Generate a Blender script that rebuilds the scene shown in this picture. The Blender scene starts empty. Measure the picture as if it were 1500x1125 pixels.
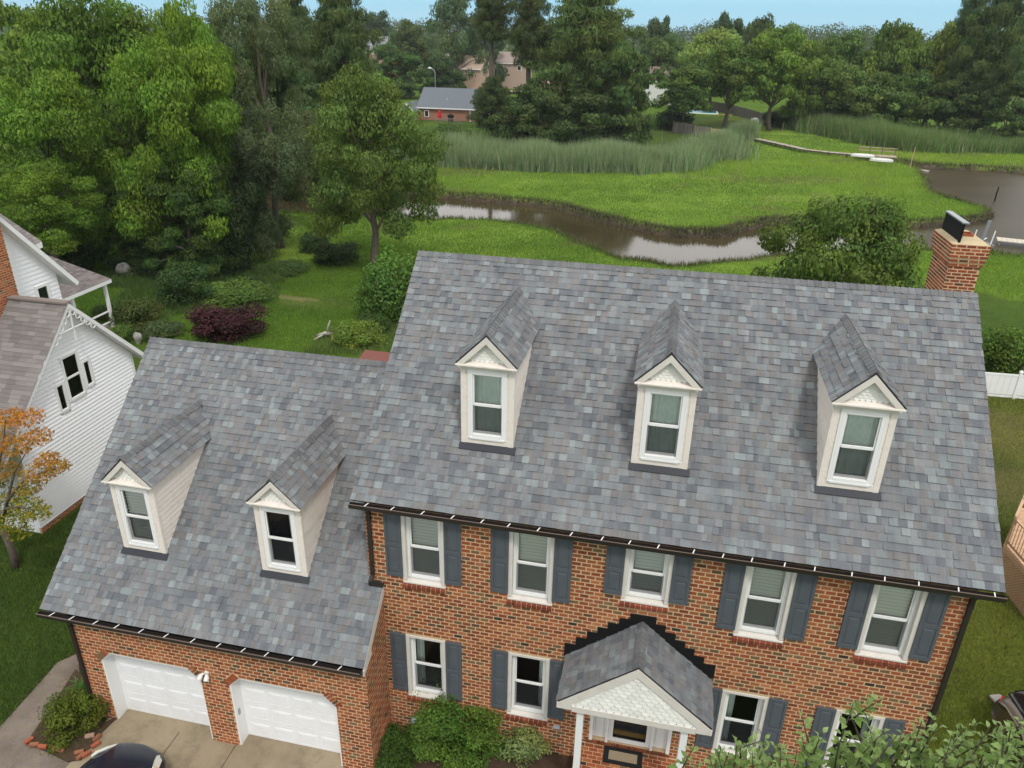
import bpy, math, random
import numpy as np
from mathutils import Vector, Matrix
SC = bpy.context.scene
COL = SC.collection
R = math.radians

# ------------------------------------------------------------------ camera
CAM = np.array([5.3256, -12.191, 14.974]); FPX = 1109.9          # focal length in pixels of a 1500 px wide frame
PITCH, ROLL, YAW = R(24.83), R(1.107), R(-11.817)
FWD = np.array([math.sin(YAW)*math.cos(PITCH), math.cos(YAW)*math.cos(PITCH), -math.sin(PITCH)])
_rt = np.array([math.cos(YAW), -math.sin(YAW), 0.0]); _up = np.cross(_rt, FWD)
RT = _rt*math.cos(ROLL) + _up*math.sin(ROLL); UP = -_rt*math.sin(ROLL) + _up*math.cos(ROLL)
cd = bpy.data.cameras.new('camera'); co = bpy.data.objects.new('camera', cd); COL.objects.link(co)
cd.sensor_width = 36; cd.lens = 36*FPX/1500; cd.clip_start = .1; cd.clip_end = 9000
m = Matrix(((RT[0], UP[0], -FWD[0], CAM[0]), (RT[1], UP[1], -FWD[1], CAM[1]), (RT[2], UP[2], -FWD[2], CAM[2]), (0, 0, 0, 1)))
co.matrix_world = m
SC.camera = co
# ------------------------------------------------------------------ world, sun, exposure
SUN_EL, SUN_AZ = R(56), R(152)
w = bpy.data.worlds.new('World'); SC.world = w; w.use_nodes = True
nt = w.node_tree; nt.nodes.clear()
sky = nt.nodes.new('ShaderNodeTexSky'); sky.sky_type = 'NISHITA'; sky.sun_disc = False
sky.sun_elevation = SUN_EL; sky.sun_rotation = SUN_AZ; sky.air_density = 1.0; sky.dust_density = 0.3; sky.ozone_density = 2.0
bg = nt.nodes.new('ShaderNodeBackground'); bg.inputs['Strength'].default_value = .14
out = nt.nodes.new('ShaderNodeOutputWorld')
geo = nt.nodes.new('ShaderNodeTexCoord'); sep = nt.nodes.new('ShaderNodeSeparateXYZ'); nt.links.new(geo.outputs['Generated'], sep.inputs[0])
low = nt.nodes.new('ShaderNodeMapRange'); low.inputs['From Min'].default_value = .03; low.inputs['From Max'].default_value = .16; nt.links.new(sep.outputs['Z'], low.inputs['Value'])
cn = nt.nodes.new('ShaderNodeTexNoise'); cn.inputs['Scale'].default_value = 2.2; cn.inputs['Detail'].default_value = 7; cn.inputs['Roughness'].default_value = .6
cmp_ = nt.nodes.new('ShaderNodeMapping'); cmp_.inputs['Scale'].default_value = (1, 1, 2.5); nt.links.new(geo.outputs['Generated'], cmp_.inputs[0]); nt.links.new(cmp_.outputs[0], cn.inputs['Vector'])
cr = nt.nodes.new('ShaderNodeValToRGB'); cr.color_ramp.elements[0].position = .28; cr.color_ramp.elements[1].position = .50; cr.color_ramp.elements[0].color = (.55, .55, .55, 1); nt.links.new(cn.outputs['Fac'], cr.inputs[0])
mm = nt.nodes.new('ShaderNodeMath'); mm.operation = 'MULTIPLY'; nt.links.new(low.outputs[0], mm.inputs[0]); nt.links.new(cr.outputs[0], mm.inputs[1])
m1 = nt.nodes.new('ShaderNodeMix'); m1.data_type = 'RGBA'; m1.inputs[0].default_value = .92; m1.inputs[7].default_value = (1.55, 3.7, 5.0, 1)   # clear pale blue of the horizon
nt.links.new(sky.outputs[0], m1.inputs[6])
m2 = nt.nodes.new('ShaderNodeMix'); m2.data_type = 'RGBA'; m2.inputs[7].default_value = (7.0, 6.9, 6.9, 1); nt.links.new(mm.outputs[0], m2.inputs[0]); nt.links.new(m1.outputs[2], m2.inputs[6])   # bright broken cloud overhead
nt.links.new(m2.outputs[2], bg.inputs[0]); nt.links.new(bg.outputs[0], out.inputs[0])
sl = bpy.data.lights.new('sun', 'SUN'); sl.energy = 1.5; sl.angle = R(10); sl.color = (1, .96, .9)
so = bpy.data.objects.new('sun', sl); COL.objects.link(so)
sdir = Vector((math.sin(SUN_AZ)*math.cos(SUN_EL), math.cos(SUN_AZ)*math.cos(SUN_EL), math.sin(SUN_EL)))
so.rotation_euler = sdir.to_track_quat('Z', 'Y').to_euler()
SC.view_settings.view_transform = 'Standard'; SC.view_settings.look = 'None'
SC.view_settings.exposure = 0.38; SC.view_settings.gamma = 1; SC.view_settings.use_curve_mapping = False
SC.render.engine = 'CYCLES'
SC.cycles.max_bounces = 6; SC.cycles.transparent_max_bounces = 8; SC.cycles.volume_bounces = 0

# ------------------------------------------------------------------ measuring helpers
def ray(u, v): return FWD + RT*(u-750)/FPX - UP*(v-562.5)/FPX
def at(u, v, ax, val):
    k = ray(u, v); t = (val-CAM[ax])/k[ax]; return CAM + k*t
def gz(u, v, z): return at(u, v, 2, z)
def gy(u, v, y): return at(u, v, 1, y)
def gx(u, v, x): return at(u, v, 0, x)
def proj(p):
    d = np.asarray(p, float)-CAM; z = d@FWD
    return 750+FPX*(d@RT)/z, 562.5-FPX*(d@UP)/z, z

# ------------------------------------------------------------------ object helpers
def tag(o, label=None, cat=None, group=None, kind=None):
    if label: o['label'] = label
    if cat: o['category'] = cat
    if group: o['group'] = group
    if kind: o['kind'] = kind
    return o
def thing(name, label, cat, loc=(0, 0, 0), rz=0, group=None):
    o = bpy.data.objects.new(name, None); COL.objects.link(o); o.empty_display_size = .2
    o.location = loc; o.rotation_euler = (0, 0, rz)
    return tag(o, label, cat, group)
def link(name, me, parent=None, loc=None, kind=None):
    o = bpy.data.objects.new(name, me); COL.objects.link(o)
    if parent: o.parent = parent
    if loc is not None: o.location = loc
    if kind: o['kind'] = kind
    return o
def npmesh(name, V, F, mat, tint=None, smooth=False):
    """V (n,3), F (m,k) arrays, tint (m,3)"""
    me = bpy.data.meshes.new(name); V = np.asarray(V, np.float32); F = np.asarray(F, np.int32)
    me.vertices.add(len(V)); me.vertices.foreach_set('co', V.ravel())
    me.loops.add(F.size); me.loops.foreach_set('vertex_index', F.ravel())
    me.polygons.add(len(F)); me.polygons.foreach_set('loop_start', np.arange(0, F.size, F.shape[1], dtype=np.int32))
    me.update(calc_edges=True)
    if tint is not None:
        a = me.attributes.new('tint', 'FLOAT_COLOR', 'FACE')
        a.data.foreach_set('color', np.c_[tint, np.ones(len(F))].astype(np.float32).ravel())
    me.polygons.foreach_set('use_smooth', np.full(len(F), smooth))
    me.materials.append(mat)
    return me
class MB:
    def __init__(s): s.v = []; s.f = []; s.t = []; s.c = (1, 1, 1)
    def quad(s, *p):
        n = len(s.v); s.v += [tuple(q) for q in p]; s.f.append(tuple(range(n, n+len(p)))); s.t.append(s.c)
    def hexa(s, p, skip=()):
        """8 corners: bottom 4 ccw, top 4 ccw"""
        n = len(s.v); s.v += [tuple(map(float, q)) for q in p]
        for i, f in enumerate(((3, 2, 1, 0), (4, 5, 6, 7), (0, 1, 5, 4), (1, 2, 6, 5), (2, 3, 7, 6), (3, 0, 4, 7))):
            if i not in skip: s.f.append(tuple(n+k for k in f)); s.t.append(s.c)
    def box(s, x0, x1, y0, y1, z0, z1, skip=()):
        s.hexa([(x0, y0, z0), (x1, y0, z0), (x1, y1, z0), (x0, y1, z0), (x0, y0, z1), (x1, y0, z1), (x1, y1, z1), (x0, y1, z1)], skip)
    def beam(s, a, b, w, h, up=(0, 0, 1)):
        a = Vector(a); b = Vector(b); d = (b-a).normalized(); r = d.cross(Vector(up)).normalized()
        if r.length < .1: r = Vector((1, 0, 0))
        u = r.cross(d); r = r*w/2; u = u*h/2
        s.hexa([a-r-u, a+r-u, b+r-u, b-r-u, a-r+u, a+r+u, b+r+u, b-r+u])
    def tube(s, pts, rad, n=8, cap=True):
        pts = [Vector(p) for p in pts]
        if not hasattr(rad, '__len__'): rad = [rad]*len(pts)
        b = len(s.v); ref = Vector((.13, .31, .94))
        for i, p in enumerate(pts):
            d = (pts[min(i+1, len(pts)-1)]-pts[max(i-1, 0)]).normalized(); a = d.cross(ref)
            if a.length < .05: a = d.cross(Vector((1, 0, 0)))
            a.normalize(); c = d.cross(a)
            for k in range(n):
                t = 2*math.pi*k/n; s.v.append(tuple(p+(a*math.cos(t)+c*math.sin(t))*rad[i]))
        for i in range(len(pts)-1):
            for k in range(n):
                s.f.append((b+i*n+k, b+i*n+(k+1) % n, b+(i+1)*n+(k+1) % n, b+(i+1)*n+k)); s.t.append(s.c)
        if cap:
            s.f.append(tuple(b+k for k in range(n))[::-1]); s.t.append(s.c)
            s.f.append(tuple(b+(len(pts)-1)*n+k for k in range(n))); s.t.append(s.c)
    def prism(s, poly, d):
        """polygon of 3d points extruded by vector d"""
        n = len(s.v); k = len(poly); d = Vector(d)
        s.v += [tuple(p) for p in poly]+[tuple(Vector(p)+d) for p in poly]
        s.f.append(tuple(range(n, n+k))); s.t.append(s.c); s.f.append(tuple(range(n+2*k-1, n+k-1, -1))); s.t.append(s.c)
        for i in range(k):
            j = (i+1) % k; s.f.append((n+i, n+k+i, n+k+j, n+j)); s.t.append(s.c)
    def mesh(s, name, mat, smooth=False):
        me = bpy.data.meshes.new(name); me.from_pydata(s.v, [], s.f)
        a = me.attributes.new('tint', 'FLOAT_COLOR', 'FACE')
        a.data.foreach_set('color', np.c_[np.array(s.t, float).reshape(-1, 3), np.ones(len(s.f))].astype(np.float32).ravel())
        if smooth: me.polygons.foreach_set('use_smooth', [True]*len(s.f))
        me.materials.append(mat); return me
    def build(s, name, mat, parent=None, kind=None, smooth=False, bevel=0, recalc=False):
        o = link(name, s.mesh(name, mat, smooth), parent, None, kind)
        if bevel:
            b = o.modifiers.new('bevel', 'BEVEL'); b.width = bevel; b.segments = 2; b.limit_method = 'ANGLE'; b.harden_normals = False
        return o

# ------------------------------------------------------------------ materials
def lin(r, g, b):
    f = lambda c: (c/255/12.92) if c/255 <= .04045 else ((c/255+.055)/1.055)**2.4
    return (f(r), f(g), f(b))
class Mat:
    def __init__(s, name, rough=.8, spec=.3, metal=0):
        s.m = bpy.data.materials.new(name); s.m.use_nodes = True; s.nt = s.m.node_tree; s.n = s.nt.nodes
        s.b = s.n['Principled BSDF']; s.b.inputs['Roughness'].default_value = rough
        s.b.inputs['Specular IOR Level'].default_value = spec; s.b.inputs['Metallic'].default_value = metal
    def node(s, t, **k):
        n = s.n.new(t)
        for a, b in k.items(): setattr(n, a, b)
        return n
    def L(s, a, b): s.nt.links.new(a, b)
    def coord(s, scale=(1, 1, 1), kind='Object'):
        c = s.node('ShaderNodeTexCoord'); mp = s.node('ShaderNodeMapping'); mp.inputs['Scale'].default_value = scale
        s.L(c.outputs[kind], mp.inputs[0]); return mp.outputs[0]
    def wcoord(s, scale=(1, 1, 1)):
        g = s.node('ShaderNodeNewGeometry'); mp = s.node('ShaderNodeMapping'); mp.inputs['Scale'].default_value = scale
        s.L(g.outputs['Position'], mp.inputs[0]); return mp.outputs[0]
    def noise(s, vec, scale, detail=4, rough=.6):
        n = s.node('ShaderNodeTexNoise'); n.inputs['Scale'].default_value = scale; n.inputs['Detail'].default_value = detail
        n.inputs['Roughness'].default_value = rough; s.L(vec, n.inputs['Vector']); return n.outputs['Fac']
    def ramp(s, fac, stops):
        r = s.node('ShaderNodeValToRGB'); e = r.color_ramp.elements
        while len(e) < len(stops): e.new(.5)
        for el, (p, c) in zip(e, stops): el.position = p; el.color = (*c, 1) if len(c) == 3 else c
        s.L(fac, r.inputs[0]); return r.outputs[0]
    def mix(s, a, b, fac, mode='MIX'):
        n = s.node('ShaderNodeMix', data_type='RGBA', blend_type=mode)
        for sock, val in ((n.inputs[0], fac), (n.inputs[6], a), (n.inputs[7], b)):
            if isinstance(val, (int, float)): sock.default_value = val
            elif isinstance(val, tuple): sock.default_value = (*val, 1)
            else: s.L(val, sock)
        return n.outputs[2]
    def attr(s, name='tint'):
        a = s.node('ShaderNodeAttribute', attribute_name=name); return a.outputs['Color']
    def ocol(s):
        a = s.node('ShaderNodeObjectInfo'); return a.outputs['Color']
    def base(s, c):
        if isinstance(c, tuple): s.b.inputs['Base Color'].default_value = (*c, 1)
        else: s.L(c, s.b.inputs['Base Color'])
        return s
    def bump(s, fac, strength=.3, dist=.02):
        b = s.node('ShaderNodeBump'); b.inputs['Strength'].default_value = strength; b.inputs['Distance'].default_value = dist
        s.L(fac, b.inputs['Height']); s.L(b.outputs[0], s.b.inputs['Normal']); return s
def varied(name, c, rough=.7, spec=.3, var=.2, scale=3, bscale=60, bstr=.15, metal=0, tint=False, dirt=None):
    M = Mat(name, rough, spec, metal); v = M.wcoord()
    n = M.noise(v, scale, 6)
    col = M.mix(tuple(x*(1-var) for x in c), tuple(min(1, x*(1+var)) for x in c), n)
    if dirt: col = M.mix(col, dirt, M.ramp(M.noise(v, scale*1.7, 8, .7), [(.5, (0, 0, 0)), (.8, (.6, .6, .6))]))
    if tint: col = M.mix(col, M.attr(), 1.0, 'MULTIPLY')
    M.base(col)
    if bstr: M.bump(M.noise(v, bscale, 3), bstr, .01)
    return M.m
MAT = {}
def mk_materials():
    # shingle: tint carries the granule blend colour
    M = Mat('roof_shingle', .95, .15); v = M.wcoord()
    g = M.ramp(M.noise(v, 70, 4, .85), [(.3, (.62, .62, .62)), (.7, (1.38, 1.38, 1.38))])
    s_ = M.mix(M.ramp(M.noise(M.wcoord((.6, 2, 2)), 1.2, 5), [(.3, (.86, .86, .88)), (.7, (1.1, 1.1, 1.08))]), M.ramp(M.noise(M.wcoord((5, .35, .35)), 1.6, 6), [(.35, (.86, .86, .87)), (.6, (1.04, 1.04, 1.04))]), 1, 'MULTIPLY')
    M.base(M.mix(M.mix(M.attr(), g, 1, 'MULTIPLY'), s_, 1, 'MULTIPLY')); M.bump(M.noise(v, 160, 2), .5, .01); MAT['shingle'] = M.m
    M = Mat('brick_clay', .9, .2); v = M.wcoord()
    g = M.ramp(M.noise(v, 55, 4, .7), [(.3, (.6, .58, .56)), (.7, (1.35, 1.35, 1.3))])
    s_ = M.ramp(M.noise(M.wcoord((1.4, 1.4, .5)), .9, 7, .7), [(.28, (.68, .66, .66)), (.5, (1, 1, 1)), (.72, (1.14, 1.12, 1.1))])
    M.base(M.mix(M.mix(M.attr(), g, 1, 'MULTIPLY'), s_, 1, 'MULTIPLY')); M.bump(M.noise(v, 90, 3), .5, .01); MAT['brick'] = M.m
    MAT['mortar'] = varied('mortar', (.57, .415, .25), .95, .1, .25, 2.5, 70, .3, dirt=(.50, .35, .22))
    MAT['white'] = varied('white_vinyl', (.80, .80, .79), .45, .4, .04, 2, 40, .03)
    MAT['whitedoor'] = varied('white_painted_steel', (.82, .83, .84), .4, .4, .03, 1.5, 30, .04, dirt=(.66, .66, .64))
    MAT['beige'] = varied('beige_paint', (.66, .62, .57), .6, .3, .08, 2, 60, .1, dirt=(.48, .42, .36))
    MAT['cream'] = varied('cream_siding', (.76, .70, .635), .7, .25, .08, 4, 60, .15, tint=True, dirt=(.52, .45, .38))
    MAT['scale'] = varied('white_fish_scale', (.80, .79, .74), .6, .3, .05, 5, 60, .1, tint=True)
    MAT['shutter'] = varied('slate_blue_paint', (.085, .097, .110), .75, .25, .18, 3, 90, .3, dirt=(.10, .13, .16))
    MAT['gutter'] = varied('dark_brown_aluminium', (.022, .017, .015), .5, .5, .2, 2, 60, .05)
    MAT['gutterlip'] = varied('brown_aluminium_lip', (.14, .10, .08), .5, .5, .2, 2, 60, .05)
    MAT['black'] = varied('black_flashing', (.008, .008, .009), .8, .2, .3, 8, 90, .3)
    MAT['flash'] = varied('slate_metal_flashing', (.026, .028, .037), .6, .4, .15, 6, 90, .1)
    MAT['dark'] = varied('dark_interior', (.01, .01, .01), .9, .1, .2, 2, 30, 0)
    MAT['curtain_and_reflection'] = varied('grey_green_curtain_and_reflection', (.75, .84, .78), .9, .1, .25, 5, 40, .2)  # side curtains, and the painted greenish reflection of the main dormer panes
    MAT['blind'] = varied('white_blind', (.93, .95, .88), .7, .2, .03, 3, 30, 0, tint=True)
    M = Mat('aged_concrete', .9, .2); v = M.wcoord()
    c = M.ramp(M.noise(v, .45, 8, .6), [(.3, (.19, .150, .100)), (.5, (.30, .245, .165)), (.75, (.40, .34, .24))])
    c = M.mix(c, (.14, .11, .08), M.ramp(M.noise(v, 1.6, 8, .7), [(.5, (0, 0, 0)), (.74, (.75, .75, .75))]))
    M.base(M.mix(c, M.ramp(M.noise(v, 120, 2, .8), [(.25, (.7, .7, .7)), (.75, (1.25, 1.25, 1.25))]), 1, 'MULTIPLY'))
    M.bump(M.noise(v, 120, 3), .4, .01); MAT['concrete'] = M.m
    M = Mat('exposed_aggregate', .9, .2); v = M.wcoord(); vo = M.node('ShaderNodeTexVoronoi'); vo.inputs['Scale'].default_value = 55; M.L(v, vo.inputs['Vector'])
    hs = M.mix(vo.outputs['Color'], (.5, .5, .5), .75)
    M.base(M.mix(M.ramp(M.noise(v, .8, 7), [(.3, (.12, .095, .078)), (.7, (.25, .21, .17))]), hs, .75, 'OVERLAY')); M.bump(vo.outputs['Distance'], .6, .01); MAT['aggregate'] = M.m
    # ground: zone colours in the vertex attribute, broken up by noise
    M = Mat('ground_cover', 1, .05); v = M.wcoord(); z = M.attr('zone')
    a = M.ramp(M.noise(M.wcoord((1, 1, .3)), .22, 8, .65), [(.3, (.72, .74, .8)), (.7, (1.28, 1.22, 1.1))])
    b = M.ramp(M.noise(v, 9, 6, .75), [(.28, (.5, .52, .55)), (.72, (1.5, 1.45, 1.4))])
    c = M.ramp(M.noise(v, 60, 3, .7), [(.3, (.6, .62, .6)), (.7, (1.4, 1.38, 1.4))])
    M.base(M.mix(M.mix(M.mix(z, a, 1, 'MULTIPLY'), b, 1, 'MULTIPLY'), c, 1, 'MULTIPLY')); M.bump(M.noise(v, 14, 6, .8), 1, .12); MAT['ground'] = M.m
    M = Mat('creek_water', .06, .5); v = M.wcoord((1, 1.6, 1))
    M.base(M.ramp(M.noise(v, .12, 6), [(.3, (.040, .031, .015)), (.7, (.062, .048, .025))])); M.b.inputs['IOR'].default_value = 1.45
    g = M.node('ShaderNodeNewGeometry'); sp = M.node('ShaderNodeSeparateXYZ'); M.L(g.outputs['Position'], sp.inputs[0])
    mr = M.node('ShaderNodeMapRange'); mr.inputs['From Min'].default_value = 22; mr.inputs['From Max'].default_value = 34; M.L(sp.outputs['X'], mr.inputs['Value'])   # wind ruffles the open inlet
    rr = M.node('ShaderNodeMapRange'); rr.inputs['To Min'].default_value = .05; rr.inputs['To Max'].default_value = .38; M.L(mr.outputs[0], rr.inputs['Value']); M.L(rr.outputs[0], M.b.inputs['Roughness'])
    r2 = M.node('ShaderNodeMapRange'); r2.inputs['To Min'].default_value = .85; r2.inputs['To Max'].default_value = .12; M.L(mr.outputs[0], r2.inputs['Value']); M.L(r2.outputs[0], M.b.inputs['Specular IOR Level'])
    M.bump(M.noise(v, 2.2, 5), .06, .05); MAT['water'] = M.m
    def leafmat(name, trans=.35, rough=.65):
        M = Mat(name, rough, .25)
        c = M.mix(M.attr(), M.ocol(), 1, 'MULTIPLY'); M.base(c)
        t = M.node('ShaderNodeBsdfTranslucent'); M.L(M.mix(c, (1.0, 1.25, .45), 1, 'MULTIPLY'), t.inputs['Color'])
        mx = M.node('ShaderNodeMixShader'); mx.inputs[0].default_value = trans
        o = M.n['Material Output']; M.L(M.b.outputs[0], mx.inputs[1]); M.L(t.outputs[0], mx.inputs[2]); M.L(mx.outputs[0], o.inputs[0]); return M.m
    MAT['leaf'] = leafmat('foliage'); MAT['blade'] = leafmat('grass_blade', .3, .8)
    M = Mat('bark', .95, .1); v = M.coord((4, 4, .8)); M.base(M.ramp(M.noise(v, 5, 8, .75), [(.3, (.055, .042, .033)), (.7, (.20, .165, .14))])); M.bump(M.noise(v, 8, 6, .8), .9, .05); MAT['bark'] = M.m
    MAT['siding'] = varied('white_lap_siding', (.88, .89, .90), .5, .35, .03, 2, 60, .03, tint=True)
    MAT['nroof'] = None
    M = Mat('glass_pane', .03, .5)
    tr = M.node('ShaderNodeBsdfTransparent'); tr.inputs[0].default_value = (.96, .99, .97, 1)
    gl = M.node('ShaderNodeBsdfGlossy'); gl.inputs['Roughness'].default_value = .03
    fr = M.node('ShaderNodeFresnel'); fr.inputs['IOR'].default_value = 1.42
    mx = M.node('ShaderNodeMixShader'); M.L(fr.outputs[0], mx.inputs[0]); M.L(tr.outputs[0], mx.inputs[1]); M.L(gl.outputs[0], mx.inputs[2])
    M.L(mx.outputs[0], M.n['Material Output'].inputs[0]); MAT['glass'] = M.m
    M = Mat('insect_screen', .9, .1); M.base((.03, .032, .035)); tr = M.node('ShaderNodeBsdfTransparent')
    mx = M.node('ShaderNodeMixShader'); mx.inputs[0].default_value = .46; M.L(tr.outputs[0], mx.inputs[1]); M.L(M.b.outputs[0], mx.inputs[2])
    M.L(mx.outputs[0], M.n['Material Output'].inputs[0]); MAT['screen'] = M.m
    MAT['wood'] = varied('cedar_deck_wood', (.50, .33, .21), .8, .2, .2, 5, 50, .3, tint=True)
    MAT['greywood'] = varied('weathered_grey_wood', (.24, .215, .18), .9, .1, .3, 5, 50, .4, tint=True)
    MAT['metal'] = varied('galvanised_metal', (.35, .37, .39), .4, .5, .1, 5, 50, .05, metal=.6)
    MAT['stone'] = varied('pale_rock', (.30, .29, .27), .9, .2, .3, 4, 20, .5)
    MAT['mulch'] = varied('mulch_soil', (.075, .05, .035), 1, .05, .5, 9, 60, 1)
    MAT['clay'] = varied('terracotta_clay', (.30, .09, .045), .8, .2, .2, 6, 60, .2)
    MAT['crown'] = varied('mortar_crown', (.50, .41, .26), .95, .1, .25, 9, 60, .5)
    MAT['paintnavy'] = varied('navy_car_paint', (.008, .010, .022), .18, .6, .05, 2, 60, 0)
    MAT['painttaupe'] = varied('taupe_car_paint', (.16, .14, .11), .25, .6, .05, 2, 60, 0, metal=.3)
    MAT['rubber'] = varied('black_rubber', (.015, .015, .016), .9, .2, .2, 5, 60, .2)
    MAT['carglass'] = varied('car_glass', (.01, .012, .015), .05, .7, .1, 2, 30, 0)
    MAT['lamp'] = varied('headlight_lens', (.62, .62, .55), .1, .6, .1, 12, 30, .1)
    MAT['amber'] = varied('amber_lens', (.8, .28, .03), .15, .6, .1, 12, 30, .1)
    MAT['mat'] = varied('coir_mat', (.30, .24, .16), 1, .1, .25, 30, 200, .6)
    MAT['red'] = varied('red_canvas', (.5, .02, .03), .9, .1, .2, 5, 30, .2)
    MAT['poolwater'] = varied('pool_water', (.08, .42, .50), .1, .5, .15, .5, 30, .05)
    MAT['blue'] = varied('blue_plastic', (.02, .10, .40), .5, .4, .1, 5, 30, 0)
    MAT['asphalt'] = varied('asphalt', (.11, .11, .11), .95, .1, .15, .6, 60, .3)
    MAT['plain'] = varied('painted_wall', (1, 1, 1), .85, .15, .08, .6, 20, .2, tint=True)
    MAT['anyroof'] = varied('distant_shingle', (1, 1, 1), .95, .1, .15, 1.2, 8, .4, tint=True)
    MAT['foam'] = varied('white_enamel', (.8, .8, .78), .4, .4, .05, 5, 40, .05)
mk_materials()

# ------------------------------------------------------------------ terrain, creek, marsh
WATER_Z = -1.98; MARSH_Z = -1.4
def topoly(pts, z): return np.array([gz(u, v, z)[:2] for u, v in pts])
CREEK = topoly([(120, 283), (350, 288), (430, 289), (560, 286), (600, 289), (650, 292), (700, 297), (760, 302), (815, 309), (845, 316), (870, 326), (910, 335), (960, 344),
    (1000, 349), (1040, 349), (1065, 347), (1090, 338), (1125, 330), (1200, 331), (1340, 335), (1410, 331), (1441, 326), (1449, 318), (1428, 309), (1400, 299), (1372, 289),
    (1360, 271), (1356, 259), (1332, 248), (1312, 240), (1345, 247), (1400, 248), (1450, 251), (1500, 256), (1700, 272), (1900, 300)], WATER_Z); CREEK = np.r_[CREEK, topoly([(1900, 380), (1700, 376), (1500, 368),
    (1440, 363), (1340, 360), (1200, 366), (1110, 371), (1060, 378), (1020, 384), (985, 385), (960, 380), (920, 372), (895, 362), (865, 351), (830, 340), (790, 324),
    (740, 316), (700, 313), (640, 316), (560, 313), (480, 308), (420, 303), (350, 301), (120, 296)], MARSH_Z+.25)]
MARSH = topoly([(120, 262), (365, 250), (430, 248), (600, 228), (640, 205), (760, 222), (900, 230), (1000, 224), (1060, 200), (1105, 190), (1150, 178), (1300, 196),
    (1500, 212), (1800, 240), (1900, 420), (1500, 440), (1440, 425), (1100, 425), (800, 400), (600, 392), (540, 380), (470, 384), (340, 372), (330, 330), (120, 318)], MARSH_Z)
SCRUB = topoly([(345, 318), (430, 322), (470, 345), (470, 392), (400, 398), (330, 392), (335, 350)], MARSH_Z)
def sdist(x, y, P):
    """signed distance to polygon, negative inside"""
    x = np.asarray(x, float); y = np.asarray(y, float); d = np.full(x.shape, 1e9); ins = np.zeros(x.shape, bool)
    for i in range(len(P)):
        a = P[i]; b = P[(i+1) % len(P)]; e = b-a
        t = np.clip(((x-a[0])*e[0]+(y-a[1])*e[1])/(e@e), 0, 1)
        d = np.minimum(d, (x-a[0]-t*e[0])**2+(y-a[1]-t*e[1])**2)
        c = ((a[1] > y) != (b[1] > y)); xi = a[0]+(y-a[1])*e[0]/(e[1] if abs(e[1]) > 1e-9 else 1e-9)
        ins ^= c & (x < xi)
    return np.sqrt(d)*np.where(ins, -1, 1)
_r = np.random.RandomState(4); _W = [(_r.uniform(-1, 1, 2)/np.hypot(*_r.uniform(.3, 1, 2))*f, _r.uniform(0, 6), 1/f**.6) for f in (.25, .35, .6, .8, 1.3, 1.9, 2.6, 3.5) for _ in range(3)]
def wob(x, y, s=1): return sum(np.sin(k[0]*x*s+k[1]*y*s+p)*a for k, p, a in _W)/6
def sst(a, b, x): t = np.clip((x-a)/(b-a), 0, 1); return t*t*(3-2*t)
def height(x, y, full=False):
    x = np.asarray(x, float); y = np.asarray(y, float)
    h = np.zeros(x.shape)
    h = h - .36*(1-sst(.3, 2.6, x))*(1-sst(-1.5, 3.5, y))*(1-sst(-9.5, -12.5, x))      # driveway side lies lower
    h = h + (MARSH_Z)*sst(24, 37, y+.12*x*(x > 0)+wob(x, y, .2))                          # yard falls to the marsh
    far = sst(118, 165, y-np.abs(x)*.15); h = h + far*.9
    sd = sdist(x, y, CREEK)+wob(x, y)*.5
    bank = sst(.0, .6, sd); h = np.where(sd < 6, np.where(y > 30, WATER_Z-.12+(h-WATER_Z+.12)*bank, h), h)
    h = np.where((sd < 0) & (y > 30), WATER_Z-.12-.6*sst(0, 2.5, -sd), h)
    return (h, sd) if full else h
DIRT = gz(440, 436, -.35)
def zone_colour(x, y, h, sd):
    marsh = (.175, .280, .042); lawn = (.065, .115, .022); wild = (.07, .12, .025); mud = (.115, .095, .070); forest = (.05, .06, .025)
    sm = sdist(x, y, MARSH)+wob(x, y, .6)*1.5
    C = np.tile(np.array(lawn), (len(x), 1))
    def put(c, m): C[:] = C*(1-m[:, None])+np.array(c)*m[:, None]
    n = wob(x, y, .35)
    put((.15, .20, .03), sst(8, 12, x)*sst(-.4, .6, n)*.8)                    # patchy yellow turf right of the house
    put((.22, .17, .085), sst(8, 12, x)*sst(.6, 1.2, wob(x+9, y, .5))*.45*(y < 30))
    put((.085, .16, .02), (y > 18)*(x < 2)*.7*np.ones(len(x)))                           # bright back lawn
    d = gz(440, 434, 0)[:2]; pass
    put(wild, sst(3, -3, sm)*(y > 60)+0); put(forest, sst(3, 9, sm)*(y > 60)*sst(.2, .9, .5+0*n))
    put((.085, .16, .02), (y > 165)*(y < 260)*.8*np.ones(len(x)))
    put(marsh, sst(1.0, -1.0, sm)*(y > 26))
    put((.125, .235, .026), sst(.0, 1.0, wob(x, y, .25))*sst(1, -1, sm)*.55*(y > 26))
    put((.22, .32, .035), sst(.2, 1.1, wob(x+30, y+9, .18))*sst(1, -1, sm)*.6*(y > 26))
    put((.30, .24, .14), np.exp(-(((x-DIRT[0])/2.6)**2+((y-DIRT[1])/2.0)**2))*(.55+.45*sst(-.4, .4, wob(x, y, 2)))*.95)
    ss = sdist(x, y, SCRUB)+wob(x, y)*2; put((.11, .10, .07), sst(1, -2, ss)*sst(-.3, .5, wob(x, y, 1.3))*.8)
    put(mud, sst(.75, .45, sd)*(y > 30)); put((.06, .048, .036), sst(.4, .1, sd)*(y > 30))
    return C
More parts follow.
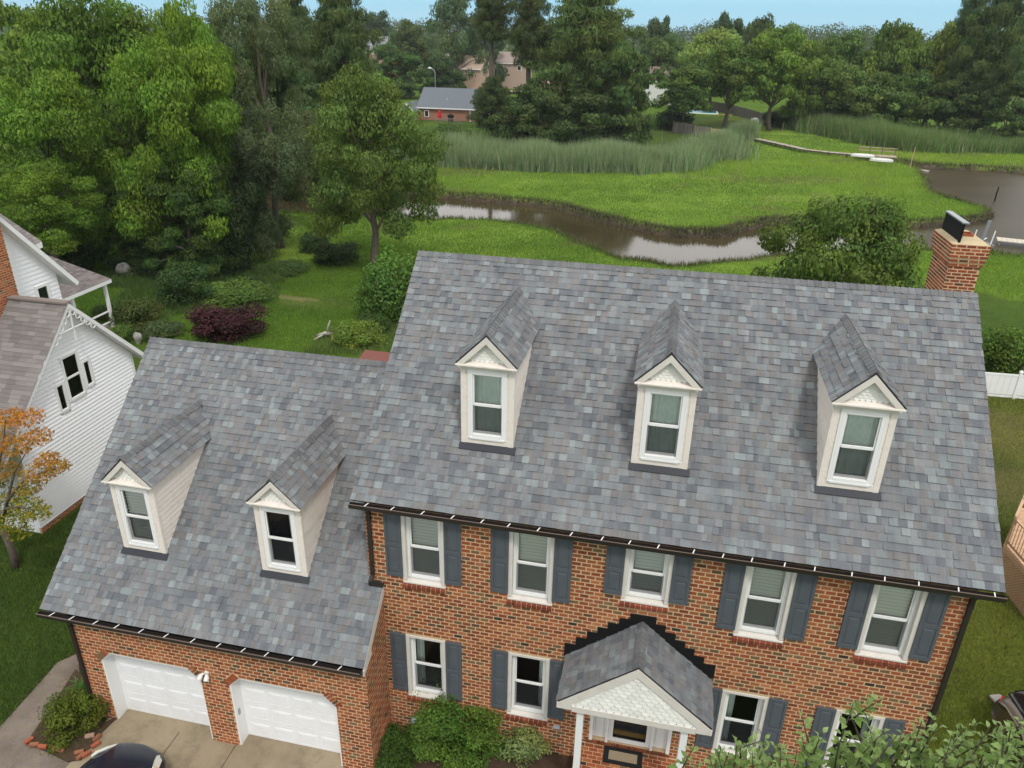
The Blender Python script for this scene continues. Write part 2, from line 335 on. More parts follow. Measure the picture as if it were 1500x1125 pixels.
def make_terrain():
    xs = np.r_[np.array([-2500, -1200, -700, -450, -300, -220, -160, -120]), np.arange(-90, 110.1, .5), np.array([125, 160, 220, 300, 450, 700, 1200, 2500])]
    ys = np.r_[np.array([-2500, -1000, -300, -120, -60, -40]), np.arange(-30, 34, .5), np.arange(34, 100, .34), np.arange(100, 175, .6), np.array([180, 190, 200, 215, 230, 245, 260, 280, 300, 350, 450, 600, 900, 1500, 2500])]
    X, Y = np.meshgrid(xs, ys); x = X.ravel(); y = Y.ravel(); h, sd = height(x, y, True)
    h = h + np.where((np.abs(x) < 110) & (y > 26) & (y < 175), wob(x, y, 1.7)*.035, 0)
    C = zone_colour(x, y, h, sd)
    nx, ny = len(xs), len(ys); i = np.arange(nx-1); j = np.arange(ny-1); I, J = np.meshgrid(i, j); a = (J*nx+I).ravel()
    F = np.c_[a, a+1, a+nx+1, a+nx]
    me = npmesh('ground', np.c_[x, y, h], F, MAT['ground'], smooth=True)
    at_ = me.attributes.new('zone', 'FLOAT_COLOR', 'POINT'); at_.data.foreach_set('color', np.c_[C, np.ones(len(x))].astype(np.float32).ravel())
    link('ground', me, kind='structure')
    b = MB(); b.quad((-95, 32, WATER_Z), (108, 32, WATER_Z), (108, 172, WATER_Z), (-95, 172, WATER_Z)); b.build('water', MAT['water'], kind='structure')
make_terrain()
def draped(name, poly, mat, lift=.03, step=.4, parent=None, thick=None, tint=None):
    """a slab that follows the ground inside a polygon given in metres (convex or not), cut into strips"""
    P = np.array(poly, float); n = []
    for i in range(len(P)):
        a, b = P[i], P[(i+1) % len(P)]; k = max(1, int(np.hypot(*(b-a))/step)); n += [a+(b-a)*t/k for t in range(k)]
    n = np.array(n); import bmesh
    bm = bmesh.new(); vs = [bm.verts.new((p[0], p[1], 0)) for p in n]; f = bm.faces.new(vs)
    bmesh.ops.triangulate(bm, faces=[f], ngon_method='BEAUTY'); 
    for _ in range(3):
        long = [e for e in bm.edges if e.calc_length() > step*2]
        if not long: break
        bmesh.ops.subdivide_edges(bm, edges=long, cuts=1); bmesh.ops.triangulate(bm, faces=bm.faces[:])
    co_ = np.array([v.co[:2] for v in bm.verts]); hh = height(co_[:, 0], co_[:, 1])
    for v, z in zip(bm.verts, hh): v.co.z = z+lift
    if bm.faces[:][0].normal.z < 0: bmesh.ops.reverse_faces(bm, faces=bm.faces[:])
    edges = [e for e in bm.edges if e.is_boundary]
    r = bmesh.ops.extrude_edge_only(bm, edges=edges)
    for v in [g for g in r['geom'] if isinstance(g, bmesh.types.BMVert)]: v.co.z -= lift+.06
    bmesh.ops.recalc_face_normals(bm, faces=bm.faces[:])
    me = bpy.data.meshes.new(name); bm.to_mesh(me); bm.free(); me.materials.append(mat)
    return link(name, me, parent)

# ------------------------------------------------------------------ the main house
S = 1.2
P = {k: v*S for k, v in dict(W=9.408, He=5.26, e=.115, Hr=8.534, yr=3.811, xl=-.419, xr=9.69, G=.983, gx=-6.011, gHe=2.502, gHr=6.31, gyr=3.273, gxl=-6.446,
    w2b=3.641, w2t=4.98, w3b=3.991, w1b=.9, w1t=2.292, ww=.634, dw=.886, dy=.85, dez=7.603, daz=8.126, dev=.076, dfw=.079, hy=-.084, hez=4.957, haz=5.467, hw=.873,
    ga0=-5.513, gaw=2.15, gb0=-2.781, gt=1.546, gc=.233, px=4.638, pe=1.25, pz=2.551, pa=3.553, py=-1.049, ml=-.24).items()}
GZ = -.34                                                              # driveway level
main_slope = (P['Hr']-P['He'])/(P['yr']+P['e']); gar_slope = (P['gHr']-P['gHe'])/(P['gyr']+P['G']+P['e'])
def roofz(y): return P['He']+(y+P['e'])*main_slope
def groofz(y): return P['gHe']+(y+P['G']+P['e'])*gar_slope
HOUSE = thing('brick_house', 'large red brick house with grey shingle roof, five dormers and two white garage doors', 'house')
rng = random.Random(11)
BR = [((.295, .084, .036), 9), ((.32, .110, .046), 7), ((.235, .066, .032), 7), ((.19, .115, .062), 4), ((.125, .070, .042), 2.5), ((.045, .034, .028), .5), ((.37, .14, .065), 3), ((.28, .098, .048), 5)]
def brick_col(): return rng.choices([b[0] for b in BR], [b[1] for b in BR])[0]
SH = [((.170, .179, .189), 9), ((.186, .185, .189), 8), ((.180, .175, .171), 5), ((.235, .260, .266), 2.3), ((.188, .206, .214), 6), ((.136, .146, .159), 5), ((.212, .222, .226), 5)]
def sh_col(): return rng.choices([b[0] for b in SH], [b[1] for b in SH])[0]
BRM = []; SHM = []
for c, _ in BR:
    b = MB(); b.c = c; e = .006
    b.hexa([(0, 0, 0), (1, 0, 0), (1, 1, 0), (0, 1, 0), (.01, .02, 1), (.99, .02, 1), (.99, .98, 1), (.01, .98, 1)], (0,)); BRM.append(b.mesh('brick', MAT['brick']))
for c, _ in SH:
    b = MB(); b.c = c
    b.hexa([(0, 0, 0), (1, 0, 0), (1, 1, 0), (0, 1, 0), (.004, .01, 1), (.996, .01, 1), (1, 1, .15), (0, 1, .15)], (0,)); SHM.append(b.mesh('shingle', MAT['shingle']))
class Plane:
    def __init__(s, o, u, v): s.o = Vector(o); s.u = Vector(u).normalized(); s.v = Vector(v).normalized(); s.n = s.u.cross(s.v)
    def p(s, a, b, c=0): return s.o+s.u*a+s.v*b+s.n*c
    def mat(s, a, b, c, sa, sb, sc):
        M = Matrix.Identity(4); q = s.p(a, b, c)
        for i in range(3): M[i][0] = s.u[i]*sa; M[i][1] = s.v[i]*sb; M[i][2] = s.n[i]*sc; M[i][3] = q[i]
        return M
BRICK_H, BRICK_L, JOINT = .0967, .198, .0235
def brick_field(pl, u0, u1, v0, v1, holes=(), inside=None, L=BRICK_L, H=BRICK_H, J=JOINT):
    """running bond: yields bricks (plane, u0, u1, v0, v1, thickness, tint index)"""
    out_ = []; k = 0; v = v0
    while v+H*.6 < v1:
        t = min(v+H-J, v1); u = u0-(L/2 if k % 2 else 0)
        while u < u1:
            a, b = max(u, u0), min(u+L-J, u1)
            spans = [(a, b)]
            for (h0, h1, g0, g1) in holes:
                if g0 < t-.02 and g1 > v+.02:
                    ns = []
                    for (p, q) in spans:
                        if q <= h0 or p >= h1: ns.append((p, q)); continue
                        if p < h0: ns.append((p, h0))
                        if q > h1: ns.append((h1, q))
                    spans = ns
            for (p, q) in spans:
                if q-p > .03 and (inside is None or inside((p+q)/2, (v+t)/2)):
                    out_.append((pl, p, q, v, t, rng.uniform(.004, .008), rng.choices(range(len(BR)), [b_[1] for b_ in BR])[0]))
            u += L
        v += H; k += 1
    return out_
def brick_mesh(lst):
    b = MB()
    for (pl, p, q, v, t, d, ci) in lst:
        k = rng.uniform(.8, 1.2); b.c = tuple(x*k for x in BR[ci][0]); e = .004
        b.hexa([pl.p(p, v), pl.p(q, v), pl.p(q, t), pl.p(p, t), pl.p(p+e, v+e, d), pl.p(q-e, v+e, d), pl.p(q-e, t-e, d), pl.p(p+e, t-e, d)], (0,))
    return b
def score(pl, p, q, v, t):
    c = pl.p((p+q)/2, (v+t)/2); x, y, z = proj(c)
    return z if (5 < x < 1495 and 5 < y < 1120 and z > 0) else 1e6

# --- walls
FW = Plane((0, 0, 0), (1, 0, 0), (0, 0, 1))                           # front wall, u = x, v = z, facing -y
GW = Plane((0, -P['G'], 0), (1, 0, 0), (0, 0, 1))                     # garage front
GSW = Plane((0, -P['G'], 0), (0, 1, 0), (0, 0, 1))                    # garage right side wall, u = y + G
T = .09                                                               # brick mould width around each white frame
hw_ = P['ww']/2
WIN2 = [.797, 2.699, 4.627, 6.497, 8.375]; WIN1 = [.778, 2.725, 6.484, 8.325]
WINS = [(x*S, P['w3b'] if i == 2 else P['w2b'], P['w2t']) for i, x in enumerate(WIN2)]+[(x*S, P['w1b'], P['w1t']) for x in WIN1]
DOOR = (4.68, 6.45, .70, 2.6)
holes = [(x-hw_-T, x+hw_+T, b-.09, t+.07) for x, b, t in WINS]+[DOOR]
def wall_shell(pl, u0, u1, v0, v1, holes, name, parent, depth=.2):
    b = MB(); us = sorted({u0, u1, *[h for H in holes for h in H[:2]]}); vs = sorted({v0, v1, *[h for H in holes for h in H[2:]]})
    us = [u for u in us if u0 <= u <= u1]; vs = [v for v in vs if v0 <= v <= v1]
    for i in range(len(us)-1):
        for j in range(len(vs)-1):
            cu, cv = (us[i]+us[i+1])/2, (vs[j]+vs[j+1])/2
            if any(h[0] < cu < h[1] and h[2] < cv < h[3] for h in holes): continue
            b.quad(pl.p(us[i], vs[j]), pl.p(us[i+1], vs[j]), pl.p(us[i+1], vs[j+1]), pl.p(us[i], vs[j+1]))
    for h in holes:
        a, c, d, e = h
        for q in (((a, d), (a, e)), ((a, e), (c, e)), ((c, e), (c, d)), ((c, d), (a, d))):
            b.quad(pl.p(*q[0]), pl.p(*q[1]), pl.p(*q[1], -depth), pl.p(*q[0], -depth))
    return b
fb = brick_field(FW, P['ml'], P['W'], -.4, P['He']+.02, [(a-.002, c+.002, b-(.13 if b > .5 and i < 9 else 0), d+.002) for i, (a, c, b, d) in enumerate(holes)])
fb = [q for q in fb if not (q[2] < 0.02 and q[4] < groofz(0)+.02)]
for i in range(len(fb)): pass
wall = wall_shell(FW, P['ml'], P['W'], -.6, P['He']+.05, holes, 'front_wall', HOUSE).build('front_wall', MAT['mortar'], HOUSE)
order = sorted(range(len(fb)), key=lambda i: score(*fb[i][:5])); top = set(order[:300])
def place_bricks(lst, parent):
    for (pl, p, q, v, t, d, ci) in lst:
        o = link('brick', BRM[ci], parent); o.matrix_world = pl.mat(p, v, 0, q-p, t-v, d)
place_bricks([fb[i] for i in top], wall)
brick_mesh([fb[i] for i in range(len(fb)) if i not in top]).build('bricks', MAT['brick'], wall, 'stuff')
# garage front wall with two clipped-corner door openings
gd = [(P['ga0'], P['ga0']+P['gaw']), (P['gb0'], P['gb0']+P['gaw'])]
gholes = [(a, b, GZ-.3, P['gt']) for a, b in gd]; cc = P['gc']; CW = .12
def ginside(u, v):
    for a, b in gd:
        if a-.02 < u < b+.02 and v < P['gt']+.02: return False
    return True
gb_ = brick_field(GW, P['gx'], 0, GZ-.1, P['gHe']+.02, [(a-.001, b+.001, GZ-.3, P['gt']+.001) for a, b in gd])
def in_diag(u, v):
    for a, b in gd:
        for s, x in ((1, a), (-1, b)):
            p = (s*(u-x)+(v-P['gt']+cc))/math.sqrt(2); q = (-s*(u-x)+(v-P['gt']+cc))/math.sqrt(2)
            if -.01 < p < cc*math.sqrt(2)+.03 and -.02 < q < .15: return True
    return False
_g = []
for q in gb_:
    if in_diag((q[1]+q[2])/2, (q[3]+q[4])/2):
        for a, b in ((q[1], q[1]+(q[2]-q[1])*.45), (q[1]+(q[2]-q[1])*.55, q[2])):
            if not in_diag((a+b)/2, (q[3]+q[4])/2) and b-a > .04: _g.append((q[0], a, b, *q[3:]))
    else: _g.append(q)
gb_ = _g
gwall = wall_shell(GW, P['gx'], 0, GZ-.4, P['gHe']+.05, gholes, 'garage_wall', HOUSE, .34).build('garage_wall', MAT['mortar'], HOUSE)
bm_ = brick_mesh(gb_)
for a, b in gd:                                                       # brick corners that clip the openings, with a diagonal rowlock
    for s, x in ((1, a), (-1, b)):
        B = MB(); y = -P['G']
        B.prism([(x-s*.0, y+.002, P['gt']), (x+s*cc, y+.002, P['gt']), (x, y+.002, P['gt']-cc)], (0, .3, 0)); B.build('corner_fill', MAT['mortar'], gwall)
        dirv = Vector((s*cc, 0, cc)).normalized(); nn = Vector((-s*dirv.z, 0, abs(dirv.x)))
        n = 5; L0 = cc*math.sqrt(2)+.04
        for k in range(n):
            p0 = Vector((x, y, P['gt']-cc))+dirv*(L0*k/n-.02); p1 = p0+dirv*(L0/n-.024)
            bm_.c = brick_col(); q0, q1 = p0+nn*.0, p1+nn*.0
            bm_.prism([q0+Vector((0, -.014, 0)), q1+Vector((0, -.014, 0)), q1+nn*.165+Vector((0, -.014, 0)), q0+nn*.165+Vector((0, -.014, 0))][::s], (0, .1, 0))
bm_.build('bricks', MAT['brick'], gwall, 'stuff')
sw = MB(); gd_top = lambda u: groofz(u-P['G'])-.03
sw.prism([(0, -P['G']+.001, GZ-.4), (0, .0, GZ-.4), (0, 0, groofz(0)-.05), (0, -P['G']+.001, groofz(-P['G'])-.05)], (-.2, 0, 0))
swo = sw.build('garage_side_wall', MAT['mortar'], HOUSE)
brick_mesh(brick_field(GSW, 0, P['G']-.005, GZ-.1, 5, (), lambda u, v: v+.04 < gd_top(u))).build('bricks', MAT['brick'], swo, 'stuff')
# remaining walls of the shell, with brick facing in coarse bond on the sides
def gable(name, x, y0, y1, ztop, yr_, zr, z0, outward):
    b = MB(); b.prism([(x, y0, z0), (x, y1, z0), (x, y1, ztop), (x, yr_, zr), (x, y0, ztop)], (-.2*outward, 0, 0)); o = b.build(name, MAT['mortar'], HOUSE)
    pl = Plane((x, y0, 0), (0, 1, 0), (0, 0, 1)) if outward > 0 else Plane((x, y1, 0), (0, -1, 0), (0, 0, 1))
    sl_ = (zr-ztop)/(yr_-y0)
    fn = lambda u, v: v+.06 < min(zr-abs((y0+u if outward > 0 else y1-u)-yr_)*sl_, 99)
    brick_mesh(brick_field(pl, 0, y1-y0, z0+.1, zr, (), fn)).build('bricks', MAT['brick'], o, 'stuff')
YB = 2*P['yr']
gable('right_gable_wall', P['W'], .002, YB, P['He'], P['yr'], P['Hr']-.1, -.6, 1)
gable('left_gable_wall', P['ml'], .002, YB, P['He'], P['yr'], P['Hr']-.1, -.6, -1)
GYB = 2*P['gyr']+P['G']
gable('garage_gable_wall', P['gx'], -P['G']+.002, GYB, P['gHe']+.02, P['gyr'], P['gHr']-.1, GZ-.4, -1)
b = MB(); b.box(P['ml'], P['W'], YB, YB+.15, -.6, P['He']); b.box(P['gx'], P['ml'], GYB, GYB+.15, -.6, P['gHe']); b.build('back_wall', MAT['mortar'], HOUSE)

# --- windows
def pane_parts(parent, x, y, z0, z1, w, blind, zsplit=None):
    """double-hung unit in the plane y (frame face towards -y), origin world coordinates"""
    F = .062; zm = zsplit or (z0+z1)/2-.0
    b = MB(); b.box(x-w/2, x-w/2+F, y-.035, y+.09, z0, z1); b.box(x+w/2-F, x+w/2, y-.035, y+.09, z0, z1); b.box(x-w/2+F, x+w/2-F, y-.036, y+.09, z1-F, z1); b.box(x-w/2+F, x+w/2-F, y-.045, y+.09, z0, z0+F*1.1)
    b.build('frame', MAT['white'], parent, bevel=.006)
    g = .028; a, c = x-w/2+F, x+w/2-F
    b = MB(); b.box(a, a+g, y+.0, y+.03, zm-.03, z1-F-.001); b.box(c-g, c, y+.0, y+.03, zm-.03, z1-F-.001); b.box(a+g, c-g, y+.001, y+.03, z1-F-g, z1-F-.002); b.box(a+g, c-g, y-.012, y+.03, zm-.03, zm+.03)
    b.build('upper_sash', MAT['white'], parent, bevel=.004)
    b = MB(); b.box(a, a+g, y+.032, y+.07, z0+F, zm-.031); b.box(c-g, c, y+.032, y+.07, z0+F, zm-.031); b.box(a+g, c-g, y+.033, y+.07, z0+F+.001, z0+F+g*1.8)
    b.build('lower_sash', MAT['white'], parent, bevel=.004)
    b = MB(); b.quad((a+g, y+.016, zm+.03), (c-g, y+.016, zm+.03), (c-g, y+.016, z1-F-g), (a+g, y+.016, z1-F-g)); b.build('pane', MAT['glass'], parent)
    b = MB(); b.quad((a+g, y+.05, z0+F+g*1.8), (c-g, y+.05, z0+F+g*1.8), (c-g, y+.05, zm-.03), (a+g, y+.05, zm-.03)); b.build('pane', MAT['glass'], parent)
    b = MB(); b.quad((a+.002, y+.012, z0+F+.01), (c-.002, y+.012, z0+F+.01), (c-.002, y+.012, zm-.031), (a+.002, y+.012, zm-.031)); b.build('insect_screen', MAT['screen'], parent)
    if blind == 'blind':
        b = MB(); kb = rng.uniform(.72, 1.0); b.c = (kb, kb, kb*rng.uniform(.94, 1.04)); z = z1-F-.02
        while z > z0+F+.02:
            b.hexa([(a+.005, y+.085, z-.022), (c-.005, y+.085, z-.022), (c-.005, y+.12, z+.022), (a+.005, y+.12, z+.022), (a+.005, y+.083, z-.018), (c-.005, y+.083, z-.018), (c-.005, y+.118, z+.026), (a+.005, y+.118, z+.026)]); z -= .078
        b.c = tuple(v*.5 for v in b.c); b.box(a+.003, c-.003, y+.125, y+.13, z0+F, z1-F); b.build('blind', MAT['blind'], parent)  # half-tone board behind the slats paints the shade in their gaps
    elif blind == 'curtain_and_reflection':
        b = MB(); n = 14
        for k in range(n):
            xa = a+(c-a)*k/n; xb = a+(c-a)*(k+1)/n; ya = y+.13+.02*(k % 2); yb = y+.13+.02*((k+1) % 2)
            b.quad((xa, ya, z0+F*.5), (xb, yb, z0+F*.5), (xb, yb, z1-F*.5), (xa, ya, z1-F*.5))
        b.build('curtain_and_reflection', MAT['curtain_and_reflection'], parent)  # folded sheet whose grey-green colour stands in for the dormer panes' reflection
    else:
        b = MB(); b.box(a-.03, c+.03, y+.5, y+.52, z0-.1, z1+.1); b.box(a-.05, a-.03, y+.09, y+.5, z0-.1, z1+.1); b.box(c+.03, c+.05, y+.09, y+.5, z0-.1, z1+.1); b.build('dark_room', MAT['dark'], parent)
        if rng.random() < .6:                                     # a curtain drawn to one side
            b = MB(); sc_ = rng.choice((-1, 1)); w3 = rng.uniform(.10, .2)
            for k in range(5):
                xa = (a if sc_ < 0 else c)-sc_*w3*k/5; xb = (a if sc_ < 0 else c)-sc_*w3*(k+1)/5; b.quad((xa, y+.16+.03*(k % 2), z0), (xb, y+.16+.03*((k+1) % 2), z0), (xb, y+.16+.03*((k+1) % 2), z1), (xa, y+.16+.03*(k % 2), z1))
            b.build('curtain_and_reflection', MAT['curtain_and_reflection'], parent)
        b = MB(); b.box(a+.0, c-.0, y+.085, y+.1, z1-F-.22*(z1-z0)*0-.06, z1-F); b.build('blind', MAT['blind'], parent)
def shutter(x, z0, z1, w):
    b = MB(); y = -.012; s_ = .055; zm = (z0+z1)/2
    b.box(x, x+w, y-.016, y+.011, z0, z1)
    f = y-.03
    b.box(x, x+s_, f, y-.016, z0, z1, (3,)); b.box(x+w-s_, x+w, f, y-.016, z0, z1)
    for za, zb in ((z0, z0+.09), (zm-.045, zm+.045), (z1-.07, z1)): b.box(x+s_, x+w-s_, f, y-.016, za, zb)
    for za, zb in ((z0+.12, zm-.075), (zm+.075, z1-.10)): b.hexa([(x+s_+.03, y-.0165, za), (x+w-s_-.03, y-.0165, za), (x+w-s_-.03, y-.0165, zb), (x+s_+.03, y-.0165, zb)][::1]+[(x+s_+.055, f+.004, za+.025), (x+w-s_-.055, f+.004, za+.025), (x+w-s_-.055, f+.004, zb-.025), (x+s_+.055, f+.004, zb-.025)])
    b.build('shutter', MAT['shutter'], HOUSE, bevel=.003)
for i, (x, z0, z1) in enumerate(WINS):
    wn = bpy.data.objects.new('window', None); COL.objects.link(wn); wn.parent = HOUSE; wn['label'] = ('upper' if i < 5 else 'lower')+' storey white double hung window'
    pane_parts(wn, x, .12, z0, z1, P['ww'], 'blind' if i < 5 else 'room')
    b = MB(); w2 = hw_+T
    b.box(x-w2, x-hw_, -.012, .2, z0-.02, z1+.07); b.box(x+hw_, x+w2, -.012, .2, z0-.02, z1+.07); b.box(x-hw_, x+hw_, -.011, .2, z1, z1+.07)
    b.hexa([(x-w2, -.02, z0-.09), (x+w2, -.02, z0-.09), (x+w2, .2, z0-.09), (x-w2, .2, z0-.09), (x-w2, -.02, z0-.05), (x+w2, -.02, z0-.05), (x+w2, .2, z0-.001), (x-w2, .2, z0-.001)])
    b.build('brick_mould', MAT['beige'], wn, bevel=.006)
    n = 9; wd = (2*w2+.02)/n
    for k in range(n):
        b = MB(); kk = rng.uniform(.55, .9); b.c = tuple(c*kk for c in (.30, .075, .045)); xa = x-w2-.01+k*wd
        b.hexa([(xa, -.055, z0-.205), (xa+wd-.016, -.055, z0-.205), (xa+wd-.016, .03, z0-.205), (xa, .03, z0-.205), (xa, -.062, z0-.115), (xa+wd-.016, -.062, z0-.115), (xa+wd-.016, .03, z0-.092), (xa, .03, z0-.092)]); b.build('sill_brick', MAT['brick'], wn, bevel=.005)
    b = MB(); b.box(x-w2-.012, x+w2, -.04, .0, z0-.2, z0-.12); b.build('sill_mortar', MAT['mortar'], wn)
    sw_ = .365
    shutter(x-hw_-T-.02-sw_+.03, z0+.06, z1+.085, sw_); 
    if not (i == 6 and False): shutter(x+hw_+T-.01, z0+.06, z1+.085, sw_)

# --- roofs
def roof_slab(name, x0, x1, y0, z0, yr_, zr, thick, under, parent, mat):
    """two slopes as solid slabs; returns object"""
    b = MB(); n = Vector((0, -(zr-z0), yr_-y0)).normalized()*thick
    for sgn in (1, -1):
        f = lambda y: yr_+(y-yr_)*sgn
        ny, nz = n.y*sgn, n.z
        b.hexa([(x0, f(y0)-ny, z0-nz), (x1, f(y0)-ny, z0-nz), (x1, yr_, zr-thick*1.3), (x0, yr_, zr-thick*1.3), (x0, f(y0), z0), (x1, f(y0), z0), (x1, yr_, zr), (x0, yr_, zr)])
    return b.build(name, mat, parent)
MAT['deck'] = varied('roof_underlay', (.03, .03, .033), .95, .1, .2, 3, 60, .2)
def shingle_field(pl, length, wfun, expo=.155, inside=None):
    out_ = []; k = 0; v = -.012
    while v < length-.02:
        a0, a1 = wfun(v); u = a0-rng.uniform(0, .2); t = min(v+expo*1.12, length)
        while u < a1:
            wd = rng.choice((.09, .11, .13, .14, .15, .17, .20)); p, q = max(u, a0), min(u+wd, a1)
            if q-p > .02 and (inside is None or inside((p+q)/2, v+expo/2)):
                out_.append((pl, p, q, v, t, rng.choice((.008, .012, .022, .026)), rng.choices(range(len(SH)), [b_[1] for b_ in SH])[0]))
            u += wd
        v += expo; k += 1
    return out_
def shingle_mesh(lst):
    b = MB()
    for (pl, p, q, v, t, d, ci) in lst:
        k = rng.uniform(.92, 1.08); b.c = tuple(x*k for x in SH[ci][0])
        b.hexa([pl.p(p, v), pl.p(q, v), pl.p(q, t), pl.p(p, t), pl.p(p+.001, v+.002, d), pl.p(q-.001, v+.002, d), pl.p(q, t, d*.15), pl.p(p, t, d*.15)], (0,))
    return b
def caps(pts0, pts1, d1, d2, parent, sep=True, name='ridge_cap'):
    """ridge cap shingles from pts0 to pts1; d1, d2 = down-slope half width vectors"""
    a = Vector(pts0); e = Vector(pts1); L = (e-a).length; dr = (e-a)/L; n = int(L/.145); up_ = (Vector(d1)+Vector(d2)).normalized()*-1
    B = MB(); d1 = Vector(d1); d2 = Vector(d2)
    for k in range(n+1):
        if sep: B = MB()
        p0 = a+dr*(k*L/(n+1)); p1 = p0+dr*(L/(n+1)*1.25 if k < n else L/(n+1))
        h0 = up_*.016; h1 = up_*.034; c = sh_col(); kk = rng.uniform(.85, 1.0); B.c = tuple((x*.5+.08)*kk for x in c)
        for d in (d1, d2):
            q = [p0+h0, p1+h1, p1+d+h1, p0+d+h0]
            B.quad(*q) if d is d2 else B.quad(*q[::-1])
        B.quad(p1+h1, p1+d1+h1, p1+d1+h1-up_*.02, p1+h1-up_*.02); B.quad(p1+h1, p1+d2+h1, p1+d2+h1-up_*.02, p1+h1-up_*.02)
        B.quad(p0+d1+h0, p1+d1+h1, p1+d1-up_*.0, p0+d1); B.quad(p0+d2+h0, p1+d2+h1, p1+d2, p0+d2)
        if sep: B.build(name, MAT['shingle'], parent)
    if not sep: B.build('ridge_caps', MAT['shingle'], parent, 'stuff')
mroof = roof_slab('roof', P['xl'], P['xr'], -P['e'], P['He'], P['yr'], P['Hr'], .10, 0, HOUSE, MAT['deck'])
groof = roof_slab('garage_roof', P['gxl'], P['ml']-.002, -P['G']-P['e'], P['gHe'], P['gyr'], P['gHr'], .10, 0, HOUSE, MAT['deck'])
sv = Vector((0, P['yr']+P['e'], P['Hr']-P['He'])); MP = Plane((0, -P['e'], P['He']), (1, 0, 0), sv); ML = sv.length
DX = [1.723*S, 4.621*S, 7.535*S]
ms = shingle_field(MP, ML, lambda v: (P['xl']-.012, P['xr']+.012))
sg = Vector((0, P['gyr']+P['G']+P['e'], P['gHr']-P['gHe'])); GP = Plane((0, -P['G']-P['e'], P['gHe']), (1, 0, 0), sg); GL = sg.length
vw = (P['G']+P['e'])/sg.normalized().y
gs = shingle_field(GP, GL, lambda v: (P['gxl']-.012, (.03 if v < vw-.02 else P['ml']-.004)))
# slab under the garage roof piece in front of the main wall
b = MB(); nn = Vector((0, -sg.normalized().z, sg.normalized().y))*.1
q = [(P['ml'], 0, 0), (.02, 0, 0)]
b.hexa([GP.p(P['ml']-.002, 0, -.1), GP.p(.02, 0, -.1), GP.p(.02, vw, -.1), GP.p(P['ml']-.002, vw, -.1), GP.p(P['ml']-.002, 0), GP.p(.02, 0), GP.p(.02, vw), GP.p(P['ml']-.002, vw)]); b.build('roof_deck', MAT['deck'], groof)
# rakes and fascia
def rake(pl, u, length, side, mat, parent, w=.03, h=.15):
    b = MB(); a = u+side*.0
    us = sorted((a, a+side*w)); b.hexa([pl.p(us[0], 0, -h), pl.p(us[1], 0, -h), pl.p(us[1], length, -h), pl.p(us[0], length, -h), pl.p(us[0], 0, -.006), pl.p(us[1], 0, -.006), pl.p(us[1], length, -.006), pl.p(us[0], length, -.006)]); b.build('rake_board', mat, parent)
rake(GP, .021, vw*.98, 1, MAT['beige'], groof, .012, .2)
for x, s in ((P['xl'], -1), (P['xr'], 1)): rake(MP, x, ML, s, MAT['gutter'], mroof, .008, .10)
rake(GP, P['gxl'], GL, -1, MAT['gutter'], groof, .008, .10)
allsh = ms+gs; od = sorted(range(len(allsh)), key=lambda i: score(*allsh[i][:5])); tops = set(od[:300])
for i in tops:
    (pl, p, q, v, t, d, ci) = allsh[i]; o = link('shingle', SHM[ci], mroof if i < len(ms) else groof); o.matrix_world = pl.mat(p, v, 0, q-p, t-v, d)
shingle_mesh([ms[i] for i in range(len(ms)) if i not in tops]).build('shingles', MAT['shingle'], mroof, 'stuff')
shingle_mesh([gs[i] for i in range(len(gs)) if i+len(ms) not in tops]).build('shingles', MAT['shingle'], groof, 'stuff')
# back slopes
for (pl0, Ln, xa, xb, yb, zb, yr_, zr, par) in ((None, ML, P['xl'], P['xr'], 2*P['yr']+P['e'], P['He'], P['yr'], P['Hr'], mroof), (None, GL, P['gxl'], P['ml'], 2*P['gyr']+P['G']+P['e'], P['gHe'], P['gyr'], P['gHr'], groof)):
    bp = Plane((xb, yb, zb), (-1, 0, 0), (0, yr_-yb, zr-zb)); shingle_mesh(shingle_field(bp, Ln, lambda v: (0, xb-xa))).build('back_shingles', MAT['shingle'], par, 'stuff')
dn = lambda sv_: Vector(sv_).normalized()*-.15
caps((P['xr']+.01, P['yr'], P['Hr']), (P['xl']-.01, P['yr'], P['Hr']), dn(sv), dn((0, -sv.y, sv.z)), mroof)
caps((P['ml']-.01, P['gyr'], P['gHr']), (P['gxl']-.01, P['gyr'], P['gHr']), dn(sg), dn((0, -sg.y, sg.z)), groof)
# step flashing where the garage roof meets the brick front
b = MB(); b.hexa([GP.p(P['ml']+.01, vw-.10, .02), GP.p(.05, vw-.10, .02), GP.p(.05, vw-.005, .02), GP.p(P['ml']+.01, vw-.005, .02), GP.p(P['ml']+.01, vw-.10, .03), GP.p(.05, vw-.10, .03), GP.p(.05, vw-.005, .14), GP.p(P['ml']+.01, vw-.005, .14)]); b.build('wall_flashing', MAT['gutter'], groof)

# --- gutters
def gutter(x0, x1, y, z, par):
    g = MB(); d = .105; h = .10
    g.box(x0, x1, y-d, y-.004, z-h, z-h+.006); g.box(x0, x1, y-.006, y-.002, z-h, z-.02)
    g.hexa([(x0, y-d-.02, z-h), (x1, y-d-.02, z-h), (x1, y-d, z-h), (x0, y-d, z-h), (x0, y-d-.035, z), (x1, y-d-.035, z), (x1, y-d-.03, z), (x0, y-d-.03, z)])
    for x in (x0, x1-.004): g.box(x, x+.004, y-d-.02, y-.004, z-h, z-.01)
    go = g.build('gutter', MAT['gutter'], par)
    l = MB(); l.box(x0-.002, x1+.002, y-d-.042, y-d-.024, z+.0005, z+.012); l.build('gutter_lip', MAT['gutterlip'], go)
    x = x0+.35
    while x < x1-.1:
        hm = MB(); o_ = rng.uniform(-.03, .12); hm.beam((x+.03*0, y-d-.03, z+.014), (x+.035, y+.0, z+.006), .020, .006); hm.build('hanger', MAT['foam'], go); x += .53+o_
    return go
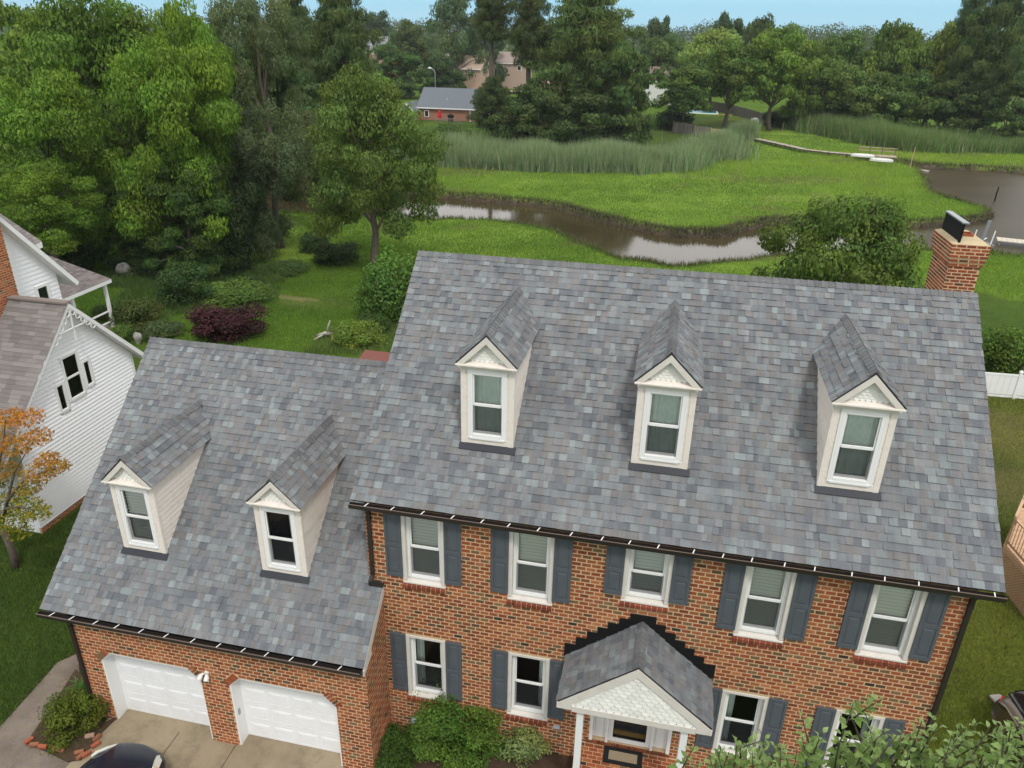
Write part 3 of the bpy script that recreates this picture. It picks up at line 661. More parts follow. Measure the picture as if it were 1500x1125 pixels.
gutter(P['xl']+.0, P['xr']+.0, -P['e']-.012, P['He']-.035, HOUSE); gutter(P['gxl'], .0, -P['G']-P['e']-.012, P['gHe']-.035, HOUSE)
b = MB(); b.box(P['ml'], P['W'], -P['e']+.02, .0, P['He']-.2, P['He']-.16); b.box(P['xl'], P['xr'], -P['e']-.0, -P['e']+.02, P['He']-.2, P['He']-.09); b.build('soffit', MAT['gutter'], HOUSE)
b = MB(); b.box(P['gxl'], .0, -P['G']-P['e'], -P['G']-P['e']+.02, P['gHe']-.2, P['gHe']-.09); b.box(P['gxl'], 0, -P['G']-P['e']+.02, -P['G'], P['gHe']-.2, P['gHe']-.16); b.build('soffit', MAT['gutter'], HOUSE)
# soffit return at the garage's right corner
b = MB(); b.prism([(.034, -P['G']-P['e'], P['gHe']-.24), (.034, -P['G']+.30, P['gHe']-.03), (.034, -P['G']+.3, P['gHe']+.12), (.034, -P['G']-P['e'], P['gHe']-.08)], (-.03, 0, 0)); b.build('rake_return', MAT['beige'], groof)
def downspout(x, y, z0, z1, lean=0):
    b = MB(); b.box(x-.04, x+.04, y-.075, y-.012, z0, z1); b.beam((x, y-.04, z1), (x, y-.16, z1+.12), .08, .06); 
    b.beam((x, y-.045, z0), (x, y-.2, z0-.06), .08, .06)
    for z in (z0+.3, (z0+z1)/2, z1-.2): b.box(x-.055, x+.055, y-.08, y-.01, z, z+.03)
    b.build('downspout', MAT['gutter'], HOUSE)
downspout(P['W']-.06, 0, .05, P['He']-.3); downspout(P['gx']+.06, -P['G'], GZ+.1, P['gHe']-.3); downspout(P['ml']+.10, 0, groofz(0)+.22, P['He']-.3)

# --- garage doors
for gi, (a, c) in enumerate(gd):
    y0 = -P['G']; yd = y0+.33; jw = .035; go = bpy.data.objects.new('garage_door', None); COL.objects.link(go); go.parent = HOUSE
    go['label'] = 'white sectional garage door with clipped upper corners'; zt = P['gt']
    b = MB()
    b.prism([(a, y0+.012, GZ-.02), (a, y0+.012, zt-cc), (a+jw, y0+.012, zt-cc), (a+jw, y0+.012, GZ-.02)], (0, .34, 0)); b.prism([(c, y0+.012, GZ-.02), (c-jw, y0+.012, GZ-.02), (c-jw, y0+.012, zt-cc), (c, y0+.012, zt-cc)], (0, .34, 0))
    b.prism([(a+cc, y0+.012, zt), (c-cc, y0+.012, zt), (c-cc, y0+.012, zt-jw), (a+cc, y0+.012, zt-jw)], (0, .34, 0))
    b.prism([(a, y0+.011, zt-cc), (a+cc, y0+.011, zt), (a+cc, y0+.011, zt-jw), (a+jw, y0+.011, zt-cc)], (0, .341, 0)); b.prism([(c, y0+.011, zt-cc), (c-jw, y0+.011, zt-cc), (c-cc, y0+.011, zt-jw), (c-cc, y0+.011, zt)], (0, .341, 0))
    b.build('jamb', MAT['white'], go)
    for r_ in range(4):
        za = GZ-.02+r_*(zt-GZ)/4; zb = za+(zt-GZ)/4-.008; b = MB(); b.box(a, c, yd, yd+.04, za, zb)
        n = 4; wd = (c-a-.2)/n
        for k in range(n):
            xa = a+.1+k*wd+.07; xb = xa+wd-.14; ya = yd-.0
            b.hexa([(xa, ya+.0005, za+.10), (xb, ya+.0005, za+.10), (xb, ya+.0005, zb-.10), (xa, ya+.0005, zb-.10), (xa+.03, ya-.009, za+.13), (xb-.03, ya-.009, za+.13), (xb-.03, ya-.009, zb-.13), (xa+.03, ya-.009, zb-.13)])
            for (p0, p1, p2, p3) in ((xa-.02, xb+.02, zb-.10, zb-.085), (xa-.02, xb+.02, za+.085, za+.10)): b.box(p0, p1, ya-.006, ya+.001, p2, p3)
            for (p0, p1) in ((xa-.02, xa-.006), (xb+.006, xb+.02)): b.box(p0, p1, ya-.006, ya+.001, za+.10, zb-.10)
        b.build('door_panel', MAT['whitedoor'], go)
    b = MB(); b.box(a, c, yd-.0, yd+.05, GZ-.03, GZ-.012); b.build('weather_seal', MAT['black'], go)
b = MB(); b.box(P['gx'], 0, -P['G']+.45, -P['G']+.47, GZ-.3, P['gt']+.3); b.build('garage_interior', MAT['dark'], HOUSE)
# small grey keypad on the jamb
b = MB(); b.box(P['gb0']+jw, P['gb0']+jw+.012, -P['G']+.10, -P['G']+.17, .55, .72); b.build('keypad', MAT['metal'], HOUSE)
# double floodlight between the garage doors
fl = bpy.data.objects.new('flood_light', None); COL.objects.link(fl); fl.parent = HOUSE; q = gy(303, 985, -P['G']); fl.location = q
b = MB(); b.tube([(0, .0, 0), (0, -.03, 0)], .055, 12); b.build('wall_plate', MAT['foam'], fl)
for s in (-1, 1):
    b = MB(); b.tube([(s*.02, -.03, .0), (s*.06, -.09, .02), (s*.08, -.13, 0), (s*.09, -.19, -.06)], [.02, .035, .055, .06], 12); b.build('lamp_head', MAT['foam'], fl, smooth=True)
b = MB(); b.tube([(0, -.03, -.02), (0, -.08, -.09), (0, -.09, -.13)], [.02, .03, .035], 10); b.build('sensor', MAT['foam'], fl, smooth=True)

# --- dormers
def tri_scales(cx, y, zb, half, h, parent, r=.07, clip=.05):
    """rows of fish-scale shingles filling a gable triangle"""
    rows = int(h/(r*1.05)); 
    for k in range(rows, -1, -1):
        z = zb+k*r*1.05; hwid = half*(1-(z-zb)/h)-clip*.0; n = max(1, int(2*hwid/(r*1.7)))
        x0 = cx-(n-1)*r*.85-(r*.85 if k % 2 else 0)*.5*0
        off = r*.85 if k % 2 else 0
        xs = [cx+off+i*r*1.7 for i in range(-n, n+1)]
        for x in xs:
            if abs(x-cx) > hwid-r*.3: continue
            b = MB(); b.c = (rng.uniform(.9, 1.03),)*3; pts = [(x-r*.85, y, z+r*1.2), (x-r*.85, y, z+r*.35)]
            for a in range(5): t = math.pi+math.pi*a/4; pts.append((x+r*.85*math.cos(t), y-.004, z+r*.35+r*.6*math.sin(t)))
            pts += [(x+r*.85, y, z+r*.35), (x+r*.85, y, z+r*1.2)]
            b.prism([(p[0], p[1]-.026+(p[2]-z)*.16, min(p[2], zb+h*(1-abs(p[0]-cx)/half)-.004)) for p in pts], (0, .012, 0)); b.build('fish_scale', MAT['scale'], parent)
def dormer(cx, w_, y0, ez, az, rz, ov, dv, slope, lbl):
    D = bpy.data.objects.new('dormer', None); COL.objects.link(D); D.parent = HOUSE; D['label'] = lbl
    zb = rz(y0); yf = y0-dv-.03; inv = lambda z: y0+(z-rz(y0))/slope
    hw = w_/2; eo = hw+ov; ye = inv(ez); yr_ = inv(az)
    # body shell: side walls as clapboards over a core
    c = MB(); 
    for s in (-1, 1): c.prism([(cx+s*(hw-.03), y0+.03, zb-.1), (cx+s*(hw-.03), inv(ez)+.12, ez), (cx+s*(hw-.03), y0+.03, ez)], (s*.012, 0, 0))
    fw = .74 if w_ > .9 else .7; fw = P['ww']*.95; z0, z1 = zb+.19, ez-.20
    c.box(cx-hw+.02, cx-fw/2, y0+.0, y0+.03, zb-.05, ez); c.box(cx+fw/2, cx+hw-.02, y0, y0+.03, zb-.05, ez); c.box(cx-fw/2, cx+fw/2, y0, y0+.03, zb-.05, z0); c.box(cx-fw/2, cx+fw/2, y0, y0+.03, z1, ez)
    c.build('wall', MAT['cream'], D)
    for s in (-1, 1):
        z = zb-.02; 
        while z < ez-.02:
            zt = min(z+.125, ez); ya = inv(z)+.05; yb = inv(zt)+.06; b = MB(); b.c = (rng.uniform(.93, 1.04),)*3; X = cx+s*hw
            b.hexa([(X-s*.03, y0, z), (X+s*.012, y0, z), (X+s*.012, ya, z), (X-s*.03, ya, z), (X-s*.03, y0, zt), (X-s*.0, y0, zt), (X-s*.0, yb, zt), (X-s*.03, yb, zt)]); b.build('clapboard', MAT['cream'], D); z += .125
    b = MB()
    for s in (-1, 1):
        xa, xb = sorted((cx+s*(hw+.016), cx+s*(hw-.095))); b.box(xa, xb, y0-.022, y0+.06, zb-.03, ez-.10)
    b.build('corner_board', MAT['cream'], D, bevel=.004)
    b = MB()                                                      # short clapboard ends between corner boards and window
    z = zb+.1
    while z < ez-.25:
        for s in (-1, 1): 
            xa, xb = sorted((cx+s*(hw-.095), cx+s*(fw/2+.04)))
            if xb-xa > .01: b.hexa([(xa, y0-.014, z), (xb, y0-.014, z), (xb, y0, z), (xa, y0, z), (xa, y0-.003, z+.12), (xb, y0-.003, z+.12), (xb, y0, z+.12), (xa, y0, z+.12)])
        z += .125
    b.box(cx-hw+.095, cx+hw-.095, y0-.018, y0-.001, zb-.03, z0-.03); b.build('siding_strip', MAT['cream'], D)
    b = MB(); t = .04; b.box(cx-fw/2-t, cx-fw/2, y0-.035, y0+.0, z0-t, z1+t); b.box(cx+fw/2, cx+fw/2+t, y0-.035, y0, z0-t, z1+t); b.box(cx-fw/2, cx+fw/2, y0-.034, y0, z1, z1+t); b.box(cx-fw/2, cx+fw/2, y0-.05, y0, z0-t*1.2, z0)
    b.build('window_casing', MAT['white'], D, bevel=.004)
    pane_parts(D, cx, y0+.0, z0, z1, fw, 'blind' if 'blind' in lbl else ('room' if 'dark' in lbl else 'curtain_and_reflection'))
    b = MB(); b.box(cx-hw+.03, cx+hw-.03, y0+.22, y0+.24, zb-.1, ez); b.build('dark_room', MAT['dark'], D)
    # cornice, frieze, pediment
    b = MB(); b.box(cx-hw-.03, cx+hw+.03, y0-.05, y0, ez-.16, ez-.055); b.build('frieze', MAT['beige'], D, bevel=.006)
    b = MB(); b.box(cx-eo+.01, cx+eo-.01, yf-.03, y0+.02, ez-.055, ez-.02); b.hexa([(cx-eo+.01, yf-.03, ez-.02), (cx+eo-.01, yf-.03, ez-.02), (cx+eo-.1, y0, ez-.02), (cx-eo+.1, y0, ez-.02), (cx-eo+.1, y0-.02, ez+.02), (cx+eo-.1, y0-.02, ez+.02), (cx+eo-.1, y0, ez+.02), (cx-eo+.1, y0, ez+.02)]); b.build('cornice', MAT['cream'], D, bevel=.004)
    ph = az-ez
    b = MB(); b.prism([(cx-eo+.07, y0+.001, ez+.0), (cx+eo-.07, y0+.001, ez+.0), (cx, y0+.001, az-.04)], (0, .04, 0)); b.build('pediment', MAT['scale'], D)
    tri_scales(cx, y0-.001, ez+.03, (eo-.16), ph*(eo-.16)/eo-.02, D, .058)
    sl_ = ph/eo; L_ = math.hypot(eo, ph)
    for s in (-1, 1):
        e_ = Vector((cx+s*eo, 0, ez)); a_ = Vector((cx, 0, az)); nrm = Vector((s*ph, 0, eo)).normalized()
        def slab(y1, y2a, y2b, t0, t1, name, mat, inset=0):
            b = MB(); p = e_-nrm*t0; q = a_-nrm*t0; r = a_-nrm*t1; u = e_-nrm*t1
            r = Vector((cx, 0, az-t1/nrm.z)); q = Vector((cx, 0, az-t0/nrm.z))
            b.hexa([(u.x, y1, u.z), (r.x, y1, r.z), (r.x, y2b, r.z), (u.x, y2a, u.z), (p.x, y1, p.z), (q.x, y1, q.z), (q.x, y2b, q.z), (p.x, y2a, p.z)]); b.build(name, mat, D)
        slab(yf, ye+.05, yr_+.05, .0, .03, 'roof_deck', MAT['deck'])
        slab(yf-.02, yf+.02, yf+.02, .03, .13, 'rake_board', MAT['beige']); slab(yf+.02, ye, yr_, .031, .06, 'soffit', MAT['beige'])
        up = Vector((-s*eo, 0, ph)); pl = Plane((cx+s*eo, yf if s > 0 else yr_+.1, ez), (0, s, 0), up); Y0, Y1 = yf, yr_+.1
        def ins(u, v, pl=pl): q = pl.p(u, v); return q.z > rz(q.y)-.06
        lst = shingle_field(pl, L_, lambda v: (-.01, Y1-Y0+.01), .15, ins); shingle_mesh(lst).build('shingles', MAT['shingle'], D, 'stuff')
    up1 = Vector((eo, 0, -ph)).normalized()*.13; up2 = Vector((-eo, 0, -ph)).normalized()*.13
    caps((cx, yr_+.02, az+.006), (cx, yf-.01, az+.006), up1, up2, D, False)
    nrm = Vector((0, -slope, 1)).normalized(); b = MB(); a = Vector((0, y0-.11, rz(y0-.11))); q = Vector((0, y0+.01, rz(y0+.01)))
    b.hexa([(cx-hw-.05, a.y, a.z), (cx+hw+.07, a.y, a.z), (cx+hw+.07, q.y, q.z), (cx-hw-.05, q.y, q.z)]+[tuple(Vector(p)+nrm*.036) for p in [(cx-hw-.05, a.y, a.z), (cx+hw+.07, a.y, a.z), (cx+hw+.07, q.y, q.z), (cx-hw-.05, q.y, q.z)]]); b.build('apron_flashing', MAT['flash'], D)
for x, l in zip(DX, ('dormer of the main roof, on the left', 'middle dormer of the main roof', 'dormer of the main roof, on the right')):
    dormer(x, P['dw'], P['dy'], P['dez'], P['daz'], roofz, P['dfw'], P['dev'], main_slope, l)
for x, l in zip((-4.754*S, -1.854*S), ('garage roof dormer with white blind, farther from the main house', 'garage roof dormer with dark window, next to the main house')):
    dormer(x, P['hw'], P['hy'], P['hez'], P['haz'], groofz, P['dfw'], P['dev'], gar_slope, l)

# --- portico, front door, porch
PO = bpy.data.objects.new('portico', None); COL.objects.link(PO); PO.parent = HOUSE
cx, pe, pz, pa, py = P['px'], P['pe'], P['pz']-.02, P['pa'], P['py']; ph = pa-pz; L_ = math.hypot(pe, ph)
for s in (-1, 1):
    nrm = Vector((s*ph, 0, pe)).normalized(); e_ = Vector((cx+s*pe, 0, pz))
    def slab(y1, y2, t0, t1, name, mat, k0=0, k1=1):
        A = e_+(Vector((cx, 0, pa))-e_)*k0; B = e_+(Vector((cx, 0, pa))-e_)*k1
        p, u = A-nrm*t0, A-nrm*t1; q, r = (B-nrm*t0, B-nrm*t1) if k1 < 1 else (Vector((cx, 0, pa-t0/nrm.z)), Vector((cx, 0, pa-t1/nrm.z)))
        b = MB(); b.hexa([(u.x, y1, u.z), (r.x, y1, r.z), (r.x, y2, r.z), (u.x, y2, u.z), (p.x, y1, p.z), (q.x, y1, q.z), (q.x, y2, q.z), (p.x, y2, p.z)]); b.build(name, mat, PO)
    slab(py, -.012, .0, .04, 'roof_deck', MAT['deck']); slab(py-.02, py+.02, .04, .20, 'rake_board', MAT['beige']); slab(py+.02, -.01, .041, .08, 'soffit', MAT['beige'])
    pl = Plane((cx+s*pe, py if s > 0 else -.012, pz), (0, s, 0), (-s*pe, 0, ph))
    shingle_mesh(shingle_field(pl, L_, lambda v: (-.01, -py-.003), .15)).build('shingles', MAT['shingle'], PO, 'stuff')
    # side beam
    b = MB(); xa, xb = sorted((cx+s*(pe-.12), cx+s*(pe-.36))); b.box(xa, xb, py+.02, -.01, pz-.22, pz-.02); b.build('side_beam', MAT['beige'], PO, bevel=.006)
    b = MB(); b.box(*sorted((cx+s*pe, cx+s*(pe-.30))), py-.019, py+.25, pz-.17, pz-.03); b.build('eave_return', MAT['beige'], PO, bevel=.004)
    b = MB(); X = 4.535 if s < 0 else 6.575
    b.box(X-.07, X+.07, py+.08, py+.22, .1, pz-.22); b.box(X-.095, X+.095, py+.055, py+.245, pz-.30, pz-.221); b.box(X-.095, X+.095, py+.055, py+.245, .0, .26); b.build('post', MAT['white'], PO, bevel=.008)
caps((cx, -.03, pa+.006), (cx, py-.01, pa+.006), Vector((pe, 0, -ph)).normalized()*.14, Vector((-pe, 0, -ph)).normalized()*.14, PO, False)
b = MB(); b.box(cx-pe+.3, cx+pe-.3, py-.012, py+.26, pz-.22, pz-.07); b.build('front_beam', MAT['beige'], PO, bevel=.008)
b = MB(); b.prism([(cx-pe+.28, py+.045, pz-.06), (cx+pe-.28, py+.045, pz-.06), (cx+pe-.28, py+.045, pz+.12), (cx, py+.045, pa-.14), (cx-pe+.28, py+.045, pz+.12)], (0, .04, 0)); b.build('pediment', MAT['scale'], PO)
r = .088
for k in range(0, 12):
    z = pz-.06+k*r*1.05; off = r*.85*(k % 2)
    for i in range(-8, 9):
        x = cx+off+i*r*1.7; lim = lambda xx: pz-.02+ph*(1-abs(xx-cx)/pe)-.20
        if abs(x-cx) > pe-.30 or z+r*.5 > lim(x): continue
        b = MB(); b.c = (rng.uniform(.86, 1.03),)*3; pts = [(x-r*.85, z+r*1.2), (x-r*.85, z+r*.35)]+[(x+r*.85*math.cos(math.pi+math.pi*a/5), z+r*.35+r*.6*math.sin(math.pi+math.pi*a/5)) for a in range(1, 5)]+[(x+r*.85, z+r*.35), (x+r*.85, z+r*1.2)]
        b.prism([(p[0], py+.045-.045+(p[1]-z)*.20, min(p[1], lim(p[0])+.05)) for p in pts], (0, .016, 0)); b.build('fish_scale', MAT['scale'], PO)
b = MB(); b.box(cx-pe+.36, cx+pe-.36, py+.26, -.01, pz-.10, pz-.07); b.build('ceiling', MAT['white'], PO)
b = MB()
for i, (x0, x1, z) in enumerate([(4.02, 4.25, 3.36), (4.25, 4.47, 3.57), (4.47, 4.68, 3.77), (4.68, 4.88, 3.93), (4.88, 5.10, 4.09), (5.10, 5.31, 4.26), (5.31, 5.83, 4.42), (5.83, 6.03, 4.24), (6.03, 6.24, 4.08), (6.24, 6.45, 3.92), (6.45, 6.65, 3.76), (6.65, 6.86, 3.60), (6.86, 7.10, 3.43)]):
    b.box(x0, x1, -.030-.001*(i % 2), -.001, z-.34, z)
b.build('step_flashing', MAT['black'], PO)
DR = bpy.data.objects.new('front_door', None); COL.objects.link(DR); DR.parent = HOUSE
x0, x1, zb, zt = DOOR; y = .10
b = MB(); dx0, dx1 = 5.10, 6.02
b.box(x0, x0+.08, -.03, .2, zb, zt); b.box(x1-.08, x1, -.03, .2, zb, zt); b.box(x0+.08, x1-.08, -.03, .2, zt-.1, zt); b.box(dx0-.06, dx0, -.02, .2, zb, zt-.1); b.box(dx1, dx1+.06, -.02, .2, zb, zt-.1); b.build('door_frame', MAT['white'], DR, bevel=.006)
for a, c in ((x0+.08, dx0-.06), (dx1+.06, x1-.08)):
    b = MB(); b.box(a, c, y, y+.04, zb, zt-.1); b.box(a+.05, c-.05, y-.014, y, zb+.1, zb+.7); b.box(a+.05, c-.05, y-.014, y, zb+.8, zt-.2); b.build('side_panel', MAT['beige'] if False else MAT['white'], DR, bevel=.008)
b = MB(); b.box(dx0, dx0+.1, .03, .07, zb+.02, zt-.1); b.box(dx1-.1, dx1, .03, .07, zb+.02, zt-.1); b.box(dx0+.1, dx1-.1, .03, .07, zb+.02, zb+.13); b.box(dx0+.1, dx1-.1, .03, .07, zt-.2, zt-.1); b.build('storm_door', MAT['white'], DR, bevel=.006)
b = MB(); b.quad((dx0+.1, .05, zb+.13), (dx1-.1, .05, zb+.13), (dx1-.1, .05, zt-.2), (dx0+.1, .05, zt-.2)); b.build('pane', MAT['glass'], DR)
b = MB(); b.box(dx0, dx1, .13, .17, zb, zt-.1); b.build('door_leaf', MAT['flash'], DR)
b = MB(); b.box(dx0+.12, dx1-.12, .115, .13, zb+.16, zb+.30); b.build('kick_plate', varied('brass', (.45, .32, .10), .35, .5, .15, 6, 40, .05, metal=.8), DR)
b = MB(); b.tube([(dx0+.17, .03, 1.7), (dx0+.17, -.03, 1.7)], .02, 8); b.build('handle', MAT['metal'], DR)
# porch slab with brick paving
PF = .62
PR = bpy.data.objects.new('porch', None); COL.objects.link(PR); PR.parent = HOUSE
b = MB(); b.box(4.42, 6.72, -1.32, -.02, -.2, PF-.012); b.build('porch_base', MAT['mortar'], PR)
TP = Plane((4.42, -1.32, PF-.012), (1, 0, 0), (0, 1, 0))
brick_mesh([q for q in brick_field(TP, 0, 2.3, .0, 1.28, (), None, .20, .098, .012)]).build('bricks', MAT['brick'], PR, 'stuff')
b = MB()
for k in range(22):
    b.c = tuple(c*.8 for c in brick_col()); xa = 4.62+k*.084; b.box(xa, xa+.072, -.045, .0, PF, .70)
b.build('threshold_bricks', MAT['brick'], PR)
FP = Plane((4.42, -1.32, 0), (1, 0, 0), (0, 0, 1)); brick_mesh(brick_field(FP, 0, 2.3, -.2, PF-.02)).build('bricks', MAT['brick'], PR, 'stuff')
b = MB(); b.box(4.7, 6.4, -1.72, -1.33, -.2, .42); b.box(4.7, 6.4, -2.1, -1.72, -.2, .22); b.build('step', MAT['mortar'], PR)
mt = thing('doormat', 'black bordered coir doormat lying on the brick porch by the front door', 'doormat', (5.47, -.27, PF+.012))
b = MB(); b.box(-.42, .42, -.21, -.12, 0, .02); b.box(-.42, .42, .12, .21, 0, .02); b.box(-.42, -.31, -.12, .12, 0, .02); b.box(.31, .42, -.12, .12, 0, .02); b.build('rubber_border', MAT['rubber'], mt)
b = MB(); b.box(-.31, .31, -.12, .12, 0, .015); b.build('coir_pad', MAT['mat'], mt)
b = MB(); b.box(3.88, 4.02, -.03, -.012, .83, .93); b.build('house_number_plate', varied('glazed_plate', (.45, .52, .58), .4, .5, .5, 40, 30, 0), HOUSE)
for x, z in ((.72, .2), (3.45, .1)):
    v_ = bpy.data.objects.new('foundation_vent', None); COL.objects.link(v_); v_.parent = HOUSE
    b = MB(); b.box(x-.24, x+.24, -.03, -.01, z-.1, z+.1); b.build('vent_frame', MAT['metal'], v_)
    b = MB()
    for k in range(5): b.box(x-.2, x+.2, -.045, -.03, z-.08+k*.035, z-.065+k*.035)
    b.build('louvre', MAT['white'], v_)

# --- chimney on the right gable, rising behind the ridge
CH = bpy.data.objects.new('chimney', None); COL.objects.link(CH); CH.parent = HOUSE
yc = 4.95*S; A = gy(1397, 352, yc); B_ = gy(1452, 361, yc); zt = (A[2]+B_[2])/2-.04; C_ = gz(1381, 337, zt); x0, x1 = A[0], B_[0]; y0, y1 = yc, max(C_[1], yc+.8)
cxm, cym = (x0+x1)/2, (y0+y1)/2
b = MB(); b.box(x0+.09, x1-.09, y0+.09, y1-.09, -.5, zt-.45); b.build('stack', MAT['mortar'], CH)
steps = [(-1, zt-.50, .07), (zt-.50, zt-.40, .045), (zt-.40, zt-.30, .02), (zt-.30, zt, 0)]
cb = []
for z0_, z1_, ins_ in steps:
    X0, X1, Y0, Y1 = x0+ins_, x1-ins_, y0+ins_, y1-ins_; z0_ = max(z0_, -.5)
    if ins_ < .07: b = MB(); b.box(X0, X1, Y0, Y1, z0_, z1_-.001); b.build('corbel', MAT['mortar'], CH)
    for pl, ln in ((Plane((X0, Y0, 0), (1, 0, 0), (0, 0, 1)), X1-X0), (Plane((X0, Y1, 0), (0, -1, 0), (0, 0, 1)), Y1-Y0), (Plane((X1, Y0, 0), (0, 1, 0), (0, 0, 1)), Y1-Y0), (Plane((X1, Y1, 0), (-1, 0, 0), (0, 0, 1)), X1-X0)):
        cb += brick_field(pl, 0, ln, z0_+.006, z1_, (), None, .205, .076)
    if ins_ == .07: b = MB(); b.box(X0, X1, Y0, Y1, z0_, z1_); b.build('corbel', MAT['mortar'], CH)
_c = brick_mesh(cb); _c.t = [tuple(np.array(t)*.82*np.array([1.02, .82, .95])) for t in _c.t]; _c.build('bricks', MAT['brick'], CH, 'stuff')
b = MB(); e = .0; b.hexa([(x0-e, y0-e, zt), (x1+e, y0-e, zt), (x1+e, y1+e, zt), (x0-e, y1+e, zt), (x0+.12, y0+.12, zt+.06), (x1-.12, y0+.12, zt+.06), (x1-.12, y1-.12, zt+.06), (x0+.12, y1-.12, zt+.06)]); b.build('crown', MAT['crown'], CH)
b = MB(); fx, fy = x0+.42*(x1-x0)+.12, y0+.5*(y1-y0); r = .13
for k in range(4):
    a0 = math.pi/2*k+math.pi/4; a1 = a0+math.pi/2; p = lambda a, rr: (fx+rr*math.cos(a)*1.41, fy+rr*math.sin(a)*1.41)
    (ax, ay), (bx, by), (cx2, cy2), (dx2, dy2) = p(a0, r), p(a1, r), p(a1, r-.035), p(a0, r-.035)
    b.hexa([(ax, ay, zt), (bx, by, zt), (cx2, cy2, zt), (dx2, dy2, zt), (ax, ay, zt+.12), (bx, by, zt+.12), (cx2, cy2, zt+.12), (dx2, dy2, zt+.12)])
b.build('flue_liner', MAT['clay'], CH); b = MB(); b.box(fx-r+.03, fx+r-.03, fy-r+.03, fy+r-.03, zt+.01, zt+.065); b.build('flue_hole', MAT['dark'], CH)
b = MB(); q = Vector((x0+.13, y0+.55, zt+.02)); # flipped-up metal damper cap standing on its edge
ang = R(18); d = Vector((math.sin(ang)*-.25, 0, .97)).normalized(); sd_ = Vector((.25, 1, 0)).normalized(); nn = d.cross(sd_)
d = Vector((0.03, 0, 1)).normalized(); sd_ = Vector((0, 1, 0)); nn = Vector((-1, 0, 0)); c0 = Vector((x0+.16, y0+.05, zt-.02)); LP = (y1-y0)*.9; pts = [c0, c0+sd_*LP, c0+sd_*LP+d*.46, c0+d*.46]
b.hexa([*pts, *[p+nn*.05 for p in pts]]); b.build('flue_cover', MAT['black'], CH)
b = MB(); b.beam(c0+d*.475+sd_*-.03, c0+d*.475+sd_*(LP+.03), .14, .03, d); b.beam(c0+sd_*.3+d*.3, c0+sd_*.3+nn*-.12+d*.05, .04, .04); b.build('cover_rim', MAT['metal'], CH)

# ------------------------------------------------------------------ plants
NR = np.random.RandomState(7)
def hh(x, y): return float(height(np.array([x]), np.array([y]))[0])
def leaf_quads(c, nrm, size, aspect, rs, droop=0.0):
    n = len(c); r = rs.normal(size=(n, 3)); r[:, 2] -= droop
    a = np.cross(nrm, r); a /= np.linalg.norm(a, axis=1, keepdims=True)+1e-9
    b = np.cross(nrm, a); b /= np.linalg.norm(b, axis=1, keepdims=True)+1e-9
    L = (size*rs.uniform(.6, 1.3, n))[:, None]; W = L*aspect
    V = np.stack([c-a*L*.5, c+b*W*.5-a*L*.05, c+a*L*.5, c-b*W*.5-a*L*.05], 1).reshape(-1, 3)
    return V, np.arange(4*n).reshape(n, 4)
def crown_points(rs, clumps, n, flat=1.0, fill=.45):
    """clumps: (k,4) centre + radius. leaves on the shells of the clumps, sparse inside"""
    k = len(clumps); wgt = clumps[:, 3]**2; idx = rs.choice(k, n, p=wgt/wgt.sum())
    d = rs.normal(size=(n, 3)); d /= np.linalg.norm(d, axis=1, keepdims=True)
    lump = 1+.22*np.sin(d[:, 0]*5+idx*1.7)*np.sin(d[:, 1]*5+idx)+.15*np.sin(d[:, 2]*8+idx*2.3)
    rad = clumps[idx, 3]*(fill+(1-fill)*rs.uniform(0, 1, n)**.4)*lump; p = d*rad[:, None]; p[:, 2] *= flat
    return clumps[idx, :3]+p, d, idx
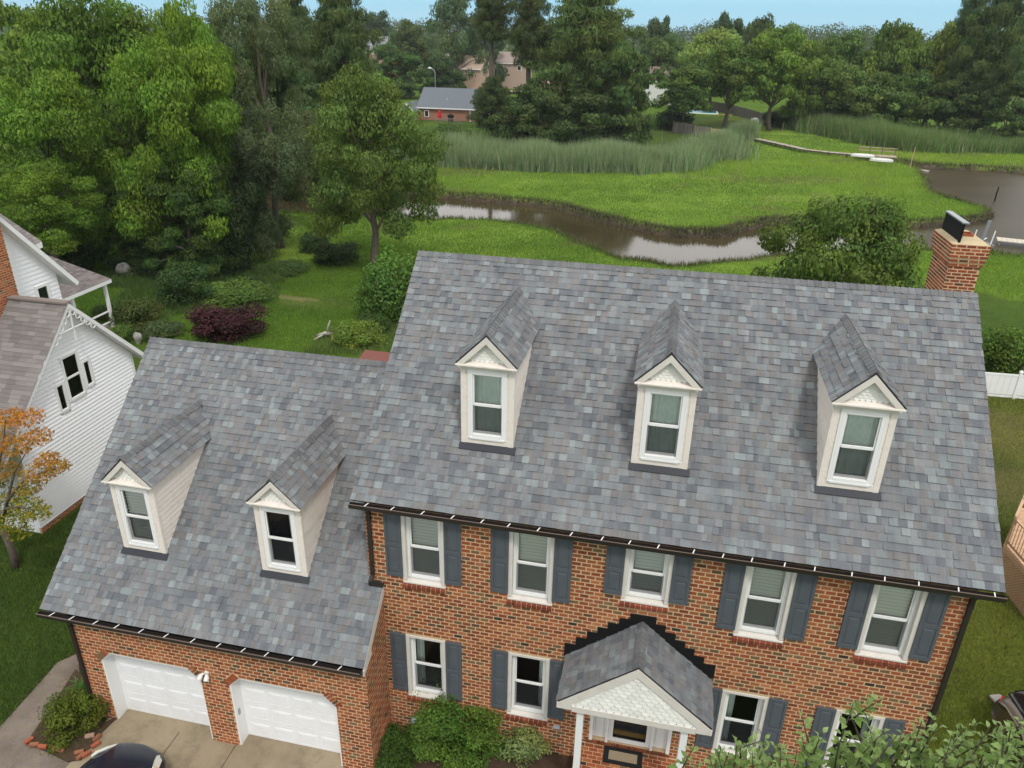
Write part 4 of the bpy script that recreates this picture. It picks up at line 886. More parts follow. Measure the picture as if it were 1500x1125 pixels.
def crown_mesh(kind, seed, fine=1):
    """unit crown: radius 1 in plan, z 0..1 from crown base to top, returns mesh and limb targets"""
    rs = np.random.RandomState(seed); cl = []
    if kind == 'broad':
        for i in range(62):
            z = rs.uniform(.06, .93); rr = math.sin(math.pi*min(1, z*.75+.22))**.7*(1+.22*math.sin(i*2.1)); a = rs.uniform(0, 6.28); q = rs.uniform(.3, .88)*rr
            cl.append((q*math.cos(a), q*math.sin(a), z, rs.uniform(.13, .27)))
        cl += [(0, 0, .7, .3), (0, 0, .4, .4)]; n = 19000; zs = .42; size, asp, dr = .055, .62, .0
    elif kind == 'tall':
        for i in range(60):
            z = rs.uniform(.04, .95); rr = (1-abs(z-.4)*.9)*(1+.2*math.sin(i*1.7)); a = rs.uniform(0, 6.28); q = rs.uniform(.25, .85)*rr
            cl.append((q*math.cos(a), q*math.sin(a), z, rs.uniform(.13, .25)))
        n = 18000; zs = .30; size, asp, dr = .055, .6, .3
    elif kind == 'willow':
        for i in range(64):
            z = rs.uniform(.04, .95); rr = (1-max(0, z-.5)*1.1); a = rs.uniform(0, 6.28); q = rs.uniform(.4, .85)*rr
            cl.append((q*math.cos(a), q*math.sin(a), z, rs.uniform(.12, .22)))
        n = 20000; zs = .5; size, asp, dr = .065, .28, 1.6
    elif kind == 'pine':
        for lay in range(13):
            z = .03+lay/13; rr = (math.sin(math.pi*min(1, z*.72+.27))**.55)*(.7+.3*rs.rand()); m_ = 8 if z < .8 else 5; a0 = rs.uniform(0, 6.28)
            for j in range(m_):
                a = a0+j*6.28/m_+rs.uniform(-.35, .35); L = rr*rs.uniform(.55, 1.0)
                for t in (.45, .85): cl.append((L*t*math.cos(a), L*t*math.sin(a), z+.05*t+rs.uniform(-.02, .02), .11+.09*rr*t))
        n = 30000; zs = .26; size, asp, dr = .085, .14, .0
    elif kind == 'sparse':
        for i in range(58):
            z = rs.uniform(.03, .97); rr = math.sin(math.pi*min(1, z*.8+.18))**.6; a = rs.uniform(0, 6.28); q = rs.uniform(.2, .9)*rr
            cl.append((q*math.cos(a), q*math.sin(a), z, rs.uniform(.12, .24)))
        n = 14000; zs = .5; size, asp, dr = .045, .6, .2
    elif kind == 'bush':
        for i in range(30):
            a = rs.uniform(0, 6.28); z = rs.uniform(.1, .78); q = rs.uniform(.2, .74)*math.sqrt(max(.1, 1-(z*.95)**2)); cl.append((q*math.cos(a), q*math.sin(a), z, rs.uniform(.2, .32)))
        n = 11000; zs = .8; size, asp, dr = .06, .62, 0
    elif kind == 'round':
        for i in range(95):
            a = rs.uniform(0, 6.28); z = rs.uniform(.04, .92); q = rs.uniform(.3, .80)*math.sqrt(max(.08, 1-((z-.38)/.62)**2)); cl.append((q*math.cos(a), q*math.sin(a), z, rs.uniform(.12, .22)))
        n = 46000; zs = .55; size, asp, dr = .034, .6, 0
    n = int(n*fine**1.7); size /= fine; cl = np.array(cl); cc_ = cl.copy(); cc_[:, 2] /= 1; P3, d, idx = crown_points(rs, np.c_[cl[:, :2], cl[:, 2]/1.0, cl[:, 3]], n, zs)
    P3[:, 2] = np.clip(P3[:, 2], -.12, 1.12)
    nr = d*.95+rs.normal(size=d.shape)*.5; nr[:, 2] += .45; nr /= np.linalg.norm(nr, axis=1, keepdims=True)
    V, F = leaf_quads(P3*np.array([1, 1, 2.0]) if False else P3, nr, size, asp, rs, dr)
    ct = rs.uniform(.78, 1.22, len(cl)); hue = rs.uniform(-1, 1, len(cl))
    k = ct[idx]*rs.uniform(.6, 1.4, n); h = hue[idx]*.12+rs.uniform(-.1, .1, n)
    tint = np.c_[k*(1+h), k, k*(1-h*.8)]
    me = npmesh('crown', V, F, MAT['leaf'], tint)
    tg = cl[rs.choice(len(cl), min(14, len(cl)), False)]
    return me, tg
PROTO = {}
for kd, ns in (('broad', 3), ('tall', 2), ('willow', 2), ('pine', 3), ('sparse', 2), ('bush', 3), ('round', 1)):
    PROTO[kd] = [crown_mesh(kd, 100*ord(kd[0])+i) for i in range(ns)]
for kd, ns in (('broad', 3), ('willow', 2), ('tall', 2), ('sparse', 2)): PROTO['near_'+kd] = [crown_mesh(kd, 900+i, 2.0) for i in range(ns)]
def trunk_mesh(H, zb, ht, Rr, targets, r0, lean=(0, 0), kind='broad'):
    b = MB(); top = zb+ht*(.95 if kind == 'pine' else .7); lx, ly = lean; n = 7
    path = [Vector((lx*(t/n)**1.0+.05*Rr*math.sin(t*1.3), ly*(t/n)+.04*Rr*math.cos(t*1.7), top*t/n-.15)) for t in range(n+1)]
    b.tube(path, [r0*(1.25 if t == 0 else 1)*(1-.8*t/n)+.01 for t in range(n+1)], 8)
    for tx, ty, tz, tr in targets:
        e = Vector((tx*Rr, ty*Rr, zb+tz*ht)); s_ = min(max(.3, (e.z-.35*ht*(.6 if kind != 'pine' else .0)-.15*Rr)/max(top, .1)), .95); k = s_*n; i = min(int(k), n-1); st = path[i].lerp(path[i+1], k-i)
        mid = st.lerp(e, .5)+Vector((0, 0, .06*Rr)); rr = r0*(1-.75*s_)*.55; b.tube([st, mid, e], [rr, rr*.6, rr*.15+.005], 5, False)
    return b
def tree(name, label, x, y, z0, H, Rr, kind, col, cb=.25, var=0, r0=None, group=None, cat='tree', rz=None, lean=(0, 0), bark=(1, 1, 1)):
    """H overall height, Rr crown radius, cb fraction of the height where the crown starts"""
    T_ = thing(name, label, cat, (x, y, z0), NR.uniform(0, 6.28) if rz is None else rz, group)
    me, tg = PROTO[kind][var % len(PROTO[kind])]; o = link('crown', me, T_, (lean[0], lean[1], H*cb)); o.scale = (Rr, Rr, H*(1-cb)/1.02); o.color = (*col, 1)
    r0 = r0 or .022*H+.05; t = trunk_mesh(H, H*cb, H*(1-cb), Rr, tg, r0, lean, kind).build('trunk', MAT['bark'], T_, smooth=True)
    return T_
G_BR = (.128, .215, .022); G_MID = (0.1, 0.165, 0.026); G_DK = (0.06, 0.1, 0.022); G_PINE = (.085, .112, .034); G_GREY = (.13, .165, .075); G_OLIVE = (0.13, 0.18, 0.03); G_FAR = (0.07, 0.11, 0.04); G_LITE = (0.16, 0.24, 0.05)
def by_px(u, vt, Y, wpx):
    """place by the line of sight: top of the crown at (u, vt) at distance Y"""
    p = gy(u, vt, Y); q = gy(u+wpx/2, vt+40, Y); r_ = abs(q[0]-gy(u-wpx/2, vt+40, Y)[0])/2; return p[0], p[1], p[2], r_
LEFT_GROUP = None
TREES = [
 # name, label, u, v_top, Y, width px, kind, colour, crown base fraction, variant
 ('maple_tree', 'tall bright green tree at the upper left, nearest its dark ivy covered trunk', 222, 38, 34, 190, 'broad', G_BR, .16, 0),
 ('maple_tree', 'bright green tree crown behind the white neighbour house, at the left edge', 40, 88, 33, 190, 'broad', G_BR, .2, 1),
 ('maple_tree', 'tall light green tree reaching the top edge in the far upper left', 130, -22, 44, 240, 'broad', (.115, .195, .026), .15, 2),
 ('maple_tree', 'yellow green low spreading tree right above the neighbour roof tip', 48, 232, 28, 125, 'broad', G_BR, .35, 2),
 ('maple_tree', 'bright green tree with its top just touching the picture top left of the grey oak', 255, -25, 39, 130, 'broad', G_BR, .15, 1),
 ('willow_oak', 'big dull grey green tree with drooping foliage, left of the pines', 368, -35, 44, 165, 'willow', G_GREY, .22, 0),
 ('willow_oak', 'dull grey green tree behind the big drooping one, lower and darker', 318, 130, 41, 150, 'willow', (0.081, 0.111, 0.047), .05, 1),
 ('ivy_tree', 'dark ivy covered tree low above the purple maple, left of the creek', 262, 225, 32.5, 130, 'tall', (0.065, 0.118, 0.024), .05, 0),
 ('ivy_tree', 'dark green tree mass standing above the white rock', 190, 262, 35, 120, 'tall', (0.049, 0.095, 0.022), .05, 1),
 ('ivy_tree', 'very dark dense evergreen at the creek bend, left of the grey scrub', 318, 270, 36, 95, 'bush', (0.036, 0.060, 0.019), .0, 1),
 ('pine_tree', 'dark tall pine right of the drooping grey green tree', 492, -28, 84, 135, 'pine', (0.088, 0.129, 0.037), .12, 0),
 ('pine_tree', 'dark pine half hidden behind the drooping tree, shorter than its neighbour', 425, -10, 96, 110, 'pine', (0.074, 0.114, 0.037), .12, 1),
 ('leaning_tree', 'medium olive green tree with bare slender trunk standing on the creek bank', 533, 94, 39, 172, 'broad', (0.135, 0.200, 0.042), .22, 2),
 ('pine_tree', 'tallest loblolly pine with bare upper trunk, over the reed bed', 722, -62, 122, 68, 'pine', G_PINE, .56, 2),
 ('pine_tree', 'slim tall pine between the tallest pine and the wide one', 778, -38, 120, 66, 'pine', G_PINE, .46, 1),
 ('pine_tree', 'wide dark pine in the middle of the grove over the reeds', 862, -22, 118, 190, 'pine', (0.109, 0.153, 0.037), .14, 0),
 ('pine_tree', 'dark pine low in front of the grove, left part', 722, 112, 116, 72, 'pine', (0.072, 0.105, 0.032), .05, 1),
 ('evergreen_oak', 'dark rounded tree on the right flank of the pine grove', 925, 58, 112, 100, 'tall', (0.085, 0.138, 0.037), .04, 0),
 ('evergreen_oak', 'dark broad tree in the centre foot of the pine grove', 785, 112, 112, 105, 'broad', (0.072, 0.109, 0.028), .05, 1),
 ('evergreen_oak', 'dark low tree at the foot of the wide pine', 868, 130, 111, 120, 'broad', (0.075, 0.118, 0.032), .04, 2),
 ('evergreen_oak', 'mid green bright crown peeking over the pine grove', 855, 8, 140, 120, 'tall', (0.179, 0.274, 0.049), .1, 1),
 ('yard_tree', 'round green tree by the swimming pool, right of the grove', 1008, 92, 140, 85, 'broad', (0.105, 0.172, 0.037), .30, 0),
 ('yard_tree', 'green tree with bare trunk right of the pool, left one of the pair', 1078, 52, 143, 90, 'broad', (0.122, 0.188, 0.037), .30, 1),
 ('yard_tree', 'green tree over the upturned boat, right one of the pair', 1150, 32, 146, 110, 'broad', (0.147, 0.226, 0.034), .26, 2),
 ('yard_tree', 'pale green tree behind the pool with a round top', 1052, 36, 175, 100, 'broad', (0.211, 0.294, 0.071), .2, 0),
 ('yard_tree', 'dark round tree on the skyline above the pale green one', 1072, 14, 230, 55, 'broad', (0.075, 0.118, 0.043), .1, 1),
 ('yard_tree', 'dark round tree on the skyline right of the first one', 1120, 18, 225, 60, 'broad', (0.088, 0.122, 0.040), .1, 2),
 ('yard_tree', 'dark round tree on the skyline just right of the pine grove', 968, 19, 235, 55, 'broad', (0.075, 0.122, 0.048), .1, 0),
 ('yard_tree', 'green tree right of the grove above the pink roof', 978, 48, 200, 90, 'broad', (0.101, 0.156, 0.040), .1, 2),
 ('shore_tree', 'green tree of the right shore wood, first from its left end', 1198, 66, 150, 80, 'broad', (0.109, 0.172, 0.034), .15, 0),
 ('shore_tree', 'dark green tree of the right shore wood with pale flowering top', 1265, 92, 149, 110, 'broad', (0.126, 0.185, 0.043), .04, 1),
 ('shore_tree', 'broad green tree of the right shore wood, under the open sky', 1240, 42, 162, 110, 'broad', (0.105, 0.166, 0.034), .1, 2),
 ('shore_tree', 'high round green tree of the right shore wood, right of the open sky', 1325, 24, 160, 100, 'broad', (0.126, 0.196, 0.034), .06, 0),
 ('shore_tree', 'dark green tree low in the right shore wood below the high round one', 1340, 100, 150, 100, 'broad', (0.088, 0.145, 0.032), .03, 2),
 ('shore_tree', 'yellowish topped tree of the right shore wood', 1392, 28, 158, 90, 'broad', (0.152, 0.196, 0.034), .06, 1),
 ('pine_tree', 'tall pine at the upper right, left one of the dark group', 1432, -12, 158, 80, 'pine', (0.075, 0.118, 0.037), .2, 0),
 ('pine_tree', 'huge dark pine filling the upper right corner', 1480, -28, 150, 130, 'pine', (0.081, 0.122, 0.034), .08, 2),
 ('shore_tree', 'dark tree in the lower right end of the shore wood, under the huge pine', 1420, 110, 148, 90, 'tall', (0.075, 0.122, 0.032), .03, 0),
 ('shore_tree', 'dark tree at the right edge of the picture above the reeds', 1500, 105, 142, 95, 'tall', (0.072, 0.118, 0.028), .03, 1),
 ('maple_tree', 'bright green tree crown in the upper left corner behind the nearer ones', 30, -8, 60, 170, 'broad', (0.138, 0.221, 0.030), .08, 0),
 ('maple_tree', 'green tree filling the gap behind the left tree trunks', 120, 150, 52, 190, 'broad', (0.089, 0.158, 0.027), .03, 1),
 ('maple_tree', 'shadowy green tree behind the ivy covered one', 250, 150, 50, 170, 'broad', (0.078, 0.142, 0.027), .03, 2),
 ('maple_tree', 'dark green tree beyond the creek, left of the pines', 390, 60, 70, 150, 'tall', (0.065, 0.111, 0.032), .03, 0),
 ('street_tree', 'bushy green tree left of the street lamp, far behind the brick ranch house', 572, 60, 185, 60, 'tall', (0.081, 0.139, 0.035), .05, 0),
 ('street_tree', 'bushy green tree just beside the street lamp', 600, 76, 182, 55, 'tall', (0.081, 0.145, 0.038), .05, 1),
 ('street_tree', 'dark green round tree behind the street lamp', 648, 80, 190, 62, 'broad', (0.055, 0.095, 0.030), .05, 2),
 ('street_tree', 'olive tree on the skyline above the street lamp', 598, 26, 240, 70, 'broad', (0.097, 0.134, 0.041), .1, 1),
 ('street_tree', 'tall grey green tree touching the picture top, centre left', 668, -12, 215, 85, 'sparse', (0.094, 0.142, 0.057), .08, 0),
 ('street_tree', 'tall blue green tree behind the tallest pine', 708, 8, 230, 70, 'broad', (0.073, 0.118, 0.051), .08, 2),
 ('street_tree', 'dark blue green tree on the left skyline gap', 552, 12, 300, 60, 'broad', (0.065, 0.103, 0.046), .08, 0),
 ('street_tree', 'small young tree on the street lawn far behind the ranch house', 676, 118, 172, 14, 'broad', (0.065, 0.111, 0.027), .4, 0),
 ('creek_tree', 'dark green low tree on the bank at the foot of the pines', 500, 170, 78, 130, 'tall', (0.073, 0.123, 0.030), .04, 1),
 ('creek_tree', 'dark green tree between the drooping tree and the leaning one', 435, 172, 66, 95, 'tall', (0.065, 0.111, 0.027), .05, 0),
 ('creek_tree', 'dark green tree by the ranch house patio', 592, 182, 92, 60, 'bush', (0.081, 0.142, 0.027), .0, 2),
]
for (nm, lb, u, vt, Y, wp, kd, col, cb, var) in TREES:
    x, y, zt, rr = by_px(u, vt, Y, wp); rr *= 1.18; z0 = hh(x, y); tree(nm, lb, x, y, z0-.1, zt-z0, rr, ('near_'+kd if Y < 50 and 'near_'+kd in PROTO else kd), col, cb, var, r0=(.3 if Y < 50 else None))
# the small tree's own trunk foot is visible: it stands where the trees above put it; the round tree behind the ridge
x, y, zt, rr = by_px(1245, 280, 27, 236); z0 = hh(x, y); tree('round_tree', 'dense round dark green tree rising behind the main roof ridge', x, y, z0-.1, zt-z0, rr*1.3, 'round', (.105, .160, .030), .10, 0)
# far woods that read as one mass
def far_woods():
    rs = np.random.RandomState(5); cl = []
    for Y, n, h0 in ((255, 60, 11), (340, 80, 14), (450, 100, 17), (600, 120, 20), (900, 150, 26)):
        for i in range(n):
            x = -Y*.95+ (Y*1.6)*(i+rs.uniform(-.3, .3))/n; yy = Y+rs.uniform(-25, 25); r_ = rs.uniform(.5, 1)*(5+Y*.008)
            cl.append((x, yy, h0*rs.uniform(.55, .9), r_)); cl.append((x+rs.uniform(-5, 5), yy, h0*.35, r_*1.1))
    cl = np.array(cl); n = 230000; p, d, idx = crown_points(rs, cl, n, .85)
    p[:, 2] = np.maximum(p[:, 2], -.5); nr = d+rs.normal(size=d.shape)*.6; nr /= np.linalg.norm(nr, axis=1, keepdims=True)
    V, F = leaf_quads(p, nr, .72, .7, rs); sc = (.6+p[:, 1]/400)
    c4 = np.repeat(p, 4, 0); V = c4+(V-c4)*np.repeat(sc, 4)[:, None]
    k = rs.uniform(.75, 1.25, len(cl))[idx]*rs.uniform(.8, 1.2, n); h = rs.uniform(-.2, .2, len(cl))[idx]
    tint = np.c_[.078*k*(1+h), .115*k, .045*k*(1-h)]
    link('far_woods', npmesh('far_woods', V, F, MAT['leaf'], tint), kind='stuff')
far_woods()

# bushes: label, u, v_base, width px, height m, kind, colour, name
BUSH = [
 ('garden_shrub', 'leafy green shrub at the left end of the perennial bed, under the dark trees', 262, 420, 70, 1.7, 'bush', (.05, .09, .022), 1),
 ('garden_shrub', 'dark shrub right behind the purple maple', 350, 432, 60, 1.1, 'bush', (.05, .085, .022), 2),
 ('garden_shrub', 'green shrub at the right end of the hedge between garage roof and lawn', 540, 495, 55, 1.3, 'bush', (.07, .125, .03), 0),
 ('garden_shrub', 'tall weedy shrub at the marsh edge left of the leaning tree', 452, 372, 55, 1.6, 'bush', (.06, .10, .03), 1),
 ('garden_shrub', 'green undergrowth at the creek edge left of the grey scrub', 345, 322, 50, 1.3, 'bush', (.045, .08, .022), 0),
 ('garden_shrub', 'light green weeds along the back lawn edge', 400, 404, 80, .7, 'bush', (.085, .14, .035), 2),
 ('garden_shrub', 'small yellow green shrub in front of the porch post', 150, 470, 40, 1.0, 'bush', (.08, .12, .03), 2),
 ('laurel_bush', 'large glossy green bush between the two roofs, behind the garage ridge', 566, 478, 118, 4.1, 'bush', (.105, .195, .035), 0),
 ('purple_maple', 'dark purple low dome shaped maple behind the garage roof ridge', 312, 506, 118, 1.75, 'bush', (0.056, 0.017, 0.022), 1),
 ('garden_shrub', 'yellow green shrub against the ridge of the garage, right of the driftwood', 515, 512, 80, 1.3, 'bush', (0.168, 0.238, 0.036), 2),
 ('garden_shrub', 'low light green perennial bed left of the bright back lawn', 325, 445, 110, .9, 'bush', (0.119, 0.196, 0.036), 0),
 ('garden_shrub', 'dark green shrub above the purple maple', 255, 452, 85, 2.4, 'bush', (0.049, 0.098, 0.024), 1),
 ('garden_shrub', 'tall dark shrub at the lawn corner above the perennial bed', 300, 405, 95, 3.0, 'bush', (0.049, 0.095, 0.024), 2),
 ('garden_shrub', 'dark brownish green shrub beside the porch railing', 190, 492, 72, 2.0, 'bush', (0.084, 0.112, 0.030), 0),
 ('garden_shrub', 'small green shrub below the porch, right of the white gable', 168, 505, 45, 1.0, 'bush', (0.105, 0.182, 0.036), 1),
 ('garden_shrub', 'grey green perennial clump left of the purple maple', 225, 498, 62, .9, 'bush', (0.098, 0.140, 0.048), 2),
 ('garden_shrub', 'green shrub under the ivy covered tree, near the white rock', 215, 408, 75, 1.6, 'bush', (0.049, 0.087, 0.024), 0),
 ('garden_shrub', 'dark shrub at the foot of the leaning creek tree', 480, 392, 75, 1.7, 'bush', (0.049, 0.084, 0.024), 1),
 ('garden_shrub', 'dark thicket left of the trunk at the left lawn', 75, 400, 120, 2.2, 'bush', (0.048, 0.090, 0.024), 2),
 ('garden_shrub', 'shadowy shrub between the ivy covered tree and the scrub', 345, 372, 70, 1.8, 'bush', (0.042, 0.077, 0.022), 0),
 ('grove_shrub', 'bright green shrub at the left foot of the pine grove', 688, 212, 60, 3.0, 'bush', (0.105, 0.182, 0.026), 0),
 ('grove_shrub', 'green shrub in front of the ranch house deck', 655, 205, 60, 2.6, 'bush', (0.084, 0.154, 0.026), 1),
 ('grove_shrub', 'dark shrub at the centre foot of the pine grove', 825, 222, 70, 3.5, 'bush', (0.049, 0.087, 0.024), 2),
 ('grove_shrub', 'dark shrub at the right foot of the pine grove', 905, 218, 80, 4.0, 'bush', (0.053, 0.092, 0.026), 0),
 ('grove_shrub', 'dark shrub between the two trunks of the pine grove', 755, 215, 70, 3.6, 'bush', (0.048, 0.084, 0.024), 1),
 ('fence_shrub', 'dark hedge under the tree above the upturned white boat', 1138, 188, 45, 3.0, 'bush', (0.042, 0.070, 0.022), 1),
 ('fence_shrub', 'dark shrub left of the swimming pool fence', 985, 192, 55, 4.0, 'bush', (0.042, 0.073, 0.022), 2),
 ('fence_shrub', 'dark undergrowth under the first tree of the right shore wood', 1195, 182, 60, 4.0, 'bush', (0.042, 0.077, 0.022), 0),
 ('side_bush', 'bright green bush over the white vinyl fence at the right edge', 1492, 568, 105, 2.9, 'bush', (0.105, 0.175, 0.024), 0),
 ('boxwood_bush', 'big dark green clipped bush below the lower left windows', 655, 1124, 185, 1.7, 'round', (.105, .195, .028), 0),
 ('variegated_bush', 'small pale variegated bush left of the portico', 760, 1122, 92, .85, 'bush', (0.210, 0.259, 0.090), 1),
 ('front_bush', 'low dark green bush at the garage side wall, under the clipped one', 570, 1132, 85, .7, 'bush', (0.063, 0.119, 0.019), 2),
 ('bed_shrub', 'olive green shrub in the brick edged bed left of the garage doors', 92, 1092, 92, 1.05, 'bush', (0.112, 0.147, 0.017), 0),
]
for (nm, lb, u, vb, wp, H, kd, col, var) in BUSH:
    p = gz(u, vb, 0); 
    for _ in range(4): p = gz(u, vb, hh(p[0], p[1]))
    q = at(u+wp/2, vb, 2, p[2]); rr = np.hypot(*(q-p)[:2])*1.3; T_ = thing(nm, lb, 'bush', (p[0]+.0, p[1]+rr*.55, p[2]-.05), NR.uniform(0, 6.28))
    me, tg = PROTO[kd][var % len(PROTO[kd])]; o = link('foliage', me, T_); o.scale = (rr, rr, H/1.05); o.color = (*col, 1); o.location.z = .02*H
    b = MB()
    for k in range(5): a = k*1.256+.3; b.tube([(0, 0, -.05), (rr*.25*math.cos(a), rr*.25*math.sin(a), H*.35), (rr*.5*math.cos(a), rr*.5*math.sin(a), H*.75)], [.03+.01*H, .02+.006*H, .006], 5)
    b.build('stem', MAT['bark'], T_)

# ------------------------------------------------------------------ grass, reeds
def blades(name, x, y, z, h, w, col, rs, lean=.35, seg=1):
    n = len(x); a = rs.uniform(0, 6.28, n); dx, dy = np.cos(a), np.sin(a); la = rs.uniform(0, 6.28, n); ll = h*rs.uniform(0, lean, n)
    p0 = np.c_[x-dx*w/2, y-dy*w/2, z-.03]; p1 = np.c_[x+dx*w/2, y+dy*w/2, z-.03]; p2 = np.c_[x+np.cos(la)*ll, y+np.sin(la)*ll, z+h]
    V = np.stack([p0, p1, p2], 1).reshape(-1, 3); o = link(name, npmesh(name, V, np.arange(3*n).reshape(n, 3), MAT['blade'], col), kind='stuff'); o.color = (1, 1, 1, 1); return o
def in_view(x, y, z, m=40):
    d = np.c_[x, y, z]-CAM; zz = d@FWD; u = 750+FPX*(d@RT)/zz; v = 562.5-FPX*(d@UP)/zz
    return (zz > 0) & (u > -m) & (u < 1500+m) & (v < 1125+m)
def scatter(n, x0, x1, y0, y1, rs, p=2.0):
    """ground points, denser towards the camera"""
    r = rs.uniform(0, 1, n); y = ((y0**(1-p))*(1-r)+(y1**(1-p))*r)**(1/(1-p)) if p != 1 else y0*(y1/y0)**r
    return rs.uniform(x0, x1, n), y
def marsh_grass():
    rs = np.random.RandomState(3); n = 1050000; Yp = rs.uniform(0, 1, n); y = 30*(140/30)**Yp; x = (y+12)*rs.uniform(-.95, .74, n)
    m_ = sdist(x, y, MARSH) < rs.uniform(-1, 1.5, n); x, y = x[m_], y[m_]
    h, sd = height(x, y, True); ss = sdist(x, y, SCRUB); k = (sd > .55) & in_view(x, y, h, 130) & ~((ss < 0) & (rs.uniform(0, 1, len(x)) < .75)); x, y, h, sd = x[k], y[k], h[k], sd[k]
    pt = wob(x, y, .3); hue = rs.uniform(0, 1, len(x)); base = np.array([.180, .285, .042]); yel = np.array([.28, .36, .06]); dk = np.array([.105, .19, .035]); brn = np.array([.20, .17, .10])
    c = base+(yel-base)*np.clip(pt*.5+hue*.7-.1, 0, 1)[:, None]; c = c+(dk-c)*(np.clip(-pt*.6, 0, 1)*(hue < .6))[:, None]
    br_ = np.clip(wob(x, y, .9)-.6, 0, 1)*2*(rs.uniform(0, 1, len(x)) < .6); c = c+(brn-c)*np.clip(br_*1.4, 0, .85)[:, None]
    edge = np.clip(1-(sd-.5)/1.2, 0, 1); c = c+(brn*.6-c)*(edge*rs.uniform(0, 1, len(x))*.8)[:, None]; c *= rs.uniform(.75, 1.25, len(x))[:, None]
    sc = .35+y/90; blades('marsh_grass', x, y, h, (.30+.25*np.clip(edge, 0, 1)+.12*pt.clip(-1, 1))*rs.uniform(.6, 1.3, len(x))*(.75+sc*.25), .035*sc+.02, c, rs, .5)
    # dark root fringe along the muddy bank
    n = 60000; i = rs.randint(0, len(CREEK), n); t = rs.uniform(0, 1, n); A = CREEK[i]; B = CREEK[(i+1) % len(CREEK)]; q = A+(B-A)*t[:, None]+rs.normal(size=(n, 2))*1.1; x, y = q.T
    h, sd = height(x, y, True); k = (sd > .12) & (sd < .9) & in_view(x, y, h, 5); x, y, h = x[k], y[k], h[k]; kk = rs.uniform(.3, 1.3, len(x))[:, None]
    blades('bank_roots', x, y, h, rs.uniform(.15, .6, len(x)), .10, np.array([.14, .125, .08])*kk, rs, 1.2)
marsh_grass()
def reeds(name, line, depth, n, hgt, seed, cols):
    """line: image polyline of the reed front; depth metres behind it"""
    rs = np.random.RandomState(seed); L = topoly(line, MARSH_Z); seg = np.hypot(*(np.diff(L, axis=0).T)); cum = np.r_[0, np.cumsum(seg)]; s = rs.uniform(0, cum[-1], n)
    i = np.clip(np.searchsorted(cum, s)-1, 0, len(L)-2); t = (s-cum[i])/seg[i]; p = L[i]+(L[i+1]-L[i])*t[:, None]; back = rs.uniform(0, 1, n)**1.3*np.interp(s/cum[-1], [0, .06, .94, 1], [.3, 1, 1, .4])*depth
    d = p-CAM[:2]; d /= np.linalg.norm(d, axis=1, keepdims=True); p = p+d*(back[:, None])+rs.normal(size=(n, 2))*.45*(.5+wob(p[:, 0], p[:, 1], 1.1)[:, None]**2); x, y = p.T; z = height(x, y)
    patch = wob(x, y, .5); h = hgt*rs.uniform(.5, 1.2, n)*(1+.30*patch)*np.clip(.72+back/3, 0, 1)
    c = np.where((rs.uniform(0, 1, n)+patch*.25 < .55)[:, None], cols[0], cols[1]); c = np.where((rs.uniform(0, 1, n) < .14)[:, None], np.array([.38, .34, .24]), c)*rs.uniform(.7, 1.3, n)[:, None]
    blades(name, x, y, z, h, rs.uniform(.05, .13, n), c, rs, .42)
GA, GB = np.array([.175, .255, .125]), np.array([.265, .345, .20])
reeds('reed_bed', [(622, 243), (700, 248), (770, 252), (850, 254), (930, 254), (1000, 247), (1045, 236), (1060, 226)], 11, 95000, 2.9, 1, (GA, GB))
reeds('reed_bed', [(1070, 208), (1085, 207), (1104, 208)], 7, 9000, 3.2, 2, (GA, GB))
reeds('reed_bed', [(1135, 190), (1200, 200), (1260, 212), (1330, 224), (1400, 222), (1500, 226), (1560, 232)], 12, 80000, 2.7, 3, (np.array([.105, .19, .050]), np.array([.16, .25, .075])))
reeds('dead_reeds', [(1045, 232), (1060, 224), (1088, 219)], 4, 5000, 1.3, 4, (np.array([.17, .15, .10]), np.array([.13, .12, .075])))
# lawns
def lawn(name, x0, x1, y0, y1, n, cols, seed, keep, hgt=.09):
    rs = np.random.RandomState(seed); x = rs.uniform(x0, x1, n); y = rs.uniform(y0, y1, n); z = height(x, y); k = keep(x, y) & in_view(x, y, z, 130); x, y, z = x[k], y[k], z[k]
    pt = np.clip(.5+wob(x, y, 1.3)*.4+rs.uniform(-.3, .3, len(x)), 0, 1)[:, None]; c = (cols[0]*(1-pt)+cols[1]*pt)*rs.uniform(.6, 1.4, len(x))[:, None]
    dist = np.sqrt((x-CAM[0])**2+(y-CAM[1])**2+200); blades(name, x, y, z, hgt*rs.uniform(.6, 1.4, len(x)), .012+dist*.0006, c, rs, .9)
PATHP = [gz(u, v, -.36)[:2] for u, v in ((116, 962), (85, 975), (40, 1022), (0, 1066), (-60, 1130), (-60, 1300), (230, 1300), (160, 1140), (50, 1095), (45, 1085), (80, 1040), (118, 1000))]
PATHA = np.array(PATHP)
BEDP = np.array([gz(u, v, -.36)[:2] for u, v in ((50, 1093), (46, 1080), (112, 985), (140, 1010), (152, 1062), (178, 1048), (150, 1075), (120, 1115), (100, 1118))])
lawn('lawn_grass', -16, -7.0, -14, 12, 260000, (np.array([.058, .108, .022]), np.array([.105, .160, .034])), 8, lambda x, y: (sdist(x, y, PATHA) > 0) & (x < -7.4) & ~((x < -13.4) & (y > 4.2) & (y < 10.2)))
lawn('lawn_grass', 11.5, 24, -8, 26, 230000, (np.array([.085, .150, .022]), np.array([.23, .22, .06])), 9, lambda x, y: (x > 11.4) & (NR.uniform(0, 1, len(x)) > .9*sst(.5, 1.1, wob(x+9, y, .5))))
UND = topoly([(60, 402), (200, 384), (350, 368), (425, 398), (375, 440), (300, 458), (262, 500), (205, 505), (185, 450), (215, 420), (100, 424)], -.3)
